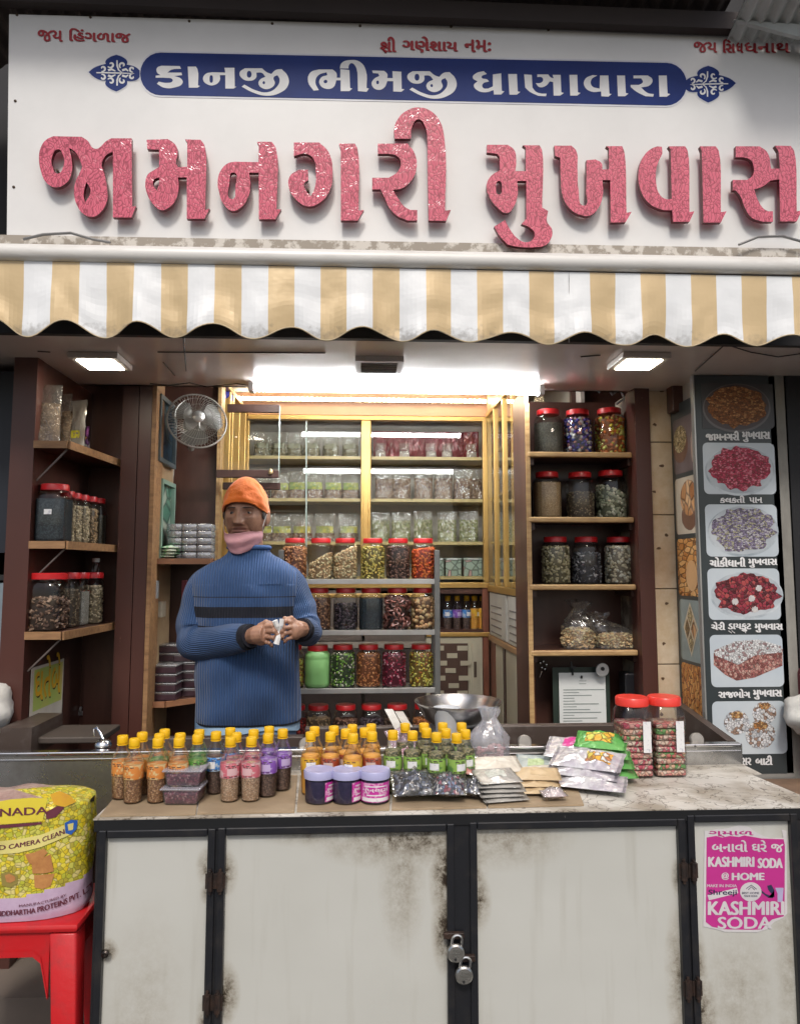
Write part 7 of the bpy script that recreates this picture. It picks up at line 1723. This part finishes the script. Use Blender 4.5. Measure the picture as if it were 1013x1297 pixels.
cabrow(1, (330, 355, 376, 398, 422, 444), 24, .165, pf, mixB, (ylb, .34, .60, .08, .92), 'lime-banded clear pouch on the second cabinet shelf', 'pouches with lime band, second shelf', .38)
cabrow(1, (487, 508, 536, 561, 586, 602), 25, .185, pf, mixB, None, 'tall pouch of brown mix on the second cabinet shelf', 'tall brown pouches, second shelf', .70)
cabrow(2, (334, 358, 383, 412, 442), 26, .165, pf, mixB, (yl2, .30, .54, .08, .92), 'yellow-banded clear pouch on the third cabinet shelf', 'pouches with yellow band, third shelf', .30)
cabrow(2, (482, 508, 536, 566, 593), 25, .18, pf, mixC, None, 'pouch of pale green mix on the third cabinet shelf', 'pale green pouches, third shelf', .72)
# flowery boxes on the lowest cabinet shelf
fb = seedmix('box_floral_print', [(.34, .42, .34), (.30, .38, .31), (.55, .34, .32), (.36, .44, .36), (.22, .30, .24), (.34, .42, .34)], 26, bump=0)
for i, px in enumerate((572, 598, 553)):
    q = at(px, 732, YK+.08); b_ = thing('sweet_box', ['pale green floral sweet box beside the cabinet end post', 'pale green floral sweet box nearest the rack post', 'pale green floral sweet box half behind the rack post'][(1, 0, 2)[i]], 'box', (q.x, YK+.08, shz[3]), 'floral sweet boxes', local=True)
    MB().rbox(-.052, .052, -.03, .05, .001, .090, .003).build('carton', fb, b_); MB().rbox(-.055, .055, -.034, .054, .091, .104, .003).build('lid', M('box_lid_green', (.42, .48, .42), .3), b_)
    MB().box(-.032, .032, -.036, -.0345, .094, .101).build('label', wht, b_)
for i, px in enumerate((330, 352, 376, 400, 425, 446)):
    pass
# niche bottles: dark with clear/yellow caps
for i, (px, k, cm) in enumerate(((567, 'blue', M('clear_cap', (.5, .5, .55), .3)), (579, 'purple', MT['clear_cap']), (591, 'blue', yellowcap), (601, 'amber', yellowcap), (611, 'amber', yellowcap))):
    q = at(px, 798, YK+.08); t = copy_thing(protos[k], loc=(q.x, YK+.08, at(590, 801, YK-.012).z+.001), rz=.3*i, label=['dark bottle with pale cap nearest the rack post in the low niche', 'dark bottle with lilac label second in the low niche', 'dark bottle with yellow cap in the middle of the low niche', 'amber bottle with yellow cap fourth in the low niche', 'amber bottle with yellow cap at the cabinet end of the low niche'][i], group='bottles in the low niche')
    t.scale = (1.05, 1.05, 1.22)
MB_ = bx('shelf', 540, 797.5, 612, 801, YK-.01, .2, brown, kb)
# contents of the side cabinet on the right
for si, z in enumerate(shz[:3]):
    for j, y in enumerate((3.36, 3.55, 3.78, 4.0)):
        pouch('snack_pouch', 'pouch behind the side cabinet glass, %s shelf, %s from the jar unit' % (('top', 'middle', 'lowest')[si], ORD[j]), 'pouch', XC+.10, y, z+.001, .13, .165, .035, pf, (mixD, mixB, mixC)[si] if j % 2 else mixB, None, 90+random.uniform(-8, 8), 'pouches in the side cabinet, %s shelf' % ('top', 'middle', 'lowest')[si], sd=j*3+si, fill=.6, nu=8, nv=8)
for si, z in enumerate(shz[:3]):
    for j, px in enumerate((322,)): pass
# bags on the top corner shelf
zsh = at(50, 559, YL).z
silv = M('silver_pouch', (.55, .53, .50), .25, .5, col2=(.42, .38, .32), vs=14, bump=.9, bs=35)
brnm = seedmix('pouch_brown_roast', [(.30, .19, .11), (.22, .13, .07), (.38, .26, .16)], 150)
for i, (px, Y, w_, h_, rz, lb, mt, cn, bd) in enumerate((
    (52, 2.68, .13, .215, 12, 'wide silver-topped pouch of brown roast snacks at the post end of the top corner shelf', pf, brnm, None),
    (66, 2.78, .10, .205, -58, 'pouch with black print turned sideways in the middle of the top corner shelf', pf, brnm, (M('black_print', (.03, .025, .04), .3), .05, .45, .1, .5)),
    (77, 2.84, .115, .215, -30, 'brown snack pouch with a crumpled clear top beside the sideways pouch', pf, brnm, None),
    (93, 2.92, .12, .21, -22, 'slim clear-topped pouch with a yellow mark on the top corner shelf', silv, brnm, (M('yellow_mark', (.65, .6, .05), .4), .28, .42, .55, .85)),
    (104, 3.0, .09, .12, -35, 'low purple and orange printed pouch at the end of the top corner shelf', seedmix('purple_orange_print', [(.3, .08, .3), (.6, .25, .08), (.5, .5, .52), (.15, .05, .2)], 30), brnm, None))):
    q = at(px, 560, Y); pouch('snack_pouch', lb, 'pouch', q.x, Y, zsh+.001, w_, h_, .05, mt, cn, bd, rz, None, sd=i*4.1, fill=.68)
# alcove: clear empty boxes pack + green packets, sweet boxes
cbx = film('clear_box_film', (.9, .91, .93), .25, .15, .28, (.72, .74, .78), bump=.5, bs=30)
k = 0
for r_ in range(5):
    for c_ in range(3):
        x = at(216+c_*19, 700, 3.2).x; z = zs1+.001+r_*.030
        b = MB(); b.rbox(-.031, .031, -.045, .045, .0, .029, .006)
        lb_ = 'clear empty box in the alcove block, %s row up, %s from the picture' % (ORD[r_], ORD[c_])
        if k == 0: o = tag(b.build('empty_box', cbx, smooth=True), lb_, 'box', 'block of empty clear boxes'); base_ = o
        else: o = base_.copy(); COL.objects.link(o); o['label'] = lb_
        o.location = (x+.02, 3.22, z); k += 1
gp2 = M('green_white_packet', (.06, .30, .08), .3, col2=(.6, .66, .55), vs=16, lo=.48, hi=.55, bump=.6)
for k in range(4):
    sachet('green_packet', 'green and white packet, %s in the flat pile in front of the clear boxes' % ('bottom', 'second', 'third', 'top')[k], 'packet', 213+random.uniform(-2, 3), 703, .085, .06, .016, zs1+.002+k*.0125, random.uniform(-12, 12), [gp2], 'green and white packets', sd=k*3, Yoff=0) 
for o in COL.objects:
    if o.name.startswith('green_packet') and o.get('group') == 'green and white packets': o.location.x = at(212, 700, 3.14).x+random.uniform(-.01, .01); o.location.y = 3.15
blkbox = M('date_box_black', (.035, .015, .022), .3, col2=(.06, .03, .04), vs=20); lidb = film('box_lid_clear', (.85, .85, .85), .3, .12, .35, (.6, .6, .6))
def datebox(x, y, z, rz, label):
    t = thing('sweet_box', label, 'box', (x, y, z), 'black sweet boxes', local=True, rz=R(rz))
    MB().rbox(-.062, .062, -.045, .045, 0, .028, .004).build('tray', blkbox, t); MB().rbox(-.066, .066, -.049, .049, .0285, .0345, .002).build('lid', lidb, t, smooth=True); return t
first = None
ordw = ('bottom', 'second', 'third', 'fourth', 'fifth', 'sixth')
for (px, Y, n_, ph) in ((206, 3.165, 4, 'front stack beside the wooden post'), (212, 3.27, 6, 'rear stack against the alcove back'), (238, 3.26, 5, 'stack half behind the blue jumper')):
    for k in range(n_):
        x = at(px, 800, Y).x+.012; lb = 'black sweet box with clear lid, %s in the %s' % (ordw[k], ph); z = zs2+.001+k*.036; rz = random.uniform(-6, 6)
        if first is None: first = datebox(x, Y, z, rz, lb)
        else: copy_thing(first, loc=(x, Y, z), rz=R(rz), label=lb)
# small fittings in the alcove
bx_ = at(196, 790, 3.2)
t = thing('wall_bracket', 'cream plastic switch box and narrow rack on the alcove side wall', 'switch box', (XA, 3.15, bx_.z))
MB().rbox(XA+.001, XA+.03, 3.14, 3.20, at(200, 782, 3.15).z, at(200, 762, 3.15).z, .004).build('housing', M('cream_plastic', (.5, .46, .36), .4), t)
MB().rbox(XA+.001, XA+.02, 3.09, 3.12, at(200, 758, 3.15).z, at(200, 735, 3.15).z, .006).build('socket', M('grey_plastic', (.35, .36, .36), .4), t)
tag(bx('red_file', 230, 735, 236, 775, YA-.03, .02, M('file_red', (.3, .06, .08), .5)), 'narrow dark red file standing behind the man\'s shoulder', 'file')
# ================================================================== THE SHOPKEEPER
YM0 = 2.85
man = thing('person', 'elderly man in blue ribbed jumper and orange cap, pink mask under his chin', 'person', (at(312, 900, YM0).x, YM0, ZF))
skin = M('brown_skin', (.38, .21, .14), .40, col2=(.25, .13, .085), vs=32, bump=.25, bs=120, dist=.002, sss=.0)
S_ = lambda px, py, Y=YM0: at(px, py, Y)
HC = S_(311.5, 655.5)
HROT = Matrix.Rotation(R(-7), 4, 'Z')
def g1(x, s): return math.exp(-(x/s)**2)
def headpt(u, v):
    a = 6.28318*u; ph = math.pi*(v-.5)
    x = .0765*math.cos(ph)*math.sin(a); y = -.094*math.cos(ph)*math.cos(a); z = .118*math.sin(ph)
    fr = max(0, -y/.094)
    if z < 0:
        k = min(1, -z/.115); x *= 1-.13*k**1.6; y = y*(1-.07*k) if y < 0 else y*(1-.35*k)
    d = 0; ax = abs(x)
    d += .0265*g1(x, .0125+.003*(z < -.01))*(max(0, min(1, (.032-z)/.060)) if z > -.030 else max(0, 1-(-.030-z)/.008))  # nose
    d += .0115*g1(ax-.0150, .0075)*g1(z+.025, .009)                                            # nostril wings
    d -= .0150*g1(ax-.030, .0155)*g1(z-.014, .0115)                                            # sockets
    d += .0070*g1(ax-.030, .022)*g1(z-.034, .008)                                              # brow
    d += .0045*g1(ax-.047, .018)*g1(z+.012, .016)                                              # cheekbone
    d += .0042*g1(ax-.030, .013)*g1(z+.005, .0045)                                             # bags under the eyes
    d -= .0062*g1(ax-(.022+(-z-.022)*.40), .0042)*(1 if -.062 < z < -.020 else 0)
    d += .0045*g1(ax-.045, .016)*g1(z+.048, .020)              # smile folds
    d += .0070*g1(x, .026)*g1(z+.0445, .0050)+.0075*g1(x, .022)*g1(z+.0565, .0060)               # lips
    d -= .0070*g1(x, .027)*g1(z+.0505, .0028)                                                  # mouth line
    d -= .0030*g1(x, .02)*g1(z+.075, .006)
    d += .0070*g1(x, .024)*g1(z+.094, .013)                                                    # chin
    d -= .0016*g1(z-.052, .002)*fr+.0016*g1(z-.062, .002)*fr
    y -= d*(1 if fr > .25 else 0)*min(1, max(0, (fr-.25)/.2))
    return Vector((x, y, z))
def HW(p): return HC+(HROT @ Vector(p))
b = MB(); b.grid(lambda u, v: HW(headpt(u, v)), 120, 96, wrap=True)
top_ = len(b.v)
# ears
for s in (-1, 1):
    e_ = MB(); e_.sphere((0, 0, 0), (.009, .018, .031), 16, 12)
    e_.warp(lambda p: Vector((p.x+s*.010*(p.y > 0)*p.y*30*.6, p.y, p.z+(.004 if p.y > 0 else 0))))
    e_.warp(lambda p: HW(Vector((s*.078+s*.35*max(0, p.y)+p.x, p.y+.006, p.z-.004)))); b.add(e_.v, e_.f)
# neck, trunk, limbs
b.tube([S_(316, 715, YM0+.02), S_(315, 700, YM0+.012), S_(314, 680, YM0+.01)], [.066, .058, .055], 20)
def pt(px, py, Y): return S_(px, py, Y)
b.tube([pt(314, 940, YM0), pt(314, 880, YM0), pt(314, 800, YM0), pt(314, 745, YM0), pt(315, 712, YM0)], [.13, .14, .145, .14, .06], 22, sx=1.0)
nT = 22*5
for i in range(len(b.v)-nT, len(b.v)):
    v = b.v[i]; b.v[i] = (v[0], YM0+(v[1]-YM0)*.62, v[2])
armL = [pt(264, 738, 2.85), pt(247, 772, 2.86), pt(240, 808, 2.83), pt(272, 812, 2.73), pt(318, 806, 2.625)]
armR = [pt(366, 735, 2.85), pt(383, 768, 2.86), pt(390, 797, 2.82), pt(384, 798, 2.72), pt(381, 797, 2.645)]
b.tube(armL, [.045, .042, .038, .034, .026], 14); b.tube(armR, [.043, .040, .036, .032, .026], 14)
for sx in (-1, 1):
    hx_ = man.location.x+sx*.085
    b.tube([(hx_, YM0, S_(314, 930).z), (hx_+sx*.01, YM0, ZF+.48), (hx_+sx*.015, YM0+.01, ZF+.09)], [.082, .058, .04], 14)
    b.sphere((hx_+sx*.02, YM0-.05, ZF+.04), (.042, .11, .035), 14, 10)
# hands: palm plus five fingers each, closing on a folded paper
def finger(pts, r=.0078): 
    P_ = [pt(*q) for q in pts]; b.tube(P_, [r*1.05]+[r*(1-.09*i) for i in range(1, len(P_))], 10); b.sphere(P_[-1], r*(1-.09*(len(P_)-1)), 10, 8)
    for q in P_[1:-1]: b.sphere(q, r*1.06, 10, 8)
# his right hand (palm hidden, back to the street)
b.tube([pt(317, 806, 2.63), pt(326, 804, 2.60), pt(336, 803, 2.585)], [.027, .033, .030], 14, sx=1.0)
b.sphere(pt(331, 804, 2.595), (.034, .024, .037), 16, 12)
finger([(336, 793.5, 2.585), (345, 793, 2.570), (351, 797, 2.572), (354, 800, 2.580)])
finger([(338, 799.5, 2.578), (347, 799.5, 2.562), (352, 804, 2.568), (354, 808, 2.580)], .0082)
finger([(337, 806.5, 2.580), (345, 807.5, 2.566), (349, 811, 2.574), (350, 814, 2.588)], .0079)
finger([(335, 813, 2.588), (341, 814.5, 2.576), (344, 817, 2.584), (345, 819, 2.595)], .0068)
finger([(328, 793, 2.60), (337, 788, 2.592), (347, 790, 2.588), (352, 794, 2.588)], .0092)
# his left hand
b.tube([pt(384, 797, 2.64), pt(377, 797, 2.61), pt(371, 797.5, 2.595)], [.026, .031, .028], 14)
b.sphere(pt(374, 798, 2.60), (.028, .024, .034), 16, 12)
finger([(370, 788.5, 2.59), (362, 787, 2.575), (357, 791, 2.574), (354, 795, 2.578)])
finger([(369, 794.5, 2.583), (361, 795, 2.568), (357, 799, 2.570), (355, 802, 2.576)], .0080)
finger([(369, 801, 2.585), (362, 802, 2.572), (358, 806, 2.575), (357, 809, 2.583)], .0076)
finger([(371, 807.5, 2.592), (364, 809, 2.582), (361, 812, 2.588), (360, 814, 2.597)], .0066)
finger([(376, 789, 2.60), (369, 783, 2.594), (361, 784, 2.590), (356, 788, 2.588)], .0090)
raw = bpy.data.meshes.new('body_raw'); raw.from_pydata(b.v, [], b.f); raw.update()
tmp = bpy.data.objects.new('body_raw', raw); COL.objects.link(tmp)
md = tmp.modifiers.new('r', 'REMESH'); md.mode = 'VOXEL'; md.voxel_size = .0027; md.use_smooth_shade = True
sm = tmp.modifiers.new('s', 'SMOOTH'); sm.factor = .5; sm.iterations = 1
dg = bpy.context.evaluated_depsgraph_get(); me = bpy.data.meshes.new_from_object(tmp.evaluated_get(dg)); me.name = 'body'
bpy.data.objects.remove(tmp)
me.materials.clear(); me.materials.append(skin)
lipm = M('lip_skin', (.30, .14, .105), .4, col2=(.24, .11, .085), vs=60)
me.materials.append(lipm); nailm = M('nail', (.36, .22, .17), .3); stub = M('grey_stubble_skin', (.17, .10, .075), .6, col2=(.25, .19, .16), vs=260, lo=.45, hi=.6); me.materials.append(stub)
inv = HROT.inverted()
idx = []
for p in me.polygons:
    q = inv @ (p.center-HC); k = 0
    if q.y < -.05 and abs(q.x) < .024 and -.061 < q.z < -.041: k = 1
    idx.append(k)
me.polygons.foreach_set('material_index', idx); me.polygons.foreach_set('use_smooth', [True]*len(idx))
link('body', me, man)
# eyes
def surf_y(x, z):
    best = 0
    lo, hi = -.12, 0
    ph = math.asin(max(-1, min(1, z/.118)))
    s_ = x/(.0765*math.cos(ph)); a = math.asin(max(-1, min(1, s_))); return headpt(a/6.28318 % 1, ph/math.pi+.5).y
eyew = M('eye_white', (.40, .34, .29), .2); irism = M('iris_dark', (.02, .012, .01), .1)
for s in (-1, 1):
    ex, ez = s*.031, .012; ey = surf_y(ex, ez)+.0095
    o = MB().sphere((0, 0, 0), .0125, 20, 14).warp(lambda p: HW(Vector((ex, ey, ez))+p)).build('eye', eyew, man, smooth=True)
    gz = Vector((-.16, -1, -.02)).normalized()
    MB().lathe([(.0064, 0), (.0052, .0008), (0, .0012)], 16, mx=Matrix.Translation(HW(Vector((ex, ey, ez))+gz*.0118)) @ HROT @ gz.to_track_quat('Z', 'Y').to_matrix().to_4x4()).build('iris', irism, o, smooth=True)
    for nm_, a0, a1, rr in (('upper_eyelid', .42, 1.5, .0135), ('lower_eyelid', -1.4, -.55, .0133)):
        def lid(u, v):
            az = math.pi*(u)-math.pi/2; el = a0+(a1-a0)*v
            return HW(Vector((ex, ey, ez))+Vector((rr*math.sin(az)*math.cos(el*.92)*1.25, -rr*math.cos(az)*math.cos(el)*1.0, rr*math.sin(el)*.9-.0022*abs(math.sin(az))*(1 if a0 > 0 else -1))))
        MB().grid(lid, 16, 6).build(nm_, skin, man, smooth=True)
    br = [HW((s*(.014+.036*k/7), surf_y(s*(.014+.036*k/7), .030)-.0010, .030+.0045*math.sin(k/7*2.4)-.004*(k/7))) for k in range(8)]
    MB().tube(br, [.0014, .002, .0022, .0022, .002, .0018, .0014, .0008], 6).build('eyebrow', M('grey_brow', (.05, .038, .034), .8), man, smooth=True)
# cap
capm_ = M('orange_knit', (.86, .20, .01), .75, col2=(.78, .15, .008), vs=10, bump=.5, bs=110, sheen=.3)
def cappt(u, v, th=0):
    a = 6.28318*u; fr = math.cos(a); side = abs(math.sin(a))
    zb = .050+.003*fr-.034*side**3-.034*(fr < 0)*abs(fr)        # rim height
    ph0 = math.asin(zb/.150); ph = ph0+(math.pi/2-ph0)*v
    rx, ry = .0855+th, .104+th; k = math.cos(ph)**.98
    z = zb+(.156-zb)*((math.sin(ph)-math.sin(ph0))/(1-math.sin(ph0)))**.92
    n_ = .009*noise.noise(Vector((math.sin(a)*2.5, fr*2.5, v*3.5)))+.003*noise.noise(Vector((math.sin(a)*6, fr*6, v*12)))-.003*g1(math.sin(a)+.05, .05)*(fr > 0)*(v > .1)
    kk = k/(math.cos(ph0)**.98)
    if v < .10: kk *= 1+.028*math.sin(v/.10*math.pi)
    return HW(Vector(((rx+n_)*kk*math.sin(a), -(ry+n_)*kk*fr, z)))
b = MB(); b.grid(lambda u, v: cappt(u, v), 64, 36, wrap=True); b.grid(lambda u, v: cappt(1-u, v*.3, -.006), 64, 8, wrap=True)
b.tube([cappt(k/64, .0)-(cappt(k/64, 0)-cappt(k/64, 0, -.003)) for k in range(64)], .0036, 8, closed=True)
b.build('knit_cap', capm_, man, smooth=True, angle=80)
# grey hair at the temples
b = MB()
for s in (-1, 1): b.sphere((0, 0, 0), (.006, .016, .018), 12, 8)
for i in range(len(b.v)):
    s = -1 if i < len(b.v)//2 else 1; p = Vector(b.v[i]); b.v[i] = tuple(HW(Vector((s*.0755, -.022, .008))+p))
b.build('sideburns', M('grey_black_hair', (.035, .03, .03), .8, col2=(.12, .11, .1), vs=200), man, smooth=True)
# pink mask pulled under the chin
pinkm = M('pink_mask_cloth', (.66, .36, .39), .75, col2=(.60, .30, .33), vs=9, bump=.25, bs=220)
def maskpt(u, v, o=0):
    a = (u-.5)*2.6; t = v      # v 0 top edge, 1 bottom
    rx = .0765+.004*math.sin(t*3.1); fr = math.cos(a)
    z = -.066+.016*(1-fr)-.074*t*(.42+.58*max(0, fr)**1.5)+.003*noise.noise(Vector((a*3, t*3, 2)))
    y = -(.098+.016*math.sin(t*math.pi*.85)-.030*t)*fr+.003*math.sin(t*11+a*.9)*(fr)
    return HW(Vector((rx*math.sin(a)*(1-.10*t), y-o*fr, z+.004*math.sin(a*3))))
b = MB(); b.grid(maskpt, 36, 22); b.grid(lambda u, v: maskpt(1-u, v, -.003), 36, 22)
mk = b.build('face_mask', pinkm, man, smooth=True, angle=80)
MB().tube([maskpt(u/20, 0, .0005) for u in range(21)], .0016, 5).build('mask_hem', pinkm, mk, smooth=True)
for s in (-1, 1):
    u_ = 0 if s < 0 else 1
    MB().tube([maskpt(u_, .1), HW((s*.076, -.035, -.035)), HW((s*.082, -.010, .008)), HW((s*.086, .004, .024)), HW((s*.085, .016, .012))], .0013, 5).build('ear_loop', M('white_elastic', (.7, .68, .66), .6), mk, smooth=True)
# jumper: lofted trunk with knitted ribs
def knit(name, c1, c2, n, axis_u=True):
    m, N, L, bb = _nodes(name); setp(bb, rough=.9, sheen=(.12 if 'blue' in name else 0))
    uv = N.new('ShaderNodeUVMap'); sp = N.new('ShaderNodeSeparateXYZ'); L.new(uv.outputs[0], sp.inputs[0])
    mu = N.new('ShaderNodeMath'); mu.operation = 'MULTIPLY'; mu.inputs[1].default_value = n*6.28318; L.new(sp.outputs[0], mu.inputs[0])
    si = N.new('ShaderNodeMath'); si.operation = 'SINE'; L.new(mu.outputs[0], si.inputs[0])
    mr = N.new('ShaderNodeMapRange'); L.new(si.outputs[0], mr.inputs[0]); mr.inputs[1].default_value = -1; mr.inputs[2].default_value = .4
    tc = N.new('ShaderNodeTexCoord'); nz = N.new('ShaderNodeTexNoise'); nz.inputs['Scale'].default_value = 7; L.new(tc.outputs['Object'], nz.inputs[0])
    mx = N.new('ShaderNodeMix'); mx.data_type = 'RGBA'; L.new(mr.outputs[0], mx.inputs[0]); mx.inputs[6].default_value = (*c2, 1); mx.inputs[7].default_value = (*c1, 1)
    hs = N.new('ShaderNodeHueSaturation'); vr = N.new('ShaderNodeMapRange'); L.new(nz.outputs[0], vr.inputs[0]); vr.inputs[1].default_value = .3; vr.inputs[2].default_value = .7; vr.inputs[3].default_value = .85; vr.inputs[4].default_value = 1.12
    L.new(vr.outputs[0], hs.inputs['Value']); L.new(mx.outputs[2], hs.inputs['Color']); L.new(hs.outputs[0], bb.inputs['Base Color'])
    bp = N.new('ShaderNodeBump'); bp.inputs['Strength'].default_value = .8; bp.inputs['Distance'].default_value = .0022; L.new(si.outputs[0], bp.inputs['Height']); L.new(bp.outputs[0], bb.inputs['Normal'])
    return m
blue = knit('blue_rib_knit', (.027, .072, .185), (.018, .050, .135), 84); blues = knit('blue_rib_sleeve', (.027, .072, .185), (.016, .047, .125), 50)
navyk = knit('navy_band_knit', (.008, .009, .018), (.004, .005, .01), 84)
def grid_uv(fn, nu, nv, name, mats, parent, mf=None, angle=70, flat=False):
    v = [fn(i/nu, j/nv) for j in range(nv+1) for i in range(nu+1)]; f = []; mi = []
    for j in range(nv):
        for i in range(nu): f.append((j*(nu+1)+i, j*(nu+1)+i+1, (j+1)*(nu+1)+i+1, (j+1)*(nu+1)+i)); mi.append(mf((i+.5)/nu, (j+.5)/nv) if mf else 0)
    me = bpy.data.meshes.new(name); me.from_pydata([tuple(p) for p in v], [], f)
    for m_ in mats: me.materials.append(m_)
    me.polygons.foreach_set('material_index', mi); me.polygons.foreach_set('use_smooth', [True]*len(f))
    ul = me.uv_layers.new(name='UVMap'); k = 0; d = []
    for q in f:
        for vi in q: d += [(v[vi].x+.02*(v[vi].y-YM0)+.0016*noise.noise(v[vi]*9))/(.0098*84) if flat else (vi % (nu+1))/nu, (vi//(nu+1))/nv]
    ul.data.foreach_set('uv', d); me.update(); return link(name, me, parent)
ROWS = [(913, 251, 381, .118), (903, 249.5, 381, .124), (870, 249, 380, .130), (835, 249, 379, .131), (800, 249, 378, .128), (770, 246, 379, .125), (748, 243, 382, .120), (734, 244, 381, .112), (723, 252, 376, .102), (714, 266, 366, .088), (707, 280, 354, .074), (701, 288, 344, .066), (695, 290.5, 341, .063)]
TT = len(ROWS)-1
def crm(P, t):
    i = min(int(t), len(P)-2); f_ = t-i; p0, p1, p2, p3 = P[max(i-1, 0)], P[i], P[i+1], P[min(i+2, len(P)-1)]
    return [.5*((2*b_)+(-a_+c_)*f_+(2*a_-5*b_+4*c_-d_)*f_*f_+(-a_+3*b_-3*c_+d_)*f_**3) for a_, b_, c_, d_ in zip(p0, p1, p2, p3)]
def trunk(u, v):
    py, l, r, dp = crm(ROWS, v*TT); a = 6.28318*u+math.pi/2; ca, sa = math.cos(a), math.sin(a); q = (abs(ca)**2.5+abs(sa)**2.5)**(-1/2.5)
    c = S_((l+r)/2, py); hw = (S_(r, py)-S_(l, py)).x/2
    # soft folds: drape from the elbows and across the belly
    fold = .011*math.sin((py-800)*.085+ca*2.6+1.5*noise.noise(Vector((ca*2, py*.012, 3))))*max(0, -sa)*(1 if py > 800 else .25)*(.6+.4*noise.noise(Vector((ca*3, py*.02, 1))))
    fold += .013*noise.noise(Vector((ca*3.0, sa*3, py*.028)))*(1 if py > 740 else .4)
    belly = .018*g1(py-850, 55)*max(0, -sa)
    return Vector((c.x+hw*q*ca*(1+fold*2), YM0+(dp+belly+fold)*q*sa*.98, c.z))
def mfz(u, v):
    py = crm(ROWS, v*TT)[0]
    if 766.5 < py < 780: return 1
    if 754 < py < 756 or 789.5 < py < 791.2: return 1
    return 1 if py > 910.5 else 0
jm = grid_uv(trunk, 120, 220, 'jumper', [blue, navyk], man, mfz, flat=True)
def sleeve(P, rs, name, wr):
    PP = [tuple(p)+(r,) for p, r in zip(P, rs)]; n = len(PP)-1
    def fn(u, v):
        x, y, z, r = crm(PP, v*n); x2, y2, z2, _ = crm(PP, min(v*n+.05, n)); x0, y0, z0, _ = crm(PP, max(v*n-.05, 0))
        t = Vector((x2-x0, y2-y0, z2-z0)).normalized(); uu = t.cross(Vector((0, -1, .15))).normalized(); bb_ = t.cross(uu)
        a = 6.28318*u; w_ = 1+wr*1.5*math.sin(v*40+math.sin(a)*2.2+2*noise.noise(Vector((math.cos(a), v*3, 0))))*g1(v-.52, .2)+.09*noise.noise(Vector((math.cos(a)*1.6, math.sin(a)*1.6, v*7)))
        return Vector((x, y, z))+(uu*math.cos(a)+bb_*math.sin(a))*r*w_
    return grid_uv(fn, 56, 70, name, [blues, navyk], jm, lambda u, v: 1 if v > .955 else 0)
sleeve([pt(270, 728, 2.86), pt(258, 744, 2.855), pt(250, 772, 2.855), pt(246, 800, 2.84), pt(250, 814, 2.80), pt(270, 814, 2.745), pt(295, 810, 2.69), pt(317, 806, 2.635)], [.050, .064, .066, .066, .064, .060, .055, .043], 'sleeve', .035)
sleeve([pt(358, 726, 2.86), pt(370, 742, 2.855), pt(380, 768, 2.85), pt(387, 790, 2.82), pt(390, 800, 2.78), pt(387, 799, 2.72), pt(382, 797.5, 2.655)], [.046, .056, .056, .054, .052, .048, .041], 'sleeve', .035)
MB().tube([trunk(u/40, 1)+Vector((0, 0, .004)) for u in range(40)], .009, 10, closed=True).build('collar', M('blue_collar_knit', (.045, .11, .27), .85, bump=.4, bs=150), jm, smooth=True)
for (P_, r_) in (((pt(313, 806, 2.645), pt(319, 805.5, 2.625)), .040), ((pt(384, 797.5, 2.668), pt(381, 797.3, 2.648)), .039)):
    MB().tube(P_, r_, 24).build('cuff', M('navy_cuff', (.008, .009, .018), .9), jm, smooth=True)
# shirt tail and jeans
den = M('light_denim', (.19, .30, .44), .8, col2=(.14, .23, .36), vs=14, bump=.4, bs=220)
b = MB()
hipz = S_(314, 905).z
for sx in (-1, 1):
    cx_ = man.location.x+sx*.088
    b.tube([(cx_, YM0, hipz), (cx_, YM0, hipz-.12), (cx_+sx*.008, YM0, ZF+.48), (cx_+sx*.014, YM0, ZF+.07)], [.098, .098, .078, .068], 20)
b.tube([(man.location.x, YM0, hipz+.04), (man.location.x, YM0, hipz-.14)], [.105, .10], 24)
for i in range(len(b.v)-48, len(b.v)): v = b.v[i]; b.v[i] = (man.location.x+(v[0]-man.location.x)*1.72, YM0+(v[1]-YM0)*1.02, v[2])
b.build('jeans', den, man, smooth=True)
sh_ = M('pale_blue_shirt', (.34, .48, .62), .8, col2=(.28, .42, .56), vs=10)
def tail(u, v):
    p = trunk(.30+.14*u if True else u, 0.0); q = trunk((.0+u) % 1, .0); dz = -.030*v*(1+.3*math.sin(u*19)); k = .975
    return Vector((man.location.x+(q.x-man.location.x)*k, YM0+(q.y-YM0)*k, q.z+.006+dz))
MB().grid(tail, 80, 4).build('shirt_tail', sh_, man, smooth=True)
for sx in (-1, 1):
    hx_ = man.location.x+sx*.105
    b = MB(); b.sphere((hx_, YM0-.05, ZF+.045), (.05, .13, .044), 18, 12); b.warp(lambda p: Vector((p.x, p.y, max(p.z, ZF+.001)))); b.build('shoe', M('black_shoe', (.02, .02, .02), .4), man, smooth=True)
# folded white paper in his fingers: rests in the hands, so a thing of its own
fp = thing('paper_twist', 'small twist of white paper pinched between the shopkeeper\'s fingers', 'paper', pt(354, 800, 2.57))
b = MB()
for (a, c, r0, r1) in (((352, 800, 2.574), (348, 786, 2.562), .006, .010), ((354, 800, 2.572), (357, 784, 2.565), .006, .008), ((353, 800, 2.572), (350, 816, 2.563), .006, .011)):
    b.tube([pt(*a), pt((a[0]+c[0])/2+1, (a[1]+c[1])/2, 2.565), pt(*c)], [r0, (r0+r1)/2*1.1, r1], 7)
b.build('twist', M('tissue_white', (.74, .74, .74), .7), fp)
